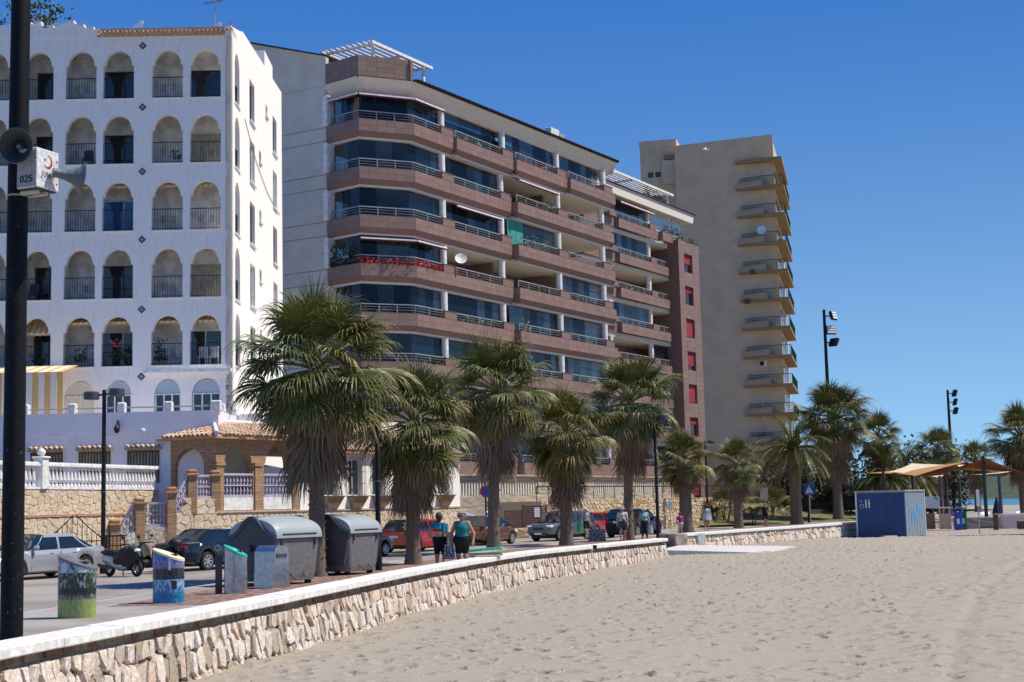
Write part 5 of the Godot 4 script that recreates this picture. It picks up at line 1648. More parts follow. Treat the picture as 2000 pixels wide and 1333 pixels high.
# ---------------------------------------------------------------- ochre tower
func build_tower() -> void:
	var t := thing("ochre_tower", "tall plain ochre apartment tower with corner balconies, farthest of the three", "building", P(28.0, 150.0), -13.6)
	# frame: right front corner at the origin, +x to the right, +z to the viewer
	var b := B.new()
	b.bb(Vector3(-10.4, -0.5, -14), Vector3(0, 39.6, 0))
	part(t, "tower_body", b, M.tower_render)
	b = B.new()
	b.prism(PackedVector2Array([Vector2(-10.4, 38.9), Vector2(0.0, 38.9), Vector2(0.0, 40.3), Vector2(-10.4, 39.9)]), -0.3, 0.02)
	part(t, "roof_parapet", b, M.tower_render)
	b = B.new()
	b.bb(Vector3(-14.3, -0.5, -9), Vector3(-10.42, 40.9, -1.2))
	part(t, "lift_shaft", b, M.tower_render)
	b = B.new()
	b.bb(Vector3(-14.35, 40.2, -9.1), Vector3(-10.3, 40.95, -1.1))
	b.bb(Vector3(-11.9, 36.0, -1.6), Vector3(-10.41, 38.6, -0.7))
	part(t, "shaft_top", b, M.tower_render)
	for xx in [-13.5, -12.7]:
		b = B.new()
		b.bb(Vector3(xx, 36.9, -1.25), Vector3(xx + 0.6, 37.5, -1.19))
		part(t, "vent_shade_sheet", b, M.iron_grey)  # plain dark sheet, its colour stands in for the shade inside the vent
	b = B.new()
	b.bb(Vector3(-11.6, 38.7, -1.2), Vector3(-10.5, 39.2, -0.7))
	part(t, "orange_band", b, M.tower_slab)
	for k in 12:
		var y := 34.7 - 2.98 * k
		var bb := B.new()
		bb.x = Transform3D(Basis(Vector3(1, 0, 0), Vector3(0, 0, 1), Vector3(0, 1, 0)), Vector3(0, y - 0.26, 0))
		bb.prism(PackedVector2Array([Vector2(-4.0, 0.0), Vector2(-4.0, 0.3), Vector2(-1.2, 1.05), Vector2(1.0, 1.05), Vector2(1.0, -12.0), Vector2(0.0, -12.0), Vector2(0.0, 0.0)]), 0, 0.26)
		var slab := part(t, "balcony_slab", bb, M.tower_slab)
		if k == 11: continue
		b = B.new()
		b.x = Transform3D(Basis(), Vector3(0, y, 0))
		b._out(Vector3(-2.6, 0.2, 0.2), [Vector3(-3.95, 0, 0.3), Vector3(-1.2, 0, 1.04), Vector3(-1.2, 0.55, 1.04), Vector3(-3.95, 0.4, 0.3)])
		b.bar(Vector3(-3.95, 0.42, 0.3), Vector3(-1.2, 0.57, 1.04), 0.12)
		part(t, "balcony_kerb", b, M.tower_pink)
		b = B.new()
		var rails := [Vector3(-3.6, y + 0.35, 0.2), Vector3(-1.2, y + 0.45, 0.95)]
		for i in 12:
			var q: Vector3 = rails[0].lerp(rails[1], i / 11.0)
			b.bar(q, Vector3(q.x, y + 1.0, q.z), 0.03)
		b.bar(Vector3(-3.6, y + 1.0, 0.2), Vector3(-1.2, y + 1.0, 0.95), 0.06); b.bar(Vector3(-3.6, y + 0.75, 0.2), Vector3(-1.2, y + 0.75, 0.95), 0.03)
		for i in 13: b.bar(Vector3(-1.2 + i * 0.18, y, 0.98), Vector3(-1.2 + i * 0.18, y + 1.0, 0.98), 0.03)
		b.bar(Vector3(-1.2, y + 1.0, 0.98), Vector3(0.98, y + 1.0, 0.98), 0.06)
		for i in 30: b.bar(Vector3(0.95, y, 0.98 - i * 0.4), Vector3(0.95, y + 1.0, 0.98 - i * 0.4), 0.03)
		b.bar(Vector3(0.95, y + 1.0, 0.98), Vector3(0.95, y + 1.0, -11.6), 0.06)
		part(t, "railing", b, M.green_iron)
	b = B.new()
	b.x = Transform3D(Basis(Vector3(1, 0, 0), Vector3(0, 0, 1), Vector3(0, 1, 0)), Vector3(0, 37.3, 0))
	b.prism(PackedVector2Array([Vector2(-4.0, 0.0), Vector2(-4.0, 0.3), Vector2(-1.2, 1.0), Vector2(0.9, 1.0), Vector2(0.9, -12.0), Vector2(0.0, -12.0), Vector2(0.0, 0.0)]), 0, 0.35)
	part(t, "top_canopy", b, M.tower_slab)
	for k in 12:
		b = B.new()
		for zz in [-2.2, -5.5, -8.8]: b.bb(Vector3(0.0, 34.75 - 2.98 * k, zz - 0.9), Vector3(0.02, 36.8 - 2.98 * k, zz + 0.9))
		part(t, "side_window", b, M.dark_glass)
	for e in [[-2.0, 16.05], [-2.0, 16.85]]:
		b = B.new()
		b.cbox(Vector3(e[0], e[1], 0.2), Vector3(0.8, 0.62, 0.32), 0.03)
		var o := part(t, "air_conditioner", b, M.white_paint)
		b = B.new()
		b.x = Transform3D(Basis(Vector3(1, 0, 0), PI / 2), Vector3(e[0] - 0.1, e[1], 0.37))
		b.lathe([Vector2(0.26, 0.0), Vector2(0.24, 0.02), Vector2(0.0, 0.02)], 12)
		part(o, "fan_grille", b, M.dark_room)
	b = B.new()
	b.x = Transform3D(Basis(Vector3(1, 0, 0), PI / 2.4), Vector3(-1.5, 29.9, 1.0))
	b.lathe([Vector2(0.0, 0.0), Vector2(0.3, 0.04), Vector2(0.5, 0.14), Vector2(0.48, 0.15), Vector2(0.0, 0.03)], 16)
	part(t, "satellite_dish", b, M.white_paint)
	for e in [[-1.2, 10.2], [-1.6, 7.2]]:
		b = B.new()
		b.bar(Vector3(e[0] - 1.0, e[1], 0.1), Vector3(e[0] - 1.0, e[1] + 2.0, 0.1), 0.12)
		part(t, "drain_pipe", b, M.white_paint)
	for e in [[-3.3, 22.6, 0.5], [-2.6, 25.7, 0.45], [-1.0, 31.7, 0.5], [-2.4, 8.4, 0.6], [-1.4, 8.4, 0.6], [-0.6, 19.8, 0.7], [0.4, 28.8, 0.5]]:
		b = B.new()
		b.cbox(Vector3(e[0], e[1] - 0.85 + e[2] / 2 + 0.6, 0.55), Vector3(0.6, e[2], 0.4), 0.04)
		part(t, "balcony_clutter", b, M.wood_dark if e[0] < -2 else M.box_grey)
	for k in 12:
		b = B.new()
		b.bb(Vector3(-10.38, 33.2 - 2.98 * k, 0.0), Vector3(-4.1, 33.215 - 2.98 * k, 0.006))
		part(t, "render_joint", b, M.tower_pink)
	# low ochre house at its foot
	var a := thing("ochre_annex", "low plain ochre house behind the date palm", "building", P(21.5, 134.0), -13.6)
	b = B.new()
	b.panel(-6.0, 5.2, -0.4, 6.2, 0.0, 0.4, [Rect2(3.9, 2.4, 0.7, 0.9)])
	b.bb(Vector3(4.8, -0.4, -8), Vector3(5.2, 6.2, -0.41))
	part(a, "wall", b, M.tower_render)
	b = B.new()
	b.bb(Vector3(-6.2, 6.2, -8), Vector3(5.4, 6.5, 0.2))
	part(a, "roof_slab", b, M.tower_slab)
	window_set(a, "window", 3.92, 4.58, 2.42, 3.28, -0.2, M.iron_grey, M.dark_glass, 1)

func build_middle_ground() -> void:
	# ochre rubble wall with a railing on its terrace, in front of the brown house
	var path := Path.new(PackedVector2Array([Vector2(1.6, 95.0), Vector2(16.6, 118.5), Vector2(19.5, 123.0)]))
	var w := thing("rubble_wall", "ochre rubble wall behind the parked cars with a railing on top", "stone wall")
	var L := path.length()
	var b := B.new()
	var q := func(s, o, y): return path.pos(s, o, y)
	b.quad(path.pos(0, 0, -0.2), path.pos(L, 0, -0.2), path.pos(L, 0, 2.25), path.pos(0, 0, 2.25))
	b.quad(path.pos(0, 0, 2.25), path.pos(L, 0, 2.25), path.pos(L, -6, 2.25), path.pos(0, -6, 2.25))
	b.quad(path.pos(0, 0, -0.2), path.pos(0, 0, 2.25), path.pos(0, -8, 2.25), path.pos(0, -8, -0.2))
	part(w, "core", b, M.flag_joint)
	stone_face(w, L, 0.0, 2.3, Vector2(0.42, 0.26), 0.0, 0.03, 0.07, [M.flag1, M.flag3, M.flag0, M.ochre_rock, M.flag1], func(s, y, o): return path.pos(clamp(s, 0.0, L), o, y), null, 290)
	b = B.new()
	for i in 22:
		var s0 := L * i / 22.0
		b.bar(path.pos(s0, -0.3, 2.25), path.pos(s0, -0.3, 3.2), 0.05)
		if i < 21: b.bar(path.pos(s0, -0.3, 3.2), path.pos(L * (i + 1) / 22.0, -0.3, 3.2), 0.07)
	part(w, "railing", b, M.iron)
	# planted bank beyond it
	b = B.new()
	var gx := func(px, d, y): return P(px, d, y)
	b.quad(P(13.5, 111, 0.16), P(33, 122, 0.13), P(38, 150, 1.8), P(17.5, 124, 1.7))
	b.quad(P(33, 122, 0.13), P(36.5, 126, -0.3), P(40, 152, -0.3), P(38, 150, 1.8))
	structure("grass_bank", b, M.grass)
	# brown slatted gate and low hedge wall by the cars
	var g := thing("slatted_gate", "dark red brown slatted gate beside the grey off-roader", "gate", P(1.3, 92.5), STREET - 32)
	for s in 2:
		b = B.new()
		b.bb(Vector3(-2.3 + s * 1.35, 0.6, -0.03), Vector3(-2.22 + s * 1.35, 2.05 if s else 1.75, 0.05))
		b.bb(Vector3(-1.05 + s * 1.7, 0.6, -0.03), Vector3(-0.97 + s * 1.7, 2.05, 0.05))
		part(g, "gate_post", b, M.wood_dark)
		for i in 11:
			b = B.new()
			b.bb(Vector3(-2.2 + s * 1.3, 0.62 + i * 0.125, -0.02), Vector3(-1.05 + s * 1.75, 0.72 + i * 0.125 - (0.0 if s else 0.012), 0.02))
			if s == 1 or i < 9: part(g, "slat", b, M.gate_brown)
	b = B.new()
	b.cbox(Vector3(0, 1.55, 0.04), Vector3(0.4, 0.6, 0.02), 0.005)
	part(g, "notice", b, M.bag_white)
	var lw := thing("low_ochre_wall", "low ochre stone wall under the slatted gate behind the small brown car", "stone wall", P(0.2, 91.0), STREET - 32)
	b = B.new()
	b.bb(Vector3(-3.6, -0.1, -0.3), Vector3(3.0, 0.62, 0.0))
	part(lw, "core", b, M.flag_joint)
	stone_face(lw, 6.6, 0.0, 0.6, Vector2(0.42, 0.26), 0.0, 0.03, 0.05, [M.flag1, M.flag3, M.ochre_rock], func(s, y, o): return Vector3(s - 3.6, y, o))
	# small white balustrade stair beside the annex
	var sb := thing("white_stair_rail", "small white sloping stair balustrade behind the woman in the teal top", "balustrade", P(-2.5, 78.0), STREET - 25)
	b = B.new()
	b.bar(Vector3(-1.2, 2.0, 0), Vector3(0.9, 1.25, 0), 0.2, 0.14)
	part(sb, "top_rail", b, M.white_paint)
	var bm := B.new()
	baluster(bm, Vector3.ZERO, 0.75, 0.08)
	for i in 6: part(sb, "baluster", bm.mesh(), M.white_paint, Vector3(-1.0 + i * 0.33, 1.1 - i * 0.12, 0))
	b = B.new()
	b.cbox(Vector3(1.1, 0.8, 0), Vector3(0.3, 1.4, 0.3), 0.03); b.ball(Vector3(1.1, 1.62, 0), Vector3(0.14, 0.14, 0.14))
	part(sb, "pedestal", b, M.white_paint)
	b = B.new()
	b.prism(PackedVector2Array([Vector2(-1.3, -0.1), Vector2(1.0, -0.1), Vector2(1.0, 0.42), Vector2(-1.3, 1.22)]), -0.12, 0.12)
	part(sb, "stair_wall", b, M.white_paint)

# ---------------------------------------------------------------- palms
func fan_frond(elev: float, pet: float, rad: float, droop: float, dead: bool, sd: int) -> ArrayMesh:
	# one fan leaf growing from the origin towards +x at the given angle; the leaflet tips hang
	var r := RandomNumberGenerator.new(); r.seed = sd
	var b := B.new()
	var pts := [Vector3.ZERO]; var rads := [0.035]
	var dir := Vector3(cos(elev), sin(elev), 0)
	var p := Vector3.ZERO
	for i in 5:
		p += dir * pet / 5
		dir = (dir + Vector3(0, -0.09 * droop, r.randf_range(-0.03, 0.03))).normalized()
		pts.append(p); rads.append(0.032 - 0.003 * i)
	b.col = Color(0.2, 0.19, 0.07) if not dead else Color(0.3, 0.21, 0.12)
	b.tube(pts, rads, 5)
	var side := dir.cross(Vector3.UP).normalized()
	if side.length() < 0.5: side = Vector3(0, 0, 1)
	side = side.rotated(dir, r.randf_range(-0.5, 0.5))
	var up := side.cross(dir).normalized()
	var N := 20 if dead else 34
	var green := Color(0.085, 0.115, 0.024).lerp(Color(0.15, 0.165, 0.04), r.randf())
	var straw := Color(0.32, 0.25, 0.1)
	if dead:
		green = Color(0.2, 0.135, 0.08).lerp(Color(0.33, 0.245, 0.155), r.randf()); straw = Color(0.3, 0.22, 0.14)
	var span := deg_to_rad(62.0 if dead else 108.0)
	var dry := r.randf_range(0.1, 0.8)
	for i in N:
		var t := -1.0 + 2.0 * (i + 0.5) / N
		var phi := t * span + r.randf_range(-0.03, 0.03)
		var d = (dir * cos(phi) + side * sin(phi) + up * (0.22 * (1.0 - abs(t)))).normalized()
		var R := rad * (0.78 + 0.22 * cos(phi * 0.8)) * r.randf_range(0.82, 1.12)
		var own := green * r.randf_range(0.8, 1.25)
		var wilt := r.randf_range(0.8, 1.5)
		var q := p
		var K := 6
		var w0 := R * 0.5 * span / N * 0.95
		var last_c := q; var last_w := 0.012
		var wd = d.cross(up).normalized()
		for k in K:
			var f := float(k + 1) / K
			q += d * R / K
			var g = [0.05, 0.1, 0.2, 0.5, 0.75, 0.8][k] * droop * wilt * (1.5 if dead else 1.0)
			b.col = own if k < 3 else own.lerp(straw, dry * [0.0, 0.0, 0.0, 0.2, 0.6, 1.0][k])
			d = (d + Vector3(r.randf_range(-0.05, 0.05), -g, r.randf_range(-0.05, 0.05))).normalized()
			var w := w0 * (f / 0.5 if f < 0.5 else pow((1.0 - f) / 0.5, 1.1))
			if k == K - 1: w = 0.004
			wd = (wd - d * wd.dot(d)).normalized()
			var nn = wd.cross(d).normalized()
			var fold = nn * w * 0.55
			# two halves of a folded leaflet
			b.quad(last_c - wd * last_w, last_c + nn * last_w * 0.55, q + fold, q - wd * w)
			b.quad(last_c + nn * last_w * 0.55, last_c + wd * last_w, q + wd * w, q + fold)
			last_c = q; last_w = w
	return b.mesh()

func feather_frond(elev: float, long: float, sd: int) -> ArrayMesh:
	var r := RandomNumberGenerator.new(); r.seed = sd
	var b := B.new()
	var p := Vector3.ZERO
	var dir := Vector3(cos(elev), sin(elev), 0)
	b.col = Color(0.13, 0.155, 0.045).lerp(Color(0.2, 0.2, 0.07), r.randf())
	var pts := []; var rads := []
	var K := 18
	for i in K + 1:
		pts.append(p); rads.append(0.04 * (1.0 - 0.85 * i / K))
		var side := Vector3(0, 0, 1)
		if i > 1:
			for s in [-1, 1]:
				for e in 2:
					var o: Vector3 = p - dir * long / K * 0.5 * e
					var d: Vector3 = (side * s * 0.8 + dir * 0.75 + Vector3(0, 0.35 - 0.25 * i / K, 0)).normalized()
					var len = long * 0.17 * (1.15 - 0.75 * abs(i / float(K) - 0.35)) * r.randf_range(0.85, 1.1)
					var wd := d.cross(Vector3.UP).normalized() * 0.022
					var m: Vector3 = o + d * len * 0.5
					var tip: Vector3 = o + d * len + Vector3(0, -0.1 * len, 0)
					b.quad(o, m - wd, tip, m + wd)
		p += dir * long / K
		dir = (dir + Vector3(0, -0.1, r.randf_range(-0.02, 0.02))).normalized()
	b.tube(pts, rads, 5)
	return b.mesh()

var fronds := {}
func make_fronds() -> void:
	var kinds := [["a", 80, 1.05, 1.15, 0.45, false], ["b", 58, 1.25, 1.25, 0.7, false], ["c", 34, 1.35, 1.3, 0.95, false], ["d", 8, 1.35, 1.3, 1.1, false], ["e", -22, 1.25, 1.25, 1.1, false], ["f", -48, 1.1, 1.2, 0.9, false], ["x", -38, 0.95, 1.3, 0.8, true], ["y", -62, 0.7, 1.35, 0.7, true]]
	var sd := 1
	for k in kinds:
		for v in 4:
			fronds[k[0] + str(v)] = fan_frond(deg_to_rad(k[1] + [-8, 7, 0, 4][v]), k[2] * [1.0, 0.88, 1.1, 0.95][v], k[3] * [1.0, 0.9, 1.05, 0.96][v], k[4] * [1.0, 1.15, 0.8, 1.3][v], k[5], sd)
			sd += 1
	for v in 5: fronds["p%d" % v] = feather_frond(deg_to_rad([78, 55, 32, 8, -18][v]), 3.0, 90 + v)

func trunk_mesh(h: float, r0: float, r1: float, lean: Vector2, rough: float) -> ArrayMesh:
	var b := B.new()
	var pts := []; var rads := []
	var K := int(h / 0.09)
	for i in K + 1:
		var t := float(i) / K
		pts.append(Vector3(lean.x * t * t, h * t, lean.y * t * t))
		rads.append(lerp(r0 * (1.0 + 0.35 * pow(max(0.0, 1.0 - t * 6.0), 2.0)), r1, t) * (1.0 + (rough if i % 2 else -rough) + rng.randf_range(-0.03, 0.03)))
	b.tube(pts, rads, 14)
	return b.mesh()

func leaf_bases(h0: float, h1: float, r: float, lean: Vector2, h: float, k: int) -> ArrayMesh:
	var b := B.new()
	for i in k:
		var y: float = lerp(h0, h1, (i + rng.randf()) / k)
		var a := i * 2.4
		var o := Vector3(lean.x * pow(y / h, 2), y, lean.y * pow(y / h, 2)) + Vector3(cos(a), 0, sin(a)) * r * 0.85
		var d := Vector3(cos(a), rng.randf_range(0.3, 1.0), sin(a)).normalized() * rng.randf_range(0.1, 0.2)
		var s := Vector3(-sin(a), 0, cos(a)) * 0.07
		b.tri(o - s, o + s, o + d); b.tri(o + s, o - s + Vector3(0, -0.08, 0), o + d)
		b.tri(o - s, o + d, o + Vector3(0, -0.1, 0)); b.tri(o + d, o + s, o + Vector3(0, -0.1, 0))
	return b.mesh()

func fan_palm(label: String, at: Vector3, gp: float, reach: float, skirt: float, trunk_r: float, counts: Array, lean := Vector2.ZERO) -> Node3D:
	# gp: height of the growing point above the foot; skirt: how far the dead leaves hang below it
	var t := thing("fan_palm", label, "palm tree", at, rng.randf_range(0, 360), "fan palms along the promenade")
	part(t, "trunk", trunk_mesh(gp, trunk_r, trunk_r * 0.8, lean, 0.035), M.bark)
	part(t, "leaf_bases", leaf_bases(0.4, gp - 0.2, trunk_r * 0.95, lean, gp, int(gp * 16)), M.bark, Vector3.ZERO, "stuff")
	var sc := reach / 2.45
	var a := 0.0
	var names := ["a", "b", "c", "d", "e", "f"]
	for k in 6:
		for i in counts[k]:
			a += 2.39996 + rng.randf_range(-0.35, 0.35)
			var m: Material = M["frond%d" % (rng.randi() % 3)]
			if k >= 4 and rng.randf() < 0.3: m = M.frond_yellow
			if k == 5 and rng.randf() < 0.25: m = M.dead1
			var o := part(t, "frond", fronds[names[k] + str(rng.randi() % 4)], m)
			o.position = Vector3(lean.x, gp - 0.07 * k, lean.y)
			o.rotation = Vector3(rng.randf_range(-0.16, 0.16), a, rng.randf_range(-0.2, 0.16))
			o.scale = Vector3.ONE * sc * rng.randf_range(0.84, 1.08)
	var nd: int = counts[6]
	for i in nd:
		a += 2.39996 + rng.randf_range(-0.4, 0.4)
		var f := pow(float(i) / nd, 0.9)
		var y := gp - 0.3 - (skirt - 1.35 * sc) * f
		var o := part(t, "dead_frond", fronds[("x" if f < 0.45 and i % 2 else "y") + str(rng.randi() % 4)], M["dead%d" % (rng.randi() % 3)])
		var k := pow(y / gp, 2)
		o.position = Vector3(lean.x * k, y, lean.y * k)
		o.rotation.y = a
		o.scale = Vector3(0.95, rng.randf_range(0.95, 1.2), 0.95) * sc * rng.randf_range(0.75, 1.0)
	return t

func date_palm(label: String, at: Vector3, gp: float, reach: float, trunk_r: float, k: int) -> void:
	var t := thing("date_palm", label, "palm tree", at, rng.randf_range(0, 360), "date palms by the beach")
	part(t, "trunk", trunk_mesh(gp, trunk_r, trunk_r * 1.08, Vector2.ZERO, 0.06), M.bark)
	part(t, "leaf_bases", leaf_bases(0.5, gp, trunk_r * 1.05, Vector2.ZERO, gp, int(gp * 26)), M.bark, Vector3.ZERO, "stuff")
	var a := 0.0
	for i in k:
		a += 2.39996
		var v := int(4.45 * pow(float(i) / k, 0.8))
		var o := part(t, "frond", fronds["p%d" % v], M["frond%d" % (rng.randi() % 3)] if rng.randf() < 0.75 else M.frond_yellow)
		o.position = Vector3(0, gp, 0); o.rotation.y = a
		o.scale = Vector3.ONE * reach / 2.8 * rng.randf_range(0.85, 1.1)
	for i in int(k / 4.0):
		a += 2.39996
		var o := part(t, "dead_frond", fronds["p4"], M.dead1)
		o.position = Vector3(0, gp - 0.2, 0); o.rotation = Vector3(0, a, -0.7)
		o.scale = Vector3.ONE * reach / 3.2

func bush_palm(label: String, at: Vector3, size: float) -> void:
	var t := thing("bush_palm", label, "palm", at, rng.randf_range(0, 360), "low palms on the grass bank")
	var b := B.new()
	for i in 3: b.tube([Vector3(0.2 * cos(i * 2.1), -0.1, 0.2 * sin(i * 2.1)), Vector3(0.45 * cos(i * 2.1), 0.6 * size, 0.45 * sin(i * 2.1))], [0.09, 0.08], 7)
	part(t, "trunk", b, M.bark)
	for i in 26:
		var o := part(t, "frond", fronds[["a", "b", "c", "d"][i % 4] + str(i % 4)], M["frond%d" % (i % 3)])
		var c := i % 3
		o.position = Vector3(0.45 * cos(c * 2.1), 0.55 * size, 0.45 * sin(c * 2.1)); o.rotation.y = i * 2.4
		o.scale = Vector3.ONE * size * 0.55

func leafy_tree(called: String, label: String, at: Vector3, h: float, spread: Vector3, k: int, leaf: float, mat: Material, bare := false) -> void:
	var t := thing(called, label, "tree", at)
	var b := B.new()
	b.tube([Vector3.ZERO, Vector3(0.1, h * 0.5, 0), Vector3(0, h, 0)], [0.25, 0.18, 0.04], 8)
	var tips := []
	for i in 26:
		var y0 := h - spread.y * rng.randf_range(0.2, 1.9)
		var d := Vector3(rng.randf_range(-1, 1) * spread.x, rng.randf_range(0.1, 0.8) * spread.y, rng.randf_range(-1, 1) * spread.z)
		var e := Vector3(0, y0, 0) + d
		b.tube([Vector3(0, y0, 0), Vector3(0, y0, 0) + d * 0.5 + Vector3(0, 0.15, 0), e], [0.06, 0.04, 0.01], 5)
		tips.append(e)
	part(t, "trunk", b, M.bark)
	b = B.new()
	for i in k:
		var c: Vector3 = tips[rng.randi() % tips.size()] + Vector3(rng.randfn(), rng.randfn(), rng.randfn()) * 0.3 * spread.x
		var d := Vector3(rng.randf_range(-1, 1), rng.randf_range(-0.6, 1), rng.randf_range(-1, 1)).normalized() * leaf
		var s := d.cross(Vector3(rng.randf_range(-1, 1), rng.randf_range(-1, 1), rng.randf_range(-1, 1))).normalized() * leaf * 0.3
		b.quad(c, c + d * 0.5 + s, c + d, c + d * 0.5 - s)
	part(t, "crown", b, mat)

func build_palms() -> void:
	make_fronds()
	fan_palm("largest fan palm with ragged crown and long brown skirt behind the containers", P(-5.75, 42.2, 0.12), 6.15, 2.75, 3.1, 0.24, [11, 14, 16, 17, 17, 17, 70], Vector2(0.1, 0))
	fan_palm("shorter fan palm just left of the woman in the blue towel", P(-3.5, 49.5, 0.12), 4.9, 2.45, 2.9, 0.25, [9, 13, 14, 15, 17, 17, 54], Vector2(0.2, 0.1))
	fan_palm("tall fan palm rising beside the small brown car", P(-1.0, 63.5, 0.12), 7.0, 2.8, 3.6, 0.27, [9, 13, 14, 15, 16, 17, 60], Vector2(0.25, 0.2))
	fan_palm("fan palm in front of the grey off-roader", P(2.3, 67.9, 0.12), 5.3, 2.6, 3.2, 0.29, [10, 11, 13, 14, 16, 14, 54], Vector2(-0.2, 0.1))
	fan_palm("tall fan palm behind the couple in sun hats", P(5.7, 74.4, 0.12), 7.1, 2.75, 3.5, 0.25, [8, 14, 13, 14, 16, 16, 58], Vector2(0.1, -0.3))
	fan_palm("young bright green fan palm beside the child in the blue cap", P(10.2, 88.0, 0.12), 4.5, 2.2, 1.9, 0.4, [8, 10, 11, 11, 9, 6, 16])
	fan_palm("small fan palm left of the woman in black", P(15.2, 100.2, 0.12), 4.5, 2.15, 2.5, 0.3, [8, 10, 10, 10, 9, 6, 26])
	fan_palm("tall broad fan palm left of the blue cabin", P(26.5, 120.4, 0.12), 8.5, 3.6, 4.6, 0.4, [11, 14, 16, 16, 15, 13, 56])
	fan_palm("fan palm half hidden behind the tall broad palm by the cabin", P(32.0, 128.0, 0.12), 7.2, 2.6, 4.0, 0.35, [7, 9, 10, 10, 10, 8, 34])
	fan_palm("fan palm at the right edge above the shade sails", P(39.9, 115.0, -0.3), 6.9, 3.0, 3.6, 0.33, [9, 10, 12, 12, 11, 9, 52])
	fan_palm("distant fan palm behind the thin floodlight mast", P(43.5, 150.0, 0), 6.8, 2.9, 4.2, 0.35, [8, 9, 10, 10, 9, 8, 36])
	fan_palm("distant low fan palm right of the thin floodlight mast", P(50.5, 160.0, 0), 5.9, 2.6, 3.6, 0.35, [7, 9, 9, 9, 9, 7, 30])
	date_palm("date palm with a thick trunk beside the pedestrian sign", P(20.9, 109.2, 0.12), 5.4, 3.1, 0.42, 64)
	date_palm("date palm standing behind the blue cabin", P(32.2, 126.0, 0.0), 3.4, 3.4, 0.45, 52)
	date_palm("feathery date palm between the cabin and the shade sails", P(36.8, 138.0, 0.0), 4.0, 3.6, 0.45, 52)
	date_palm("far date palm behind the wide crown left of the cabin", P(28.6, 136.0, 0.6), 3.2, 3.6, 0.4, 52)
	bush_palm("low bush palm on the bank right of the young bright palm", P(16.6, 116.0, 0.6), 1.5)
	bush_palm("low bush palm on the bank behind the woman in black", P(19.8, 114.0, 0.5), 1.6)
	leafy_tree("hill_tree", "feathery tree showing above the roof of the white house", P(-32.0, 97.0), 36.2, Vector3(1.6, 2.4, 1.6), 1300, 0.35, M.leaf)
	leafy_tree("hill_tree", "dark tree at the left edge above the white house", P(-37.0, 100.0), 36.8, Vector3(1.4, 2.4, 1.4), 1500, 0.35, M.leaf_dark)
	leafy_tree("garden_tree", "dark bushy tree behind the shade sails", P(46.0, 165.0), 5.2, Vector3(4.0, 2.4, 3.0), 2600, 0.6, M.leaf_dark)
	leafy_tree("garden_tree", "dusty bush beside the date palm trunk", P(26.0, 131.0, 0.6), 3.6, Vector3(3.0, 2.0, 2.0), 2000, 0.45, M.leaf_dark)
	leafy_tree("garden_tree", "dark garden tree behind the feathery date palm", P(41.0, 172.0), 4.6, Vector3(4.0, 2.2, 3.0), 2200, 0.6, M.leaf_dark)

# ---------------------------------------------------------------- vehicles
func poly_at(pts: Array, x: float) -> float:      # pts sorted by falling x
	for i in pts.size() - 1:
		if x <= pts[i][0] and x >= pts[i + 1][0]:
			return lerp(pts[i][1], pts[i + 1][1], (pts[i][0] - x) / max(1e-4, pts[i][0] - pts[i + 1][0]))
	return pts[0][1] if x > pts[0][0] else pts[pts.size() - 1][1]

func wheel(root: Node3D, at: Vector3, r: float, w: float, s: float, mat: Material) -> void:
	var b := B.new()
	b.x = Transform3D(Basis(Vector3(1, 0, 0), PI / 2 * s), at)
	b.lathe([Vector2(r * 0.66, -w / 2), Vector2(r * 0.93, -w / 2), Vector2(r, -w * 0.3), Vector2(r, w * 0.3), Vector2(r * 0.94, w / 2), Vector2(r * 0.68, w / 2), Vector2(r * 0.66, w * 0.3)], 22)
	var o := part(root, "wheel", b, M.rubber)
	b = B.new()
	b.x = Transform3D(Basis(Vector3(1, 0, 0), PI / 2 * s), at)
	b.lathe([Vector2(r * 0.69, w * 0.28), Vector2(r * 0.69, w * 0.5), Vector2(r * 0.63, w * 0.5), Vector2(r * 0.6, w * 0.2), Vector2(0.0, w * 0.12)], 22)
	part(o, "rim_shade", b, M.plastic_black)
	b = B.new()
	b.x = Transform3D(Basis(Vector3(1, 0, 0), PI / 2 * s), at)
	for i in 7:
		var a := TAU * i / 7
		b.bar(Vector3(0, w * 0.4, 0), Vector3(cos(a) * r * 0.64, w * 0.44, sin(a) * r * 0.64), 0.055, 0.03)
	b.lathe([Vector2(r * 0.7, w * 0.44), Vector2(r * 0.69, w * 0.53), Vector2(r * 0.6, w * 0.5), Vector2(r * 0.59, w * 0.42)], 22)
	b.lathe([Vector2(0.07, w * 0.3), Vector2(0.06, w * 0.48), Vector2(0.0, w * 0.5)], 10)
	part(o, "rim", b, mat)

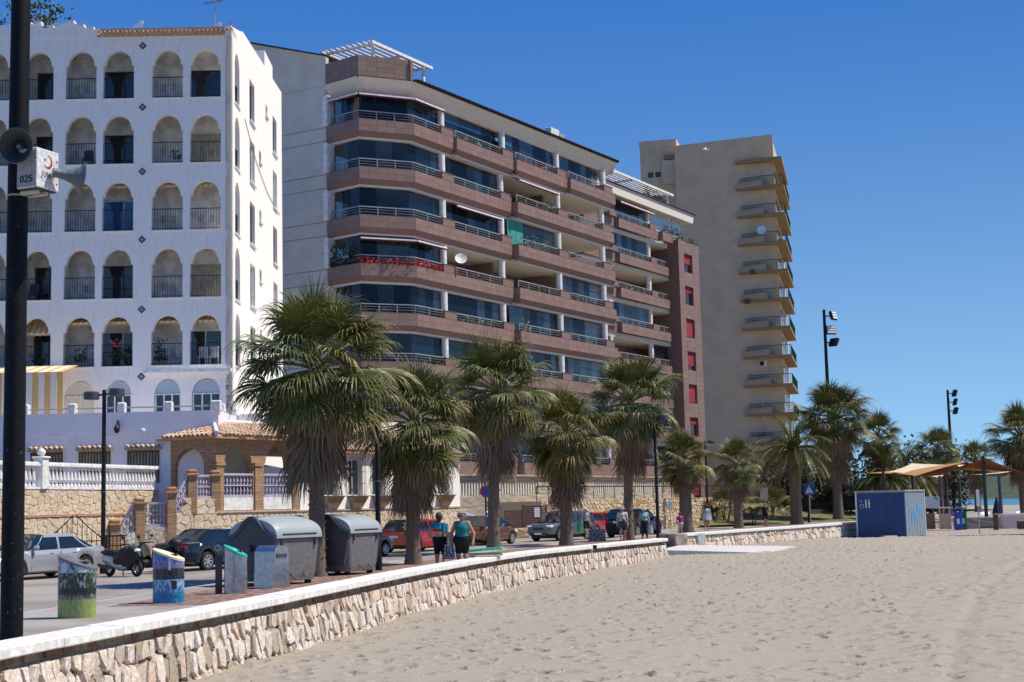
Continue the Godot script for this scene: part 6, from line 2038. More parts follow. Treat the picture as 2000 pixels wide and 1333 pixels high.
func car(label: String, category: String, at: Vector3, yaw: float, c: Dictionary, paint: Material) -> Node3D:
	# +x is forward
	var t := thing("parked_car", label, category, at, yaw, "cars parked along the road")
	var L: float = c.L; var W: float = c.W / 2; var H: float = c.H
	var deck: Array = c.deck; var wr: float = c.wr
	var axles: Array = c.axles
	var sill: float = c.get("sill", 0.22)
	var b := B.new()
	var N := 84
	var prev := []
	for i in N + 1:
		var x := L / 2 - L * i / N
		var e := pow(abs(x) / (L / 2), 7.0)
		var w: float = W * (1.0 - 0.2 * e)
		var ys: float = poly_at(deck, x)
		var yb := sill + 0.1 * e
		for a in axles:
			var dx: float = abs(x - a); var R: float = wr + 0.055
			if dx < R: yb = max(yb, wr + sqrt(R * R - dx * dx))
		yb = min(yb, ys - 0.12)
		var ring := [Vector3(x, yb, 0), Vector3(x, yb, w * 0.9), Vector3(x, min(yb + 0.05, ys - 0.1), w * 0.985), Vector3(x, lerp(min(yb + 0.05, ys - 0.1), ys, 0.5), w), Vector3(x, lerp(yb, ys, 0.78), w * 0.985), Vector3(x, ys - 0.025, w * 0.92), Vector3(x, ys + 0.005, w * 0.82), Vector3(x, ys + 0.03, 0)]
		if prev.size():
			for j in 7:
				for s in [-1, 1]:
					var q := [prev[j], ring[j], ring[j + 1], prev[j + 1]]
					for k in 4: q[k] = Vector3(q[k].x, q[k].y, q[k].z * s)
					b._out(Vector3(x, (yb + ys) / 2, 0), q)
		if i == 0 or i == N:
			for j in 7:
				for s in [-1, 1]: b._out(Vector3(0, 0.5, 0), [Vector3(x, (yb + ys) / 2, 0), Vector3(x, ring[j].y, ring[j].z * s), Vector3(x, ring[j + 1].y, ring[j + 1].z * s)])
		prev = ring
	part(t, "body", b, paint)
	# glasshouse
	var g: Array = c.house                     # front base, front top, rear top, rear base
	var belt: float = c.belt
	var side := func(x: float, v: float, s: float, o: float):      # a point on the side of the glasshouse
		var top: float = H - 0.03
		if x > g[1]: top = lerp(H - 0.03, belt, clamp((x - g[1]) / (g[0] - g[1]), 0.0, 1.0))
		if x < g[2]: top = lerp(H - 0.05, belt, clamp((g[2] - x) / (g[2] - g[3]), 0.0, 1.0))
		var k: float = (top - belt) / (H - belt)
		var zb := W * 0.9; var zt: float = lerp(zb, W * 0.7, k)
		return Vector3(x, lerp(belt - 0.03, top - 0.02, v), s * (lerp(zb, zt, v * v * 0.4 + v * 0.6) + o))
	b = B.new()
	N = 40
	var roof := B.new()
	for i in N:
		var x0: float = lerp(g[0], g[3], float(i) / N); var x1: float = lerp(g[0], g[3], float(i + 1) / N)
		for s in [-1, 1]:
			for v in 4:
				b._out(Vector3((x0 + x1) / 2, belt, 0), [side.call(x0, v / 4.0, s, 0.0), side.call(x1, v / 4.0, s, 0.0), side.call(x1, (v + 1) / 4.0, s, 0.0), side.call(x0, (v + 1) / 4.0, s, 0.0)])
			for j in 3:
				var f := func(x, m):
					var p: Vector3 = side.call(x, 1.0, s, 0.0)
					return Vector3(x, p.y + 0.035 * (1.0 - m * m), p.z * m)
				var q := [f.call(x0, 1.0 - j / 3.0), f.call(x1, 1.0 - j / 3.0), f.call(x1, 1.0 - (j + 1) / 3.0), f.call(x0, 1.0 - (j + 1) / 3.0)]
				b._out(Vector3((x0 + x1) / 2, 0.5, 0), q)
				if x0 <= g[1] + 0.06 and x1 >= g[2] - 0.04:
					for k in 4: q[k] = q[k] + Vector3(0, 0.012, s * 0.01)
					roof._out(Vector3((x0 + x1) / 2, 0.5, 0), q)
			if x0 <= g[1] + 0.06 and x1 >= g[2] - 0.04:
				roof._out(Vector3((x0 + x1) / 2, 0.5, 0), [side.call(x0, 0.86, s, 0.009), side.call(x1, 0.86, s, 0.009), side.call(x1, 1.0, s, 0.01) + Vector3(0, 0.012, 0), side.call(x0, 1.0, s, 0.01) + Vector3(0, 0.012, 0)])
	part(t, "windows", b, c.get("glass", M.car_glass))
	part(t, "roof", roof, paint)
	b = B.new()
	var strips := [[g[0] - 0.02, g[1] + 0.06, 0.07], [c.bp, c.bp - 0.04, 0.09], [g[3] + c.get("cp", 0.2), g[2] + c.get("cp", 0.2) * 0.4, c.get("cw", 0.16)]]
	for e in strips:
		for s in [-1, 1]:
			for v in 5:
				var xa: float = lerp(e[0], e[1], v / 5.0); var xb: float = lerp(e[0], e[1], (v + 1) / 5.0)
				b._out(Vector3(xa, belt, 0), [side.call(xa - e[2], v / 5.0, s, 0.01), side.call(xa, v / 5.0, s, 0.01), side.call(xb, (v + 1) / 5.0, s, 0.01), side.call(xb - e[2], (v + 1) / 5.0, s, 0.01)])
	part(t, "pillars", b, paint)
	# lower details
	for s in [-1, 1]:
		for a in axles: wheel(t, Vector3(a, wr, s * (W - 0.12)), wr, 0.22, s, M.rim)
		b = B.new()
		var hx: float = deck[0][0] - 0.2
		b.cbox(Vector3(L / 2 - 0.2, poly_at(deck, L / 2 - 0.2) - 0.09, s * W * 0.72), Vector3(0.34, 0.15, W * 0.38), 0.05)
		part(t, "headlight", b, M.lamp_clear)
		b = B.new()
		if c.get("tall_lamps", false): b.cbox(Vector3(-L / 2 + 0.1, belt - 0.1, s * W * 0.72), Vector3(0.2, 0.36, W * 0.16), 0.04)
		else: b.cbox(Vector3(-L / 2 + 0.14, belt - 0.15, s * W * 0.69), Vector3(0.28, 0.14, W * 0.34), 0.04)
		part(t, "tail_light", b, M.tail_red)
		b = B.new()
		b.cbox(Vector3(g[0] - 0.28, belt + 0.07, s * (W + 0.07)), Vector3(0.13, 0.13, 0.2), 0.04)
		b.bar(Vector3(g[0] - 0.28, belt + 0.02, s * (W * 0.9)), Vector3(g[0] - 0.28, belt + 0.05, s * W), 0.04)
		part(t, "mirror", b, paint)
		for hx2 in c.get("handles", [0.15, -0.75]):
			b = B.new()
			b.cbox(Vector3(hx2, belt - 0.13, s * (W * 0.985)), Vector3(0.17, 0.03, 0.035), 0.01)
			part(t, "door_handle", b, M.chrome if paint != M.car_silver else paint)
		b = B.new()
		for xx in [g[0] - 0.15, c.bp - 0.05, c.get("door_end", g[3] + 0.55)]:
			b.bar(Vector3(xx, sill + 0.1, s * (W * 0.985 + 0.002)), Vector3(xx - 0.03, belt - 0.06, s * (W * 0.985 + 0.002)), 0.012)
		part(t, "door_gap", b, M.plastic_black)
	for e in [[1.0, 0.42], [-1.0, c.get("plate_y", 0.75)]]:
		b = B.new()
		b.cbox(Vector3(e[0] * (L / 2 + 0.012), e[1], 0), Vector3(0.02, 0.11, 0.5), 0.004)
		part(t, "number_plate", b, M.plate)
	b = B.new()
	b.cbox(Vector3(L / 2 - 0.03, poly_at(deck, L / 2) - 0.06, 0), Vector3(0.08, 0.16, W * 0.85), 0.03)
	b.cbox(Vector3(L / 2 - 0.02, sill + 0.1, 0), Vector3(0.06, 0.14, W * 1.3), 0.03)
	part(t, "grille", b, M.plastic_black)
	b = B.new()
	b.cbox(Vector3(-L / 2 + 0.05, sill + 0.08, 0), Vector3(0.14, 0.14, W * 1.5), 0.04)
	b.bb(Vector3(-L / 2 + 0.4, 0.16, -W * 0.8), Vector3(L / 2 - 0.4, 0.3, W * 0.8))
	part(t, "underside", b, M.plastic_black)
	return t

func sedan(L: float) -> Dictionary:
	var h := L / 2
	return {"L": L, "W": 1.84, "H": 1.46, "belt": 0.96, "wr": 0.33, "axles": [h - 0.92, -h + 1.08], "deck": [[h, 0.6], [h - 0.1, 0.7], [h - 0.5, 0.79], [1.2, 0.93], [1.0, 0.95], [-1.4, 0.98], [-1.7, 1.0], [-h + 0.15, 0.98], [-h + 0.04, 0.9], [-h, 0.72]], "house": [1.12, 0.32, -0.95, -1.82], "bp": -0.18, "handles": [0.12, -0.85], "door_end": -1.2}

func hatch(L: float, H: float) -> Dictionary:
	var h := L / 2
	return {"L": L, "W": 1.74, "H": H, "belt": H * 0.64, "wr": 0.31, "axles": [h - 0.75, -h + 0.65], "deck": [[h, 0.6], [h - 0.12, 0.72], [h - 0.5, 0.85], [h - 0.95, H * 0.63], [-h + 0.1, H * 0.65], [-h, H * 0.58]], "house": [h - 0.85, h - 1.55, -h + 0.45, -h + 0.05], "bp": -0.2, "cp": 0.12, "cw": 0.22, "tall_lamps": true, "handles": [0.0, -0.8], "door_end": -h + 0.75, "plate_y": 0.72}

func off_roader(L: float, H: float) -> Dictionary:
	var d := hatch(L, H)
	d.W = 1.86; d.wr = 0.36; d.sill = 0.32
	d.axles = [L / 2 - 0.88, -L / 2 + 0.86]
	d.deck = [[L / 2, 0.75], [L / 2 - 0.1, 0.88], [L / 2 - 0.5, 0.98], [L / 2 - 1.15, H * 0.62], [-L / 2 + 0.1, H * 0.64], [-L / 2, H * 0.57]]
	d.house = [L / 2 - 1.0, L / 2 - 1.75, -L / 2 + 0.5, -L / 2 + 0.06]
	d.plate_y = 0.9
	return d

func scooter(label: String, at: Vector3, yaw: float, lower: Material, top: Material, screen: bool, case: bool) -> void:
	var t := thing("parked_scooter", label, "scooter", at, yaw, "scooters between the two sedans")
	for e in [0.72, -0.62]:
		var b := B.new()
		b.x = Transform3D(Basis(Vector3(1, 0, 0), PI / 2), Vector3(e, 0.25, 0))
		b.lathe([Vector2(0.15, -0.06), Vector2(0.22, -0.06), Vector2(0.25, -0.03), Vector2(0.25, 0.03), Vector2(0.22, 0.06), Vector2(0.15, 0.06)], 18)
		var o := part(t, "wheel", b, M.rubber)
		b = B.new()
		b.x = Transform3D(Basis(Vector3(1, 0, 0), PI / 2), Vector3(e, 0.25, 0))
		for i in 5: b.bar(Vector3.ZERO, Vector3(cos(i * 1.257) * 0.17, 0, sin(i * 1.257) * 0.17), 0.03)
		b.lathe([Vector2(0.16, -0.04), Vector2(0.17, 0.0), Vector2(0.16, 0.04), Vector2(0.14, 0.0)], 14)
		part(o, "rim", b, M.rim)
	var loft := func(b: B, pts: Array):       # [x, y0, y1, half width]
		for i in pts.size() - 1:
			var p: Array = pts[i]; var q: Array = pts[i + 1]
			var sec := func(e): return [Vector3(e[0], e[1], 0), Vector3(e[0], e[1], e[3] * 0.7), Vector3(e[0], lerp(e[1], e[2], 0.4), e[3]), Vector3(e[0], lerp(e[1], e[2], 0.85), e[3] * 0.8), Vector3(e[0], e[2], e[3] * 0.3), Vector3(e[0], e[2], 0)]
			var A: Array = sec.call(p); var C: Array = sec.call(q)
			for s in [-1, 1]:
				for j in 5:
					var f := [A[j], C[j], C[j + 1], A[j + 1]]
					for k in 4: f[k] = Vector3(f[k].x, f[k].y, f[k].z * s)
					b._out(Vector3((p[0] + q[0]) / 2, (p[1] + p[2]) / 2, 0), f)
	var b := B.new()
	loft.call(b, [[-0.98, 0.62, 0.72, 0.05], [-0.85, 0.45, 0.74, 0.14], [-0.4, 0.3, 0.72, 0.2], [0.0, 0.2, 0.55, 0.2], [0.2, 0.18, 0.36, 0.2], [0.42, 0.2, 0.5, 0.2]])
	part(t, "body", b, lower)
	b = B.new()
	loft.call(b, [[0.3, 0.2, 0.6, 0.22], [0.45, 0.25, 1.0, 0.24], [0.58, 0.4, 1.05, 0.2], [0.8, 0.55, 0.85, 0.1], [0.92, 0.55, 0.66, 0.03]])
	part(t, "front_shield", b, top)
	b = B.new()
	loft.call(b, [[-0.95, 0.74, 0.84, 0.12], [-0.7, 0.72, 0.9, 0.17], [-0.3, 0.72, 0.86, 0.18], [-0.02, 0.62, 0.8, 0.14], [0.06, 0.6, 0.7, 0.06]])
	part(t, "seat", b, M.plastic_black)
	b = B.new()
	b.tube([Vector3(0.72, 0.25, 0.08), Vector3(0.5, 0.95, 0.08)], [0.03, 0.03], 6); b.tube([Vector3(0.72, 0.25, -0.08), Vector3(0.5, 0.95, -0.08)], [0.03, 0.03], 6)
	part(t, "fork", b, M.iron_grey)
	b = B.new()
	b.tube([Vector3(0.36, 1.06, -0.36), Vector3(0.46, 1.05, 0), Vector3(0.36, 1.06, 0.36)], [0.02, 0.03, 0.02], 6)
	part(t, "handlebar", b, M.iron)
	for s in [-1, 1]:
		b = B.new()
		b.tube([Vector3(0.44, 1.06, s * 0.2), Vector3(0.42, 1.25, s * 0.3)], [0.01, 0.01], 5)
		b.cbox(Vector3(0.42, 1.28, s * 0.32), Vector3(0.04, 0.09, 0.15), 0.02)
		part(t, "mirror", b, M.iron)
	b = B.new()
	b.cbox(Vector3(0.74, 0.84, 0), Vector3(0.14, 0.13, 0.24), 0.05)
	part(t, "headlight", b, M.lamp_clear)
	if screen:
		b = B.new()
		b._out(Vector3(0, 1, 0), [Vector3(0.6, 1.0, -0.2), Vector3(0.6, 1.0, 0.2), Vector3(0.4, 1.42, 0.16), Vector3(0.4, 1.42, -0.16)])
		part(t, "windscreen", b, M.clear_glass)
		b = B.new()
		loft.call(b, [[-0.2, 0.35, 0.75, 0.24], [0.1, 0.4, 0.95, 0.3], [0.4, 0.45, 1.02, 0.28], [0.55, 0.5, 0.9, 0.1]])
		part(t, "leg_cover", b, M.plastic_black)
	if case:
		b = B.new()
		b.ball(Vector3(-0.98, 1.02, 0), Vector3(0.25, 0.17, 0.24), 16, 10)
		part(t, "top_case", b, M.plastic_black)
		b = B.new()
		b.bar(Vector3(-0.95, 0.8, 0), Vector3(-0.98, 0.92, 0), 0.12)
		part(t, "rack", b, M.iron)
	b = B.new()
	b.tube([Vector3(-0.2, 0.28, 0.12), Vector3(-0.5, 0.3, 0.2), Vector3(-0.95, 0.38, 0.2)], [0.03, 0.05, 0.06], 8)
	part(t, "exhaust", b, M.iron_grey)
	b = B.new()
	b.bar(Vector3(-0.1, 0.22, -0.1), Vector3(-0.2, 0.0, -0.22), 0.03)
	part(t, "stand", b, M.iron)

func build_cars() -> void:
	car("silver sedan seen from the side at the left edge of the road", "car", P(-15.95, 48.6), STREET + 180, sedan(4.85), M.car_silver)
	car("shiny navy black sedan parked behind the scooters", "car", P(-10.95, 53.3), STREET, sedan(4.95), M.car_navy)
	car("dark car almost hidden behind the grey containers", "car", P(-7.0, 61.6), STREET, hatch(4.2, 1.48), M.car_grey)
	car("red hatchback behind the shorter palm left of the two women", "car", P(-4.55, 68.4), STREET, hatch(4.1, 1.5), M.car_red)
	car("small brown city car behind the tall palm", "car", P(-1.5, 77.0), STREET, hatch(3.6, 1.53), M.car_brown)
	car("grey off-roader facing the camera in front of the slatted gate", "car", P(2.55, 82.7), STREET + 180 - 8, off_roader(4.41, 1.66), M.car_grey)
	car("red hatchback between the grey off-roader and the black one", "car", P(5.0, 93.0), STREET, hatch(4.1, 1.5), M.car_red)
	car("black off-roader seen from behind near the couple in sun hats", "car", P(7.0, 87.0), STREET, off_roader(4.66, 1.68), M.car_black)
	scooter("silver and black scooter with a windscreen beside the silver sedan", P(-13.0, 48.3), -35, M.car_silver, M.plastic_black, true, false)
	scooter("black scooter with a round top case beside the navy sedan", P(-12.45, 50.3), 150, M.plastic_black, M.plastic_black, false, true)

# ---------------------------------------------------------------- street things
func letters(parent: Node3D, called: String, s: String, h: float, at: Vector3, yaw: float, mat: Material, bold := true) -> void:
	var m := TextMesh.new()
	var f := SystemFont.new()
	f.font_names = PackedStringArray(["Droid Sans"])
	f.font_weight = 700 if bold else 400
	m.font = f; m.text = s; m.font_size = 32; m.pixel_size = h / 23.0; m.depth = 0.004
	var o := part(parent, called, m, mat)
	o.position = at; o.rotation_degrees.y = yaw

func horn(parent: Node3D, xf: Transform3D, r: float, long: float) -> void:
	var b := B.new()
	b.x = xf
	b.lathe([Vector2(0.0, -long), Vector2(r * 0.3, -long), Vector2(r * 0.3, -long * 0.75), Vector2(r * 0.34, -long * 0.55), Vector2(r * 0.48, -long * 0.32), Vector2(r * 0.74, -long * 0.1), Vector2(r, 0.0), Vector2(r * 1.03, 0.012), Vector2(r * 0.98, 0.015)], 26)
	part(parent, "bell", b, M.horn_grey)
	b = B.new()
	b.x = xf
	b.lathe([Vector2(r * 0.98, 0.014), Vector2(r * 0.72, -long * 0.09), Vector2(r * 0.46, -long * 0.3), Vector2(r * 0.3, -long * 0.5), Vector2(0.0, -long * 0.55)], 26)
	part(parent, "throat", b, M.horn_dark)
	b = B.new()
	b.x = xf
	b.lathe([Vector2(r * 0.14, -long * 0.6), Vector2(r * 0.16, -long * 0.22), Vector2(r * 0.1, -long * 0.16), Vector2(0, -long * 0.15)], 14)
	part(parent, "nozzle", b, M.horn_grey)

func build_speaker_pole() -> void:
	var at := P(-7.9, 22.96, 0.12)
	var p := thing("black_mast", "thick scuffed black mast at the left edge of the picture", "mast", at)
	var b := B.new()
	b.tube([Vector3(0, 0, 0), Vector3(0, 7.0, 0), Vector3(0.01, 14.0, 0)], [0.175, 0.16, 0.14], 28)
	part(p, "shaft", b, M.tar_black)
	b = B.new()
	for i in 70:
		var y := 0.4 + 7.0 * pow(rng.randf(), 1.3); var a := rng.randf_range(-0.4, 1.2)
		var r := 0.176 - 0.0022 * y
		var h := rng.randf_range(0.006, 0.06) * rng.randf(); var w := rng.randf_range(0.02, 0.09) * rng.randf()
		var f := func(aa, yy): return Vector3(sin(aa) * r, yy, cos(aa) * r)
		b.quad(f.call(a, y), f.call(a + w, y + 0.01), f.call(a + w * 0.7, y + h), f.call(a - 0.01, y + h * 0.8))
	part(p, "scuffs", b, M.scuff, Vector3.ZERO, "stuff")
	b = B.new()
	b.x = Transform3D(Basis(), Vector3(0, 7.02, 0))
	b.lathe([Vector2(0.162, -0.015), Vector2(0.172, -0.012), Vector2(0.172, 0.012), Vector2(0.162, 0.015)], 28)
	part(p, "clamp_band", b, M.rail_steel)
	# amplifier box with its print
	var bx := thing("amplifier_box", "white loudspeaker box numbered 025 on the black mast", "loudspeaker", at + Vector3(0.36, 7.07, 0.12), -23)
	b = B.new()
	b.cbox(Vector3(0, 0.33, 0), Vector3(0.4, 0.64, 0.52), 0.012)
	part(bx, "case", b, M.box_white)
	b = B.new()
	b.bb(Vector3(-0.19, 0.02, 0.2605), Vector3(0.19, 0.6, 0.262))
	part(bx, "front_plate", b, M.box_grey)
	b = B.new()
	b.bb(Vector3(-0.18, -0.01, -0.22), Vector3(0.18, 0.009, 0.22))
	part(bx, "grille", b, M.horn_dark)
	b = B.new()
	b.bar(Vector3(-0.4, -0.03, 0.1), Vector3(0.1, -0.03, 0.1), 0.05); b.bar(Vector3(-0.4, -0.03, -0.1), Vector3(0.1, -0.03, -0.1), 0.05)
	b.bar(Vector3(-0.4, 0.55, 0.0), Vector3(-0.15, 0.55, 0.0), 0.06)
	part(bx, "bracket", b, M.cream)
	letters(bx, "number", "025", 0.115, Vector3(0.0, 0.15, 0.265), 0, M.ink_blue)
	letters(bx, "maker_name", "JUMA", 0.085, Vector3(0.203, 0.24, -0.0), 90, M.ink_grey)
	for e in [[0.205, 0.006, 1, 0.34], [0.16, 0.03, 3, 0.32], [0.115, 0.016, 9, 0.32]]:       # rule and two lines of print too fine to read
		b = B.new()
		for i in e[2]: b.bb(Vector3(0.2, e[0], -e[3] / 2 + e[3] * i / e[2]), Vector3(0.203, e[0] + e[1], -e[3] / 2 + e[3] * (i + 0.8) / e[2]))
		part(bx, "print_line", b, M.ink_pale)
	b = B.new()
	for i in 20:
		var a := -2.6 + 4.2 * i / 20.0; var a2 := -2.6 + 4.2 * (i + 1) / 20.0
		var f := func(t, r): return Vector3(0.203, 0.45 + sin(t) * r * 1.1, -0.0 - cos(t) * r)
		var w: float = 0.03 * sin(PI * (i + 0.5) / 20.0) + 0.008
		b._out(Vector3.ZERO, [f.call(a, 0.1 - w), f.call(a2, 0.1 - w), f.call(a2, 0.1), f.call(a, 0.1)])
	part(bx, "logo_crescent", b, M.ink_red)
	b = B.new()
	b.ball(Vector3(0.201, 0.48, 0.07), Vector3(0.004, 0.026, 0.022), 10, 6)
	for e in [0.5, 0.13]: b.ball(Vector3(0.2, e, -0.21), Vector3(0.012, 0.018, 0.018), 8, 6)
	part(bx, "logo_dot", b, M.ink_grey)
	var h1 := thing("horn_speaker", "grey horn loudspeaker facing the viewer on the mast", "loudspeaker", at + Vector3(0.14, 7.72, 0.52), 0, "horn loudspeakers on the mast")
	horn(h1, Transform3D(Basis(Vector3.UP, -0.12) * Basis(Vector3(1, 0, 0), PI / 2 + 0.12), Vector3.ZERO), 0.28, 0.42)
	var h2 := thing("horn_speaker", "grey horn loudspeaker pointing right beside the white box", "loudspeaker", at + Vector3(1.02, 7.3, -0.02), 0, "horn loudspeakers on the mast")
	horn(h2, Transform3D(Basis(Vector3.UP, 0.5) * Basis(Vector3(0, 0, 1), -PI / 2 - 0.12), Vector3.ZERO), 0.25, 0.46)
	b = B.new()
	b.bar(Vector3(-0.62, 0.08, 0.0), Vector3(-0.4, 0.06, 0), 0.06)
	part(h2, "arm", b, M.iron_grey)

func picture(kind: int) -> ImageTexture:       # the print wrapped round a litter bin
	var W := 512; var H := 256
	var im := Image.create(W, H, false, Image.FORMAT_RGB8)
	var r := RandomNumberGenerator.new(); r.seed = 31 + kind
	var nz := FastNoiseLite.new(); nz.frequency = 0.03; nz.fractal_octaves = 4; nz.seed = kind
	for y in H:
		for x in W:
			var t := float(y) / H; var n := nz.get_noise_2d(x, y)
			var c: Color
			if kind == 0:
				if t < 0.28: c = Color(0.62, 0.66, 0.72).lerp(Color(0.2, 0.28, 0.2), clamp(n * 4.0 + 0.1, 0, 1))
				elif t < 0.52: c = Color(0.16, 0.22, 0.14).lerp(Color(0.55, 0.6, 0.62), clamp(n * 5.0 - 0.2, 0, 1))
				elif t < 0.7: c = Color(0.13, 0.17, 0.14).lerp(Color(0.45, 0.46, 0.48), clamp((t - 0.6) * 10.0 + n, 0, 1))
				else: c = Color(0.52, 0.6, 0.3).lerp(Color(0.62, 0.66, 0.42), clamp(n * 2.0 + 0.5, 0, 1))
			else:
				if t < 0.3: c = Color(0.27, 0.36, 0.62).lerp(Color(0.55, 0.55, 0.72), clamp(n * 2.0 + t * 2.0, 0, 1))
				elif t < 0.36: c = Color(0.5, 0.45, 0.6)
				elif t < 0.56: c = Color(0.1, 0.12, 0.2).lerp(Color(0.3, 0.3, 0.4), clamp(n * 3.0, 0, 1))
				elif t < 0.8: c = Color(0.6, 0.75, 0.85).lerp(Color(0.25, 0.45, 0.65), clamp(n * 3.0 + (t - 0.56) * 4.0, 0, 1))
				else: c = Color(0.08, 0.42, 0.6).lerp(Color(0.2, 0.55, 0.72), clamp(n * 3.0 + 0.4, 0, 1))
			im.set_pixel(x, y, c)
	if kind == 0:
		for k in 3:
			var cx := 90 + k * 170
			for i in 500:
				var a := r.randf() * TAU; var d := sqrt(r.randf())
				im.fill_rect(Rect2i(clampi(cx + int(cos(a) * d * 42), 0, W - 5), clampi(115 + int(sin(a) * d * 40), 0, H - 5), 4, 3), Color(0.2, 0.27, 0.13) * r.randf_range(0.6, 1.3))
			im.fill_rect(Rect2i(cx - 2, 140, 5, 56), Color(0.14, 0.12, 0.1))
		for i in 60:
			im.fill_rect(Rect2i(r.randi() % (W - 8), 158 + r.randi() % 22, 5, 9), Color.from_hsv(r.randf() * 0.15 if r.randf() < 0.6 else r.randf(), 0.6, 0.75))
		im.fill_rect(Rect2i(150, 30, 70, 40), Color(0.75, 0.78, 0.84)); im.fill_rect(Rect2i(320, 30, 80, 40), Color(0.75, 0.78, 0.84))
	else:
		for i in 90:
			var px := r.randi() % (W - 8)
			im.fill_rect(Rect2i(px, 88 + r.randi() % 12, 5, 40), Color.from_hsv(r.randf(), 0.4, r.randf_range(0.1, 0.45)))
			im.fill_rect(Rect2i(px + 1, 82 + r.randi() % 10, 4, 5), Color(0.6, 0.42, 0.34))
		im.fill_rect(Rect2i(30, 40, 26, 60), Color(0.75, 0.77, 0.82)); im.fill_rect(Rect2i(300, 40, 26, 60), Color(0.75, 0.77, 0.82))
		im.fill_rect(Rect2i(60, 150, 60, 40), Color(0.12, 0.15, 0.18)); im.fill_rect(Rect2i(330, 150, 60, 40), Color(0.12, 0.15, 0.18))
	return ImageTexture.create_from_image(im)

func litter_bin(label: String, at: Vector3, yaw: float, rx: float, rz: float, h0: float, h1: float, side: Material, lid: Material, rim: Material) -> Node3D:
	# an oval bin whose top slopes from h0 on the left to h1 on the right
	var t := thing("litter_bin", label, "litter bin", at, yaw, "oval litter bins on the promenade")
	var b := B.new()
	var K := 36
	var top := func(a: float, k: float): return lerp(h1, h0, 0.5 - 0.5 * cos(a) * k)
	for i in K:
		var a0 := TAU * i / K; var a1 := TAU * (i + 1) / K
		var p := func(a: float, y: float): return Vector3(cos(a) * rx, y, -sin(a) * rz)
		var q := [p.call(a0, 0.0), p.call(a1, 0.0), p.call(a1, top.call(a1, 1.0)), p.call(a0, top.call(a0, 1.0))]
		var n0 := Vector3(cos(a0) / rx, 0, -sin(a0) / rz); var n1 := Vector3(cos(a1) / rx, 0, -sin(a1) / rz)
		b.trin(q[0], q[1], q[2], n0, n1, n1); b.trin(q[0], q[2], q[3], n0, n1, n0)
		var u0 := float(i) / K * 2.0; var u1 := float(i + 1) / K * 2.0
		var v0: float = 1.0 - q[3].y / h0; var v1: float = 1.0 - q[2].y / h0
		for w in [Vector2(u0, 1), Vector2(u1, v1), Vector2(u1, 1), Vector2(u0, 1), Vector2(u0, v0), Vector2(u1, v1)]: b.uv.append(w)
	part(t, "drum", b, side)
	b = B.new()
	for i in K:
		var a0 := TAU * i / K; var a1 := TAU * (i + 1) / K
		var p := func(a: float, s: float, d: float): return Vector3(cos(a) * rx * s, top.call(a, s) + d, -sin(a) * rz * s)
		b._out(Vector3(0, 0.3, 0), [p.call(a0, 1.02, -0.03), p.call(a1, 1.02, -0.03), p.call(a1, 1.02, 0.015), p.call(a0, 1.02, 0.015)])
		b._out(Vector3(0, 0.3, 0), [p.call(a0, 1.02, 0.015), p.call(a1, 1.02, 0.015), p.call(a1, 0.8, 0.025), p.call(a0, 0.8, 0.025)])
	part(t, "rim", b, rim)
	b = B.new()
	for i in K:
		var a0 := TAU * i / K; var a1 := TAU * (i + 1) / K
		var p := func(a: float, s: float, d: float): return Vector3(cos(a) * rx * s, top.call(a, s) + d, -sin(a) * rz * s)
		b._out(Vector3(0, 0.3, 0), [p.call(a0, 0.8, 0.024), p.call(a1, 0.8, 0.024), p.call(a1, 0.45, 0.03), p.call(a0, 0.45, 0.03)])
		b._out(Vector3(0, 0.3, 0), [p.call(a0, 0.45, 0.03), p.call(a1, 0.45, 0.03), p.call(a1, 0.0, -0.04)])
	part(t, "lid", b, lid)
	b = B.new()
	b.cbox(Vector3(rx * 0.35, (h0 * 0.35 + h1 * 0.65) + 0.03, 0), Vector3(rx * 0.5, 0.03, rz * 0.6), 0.012)
	part(t, "slot", b, M.plastic_black)
	return t

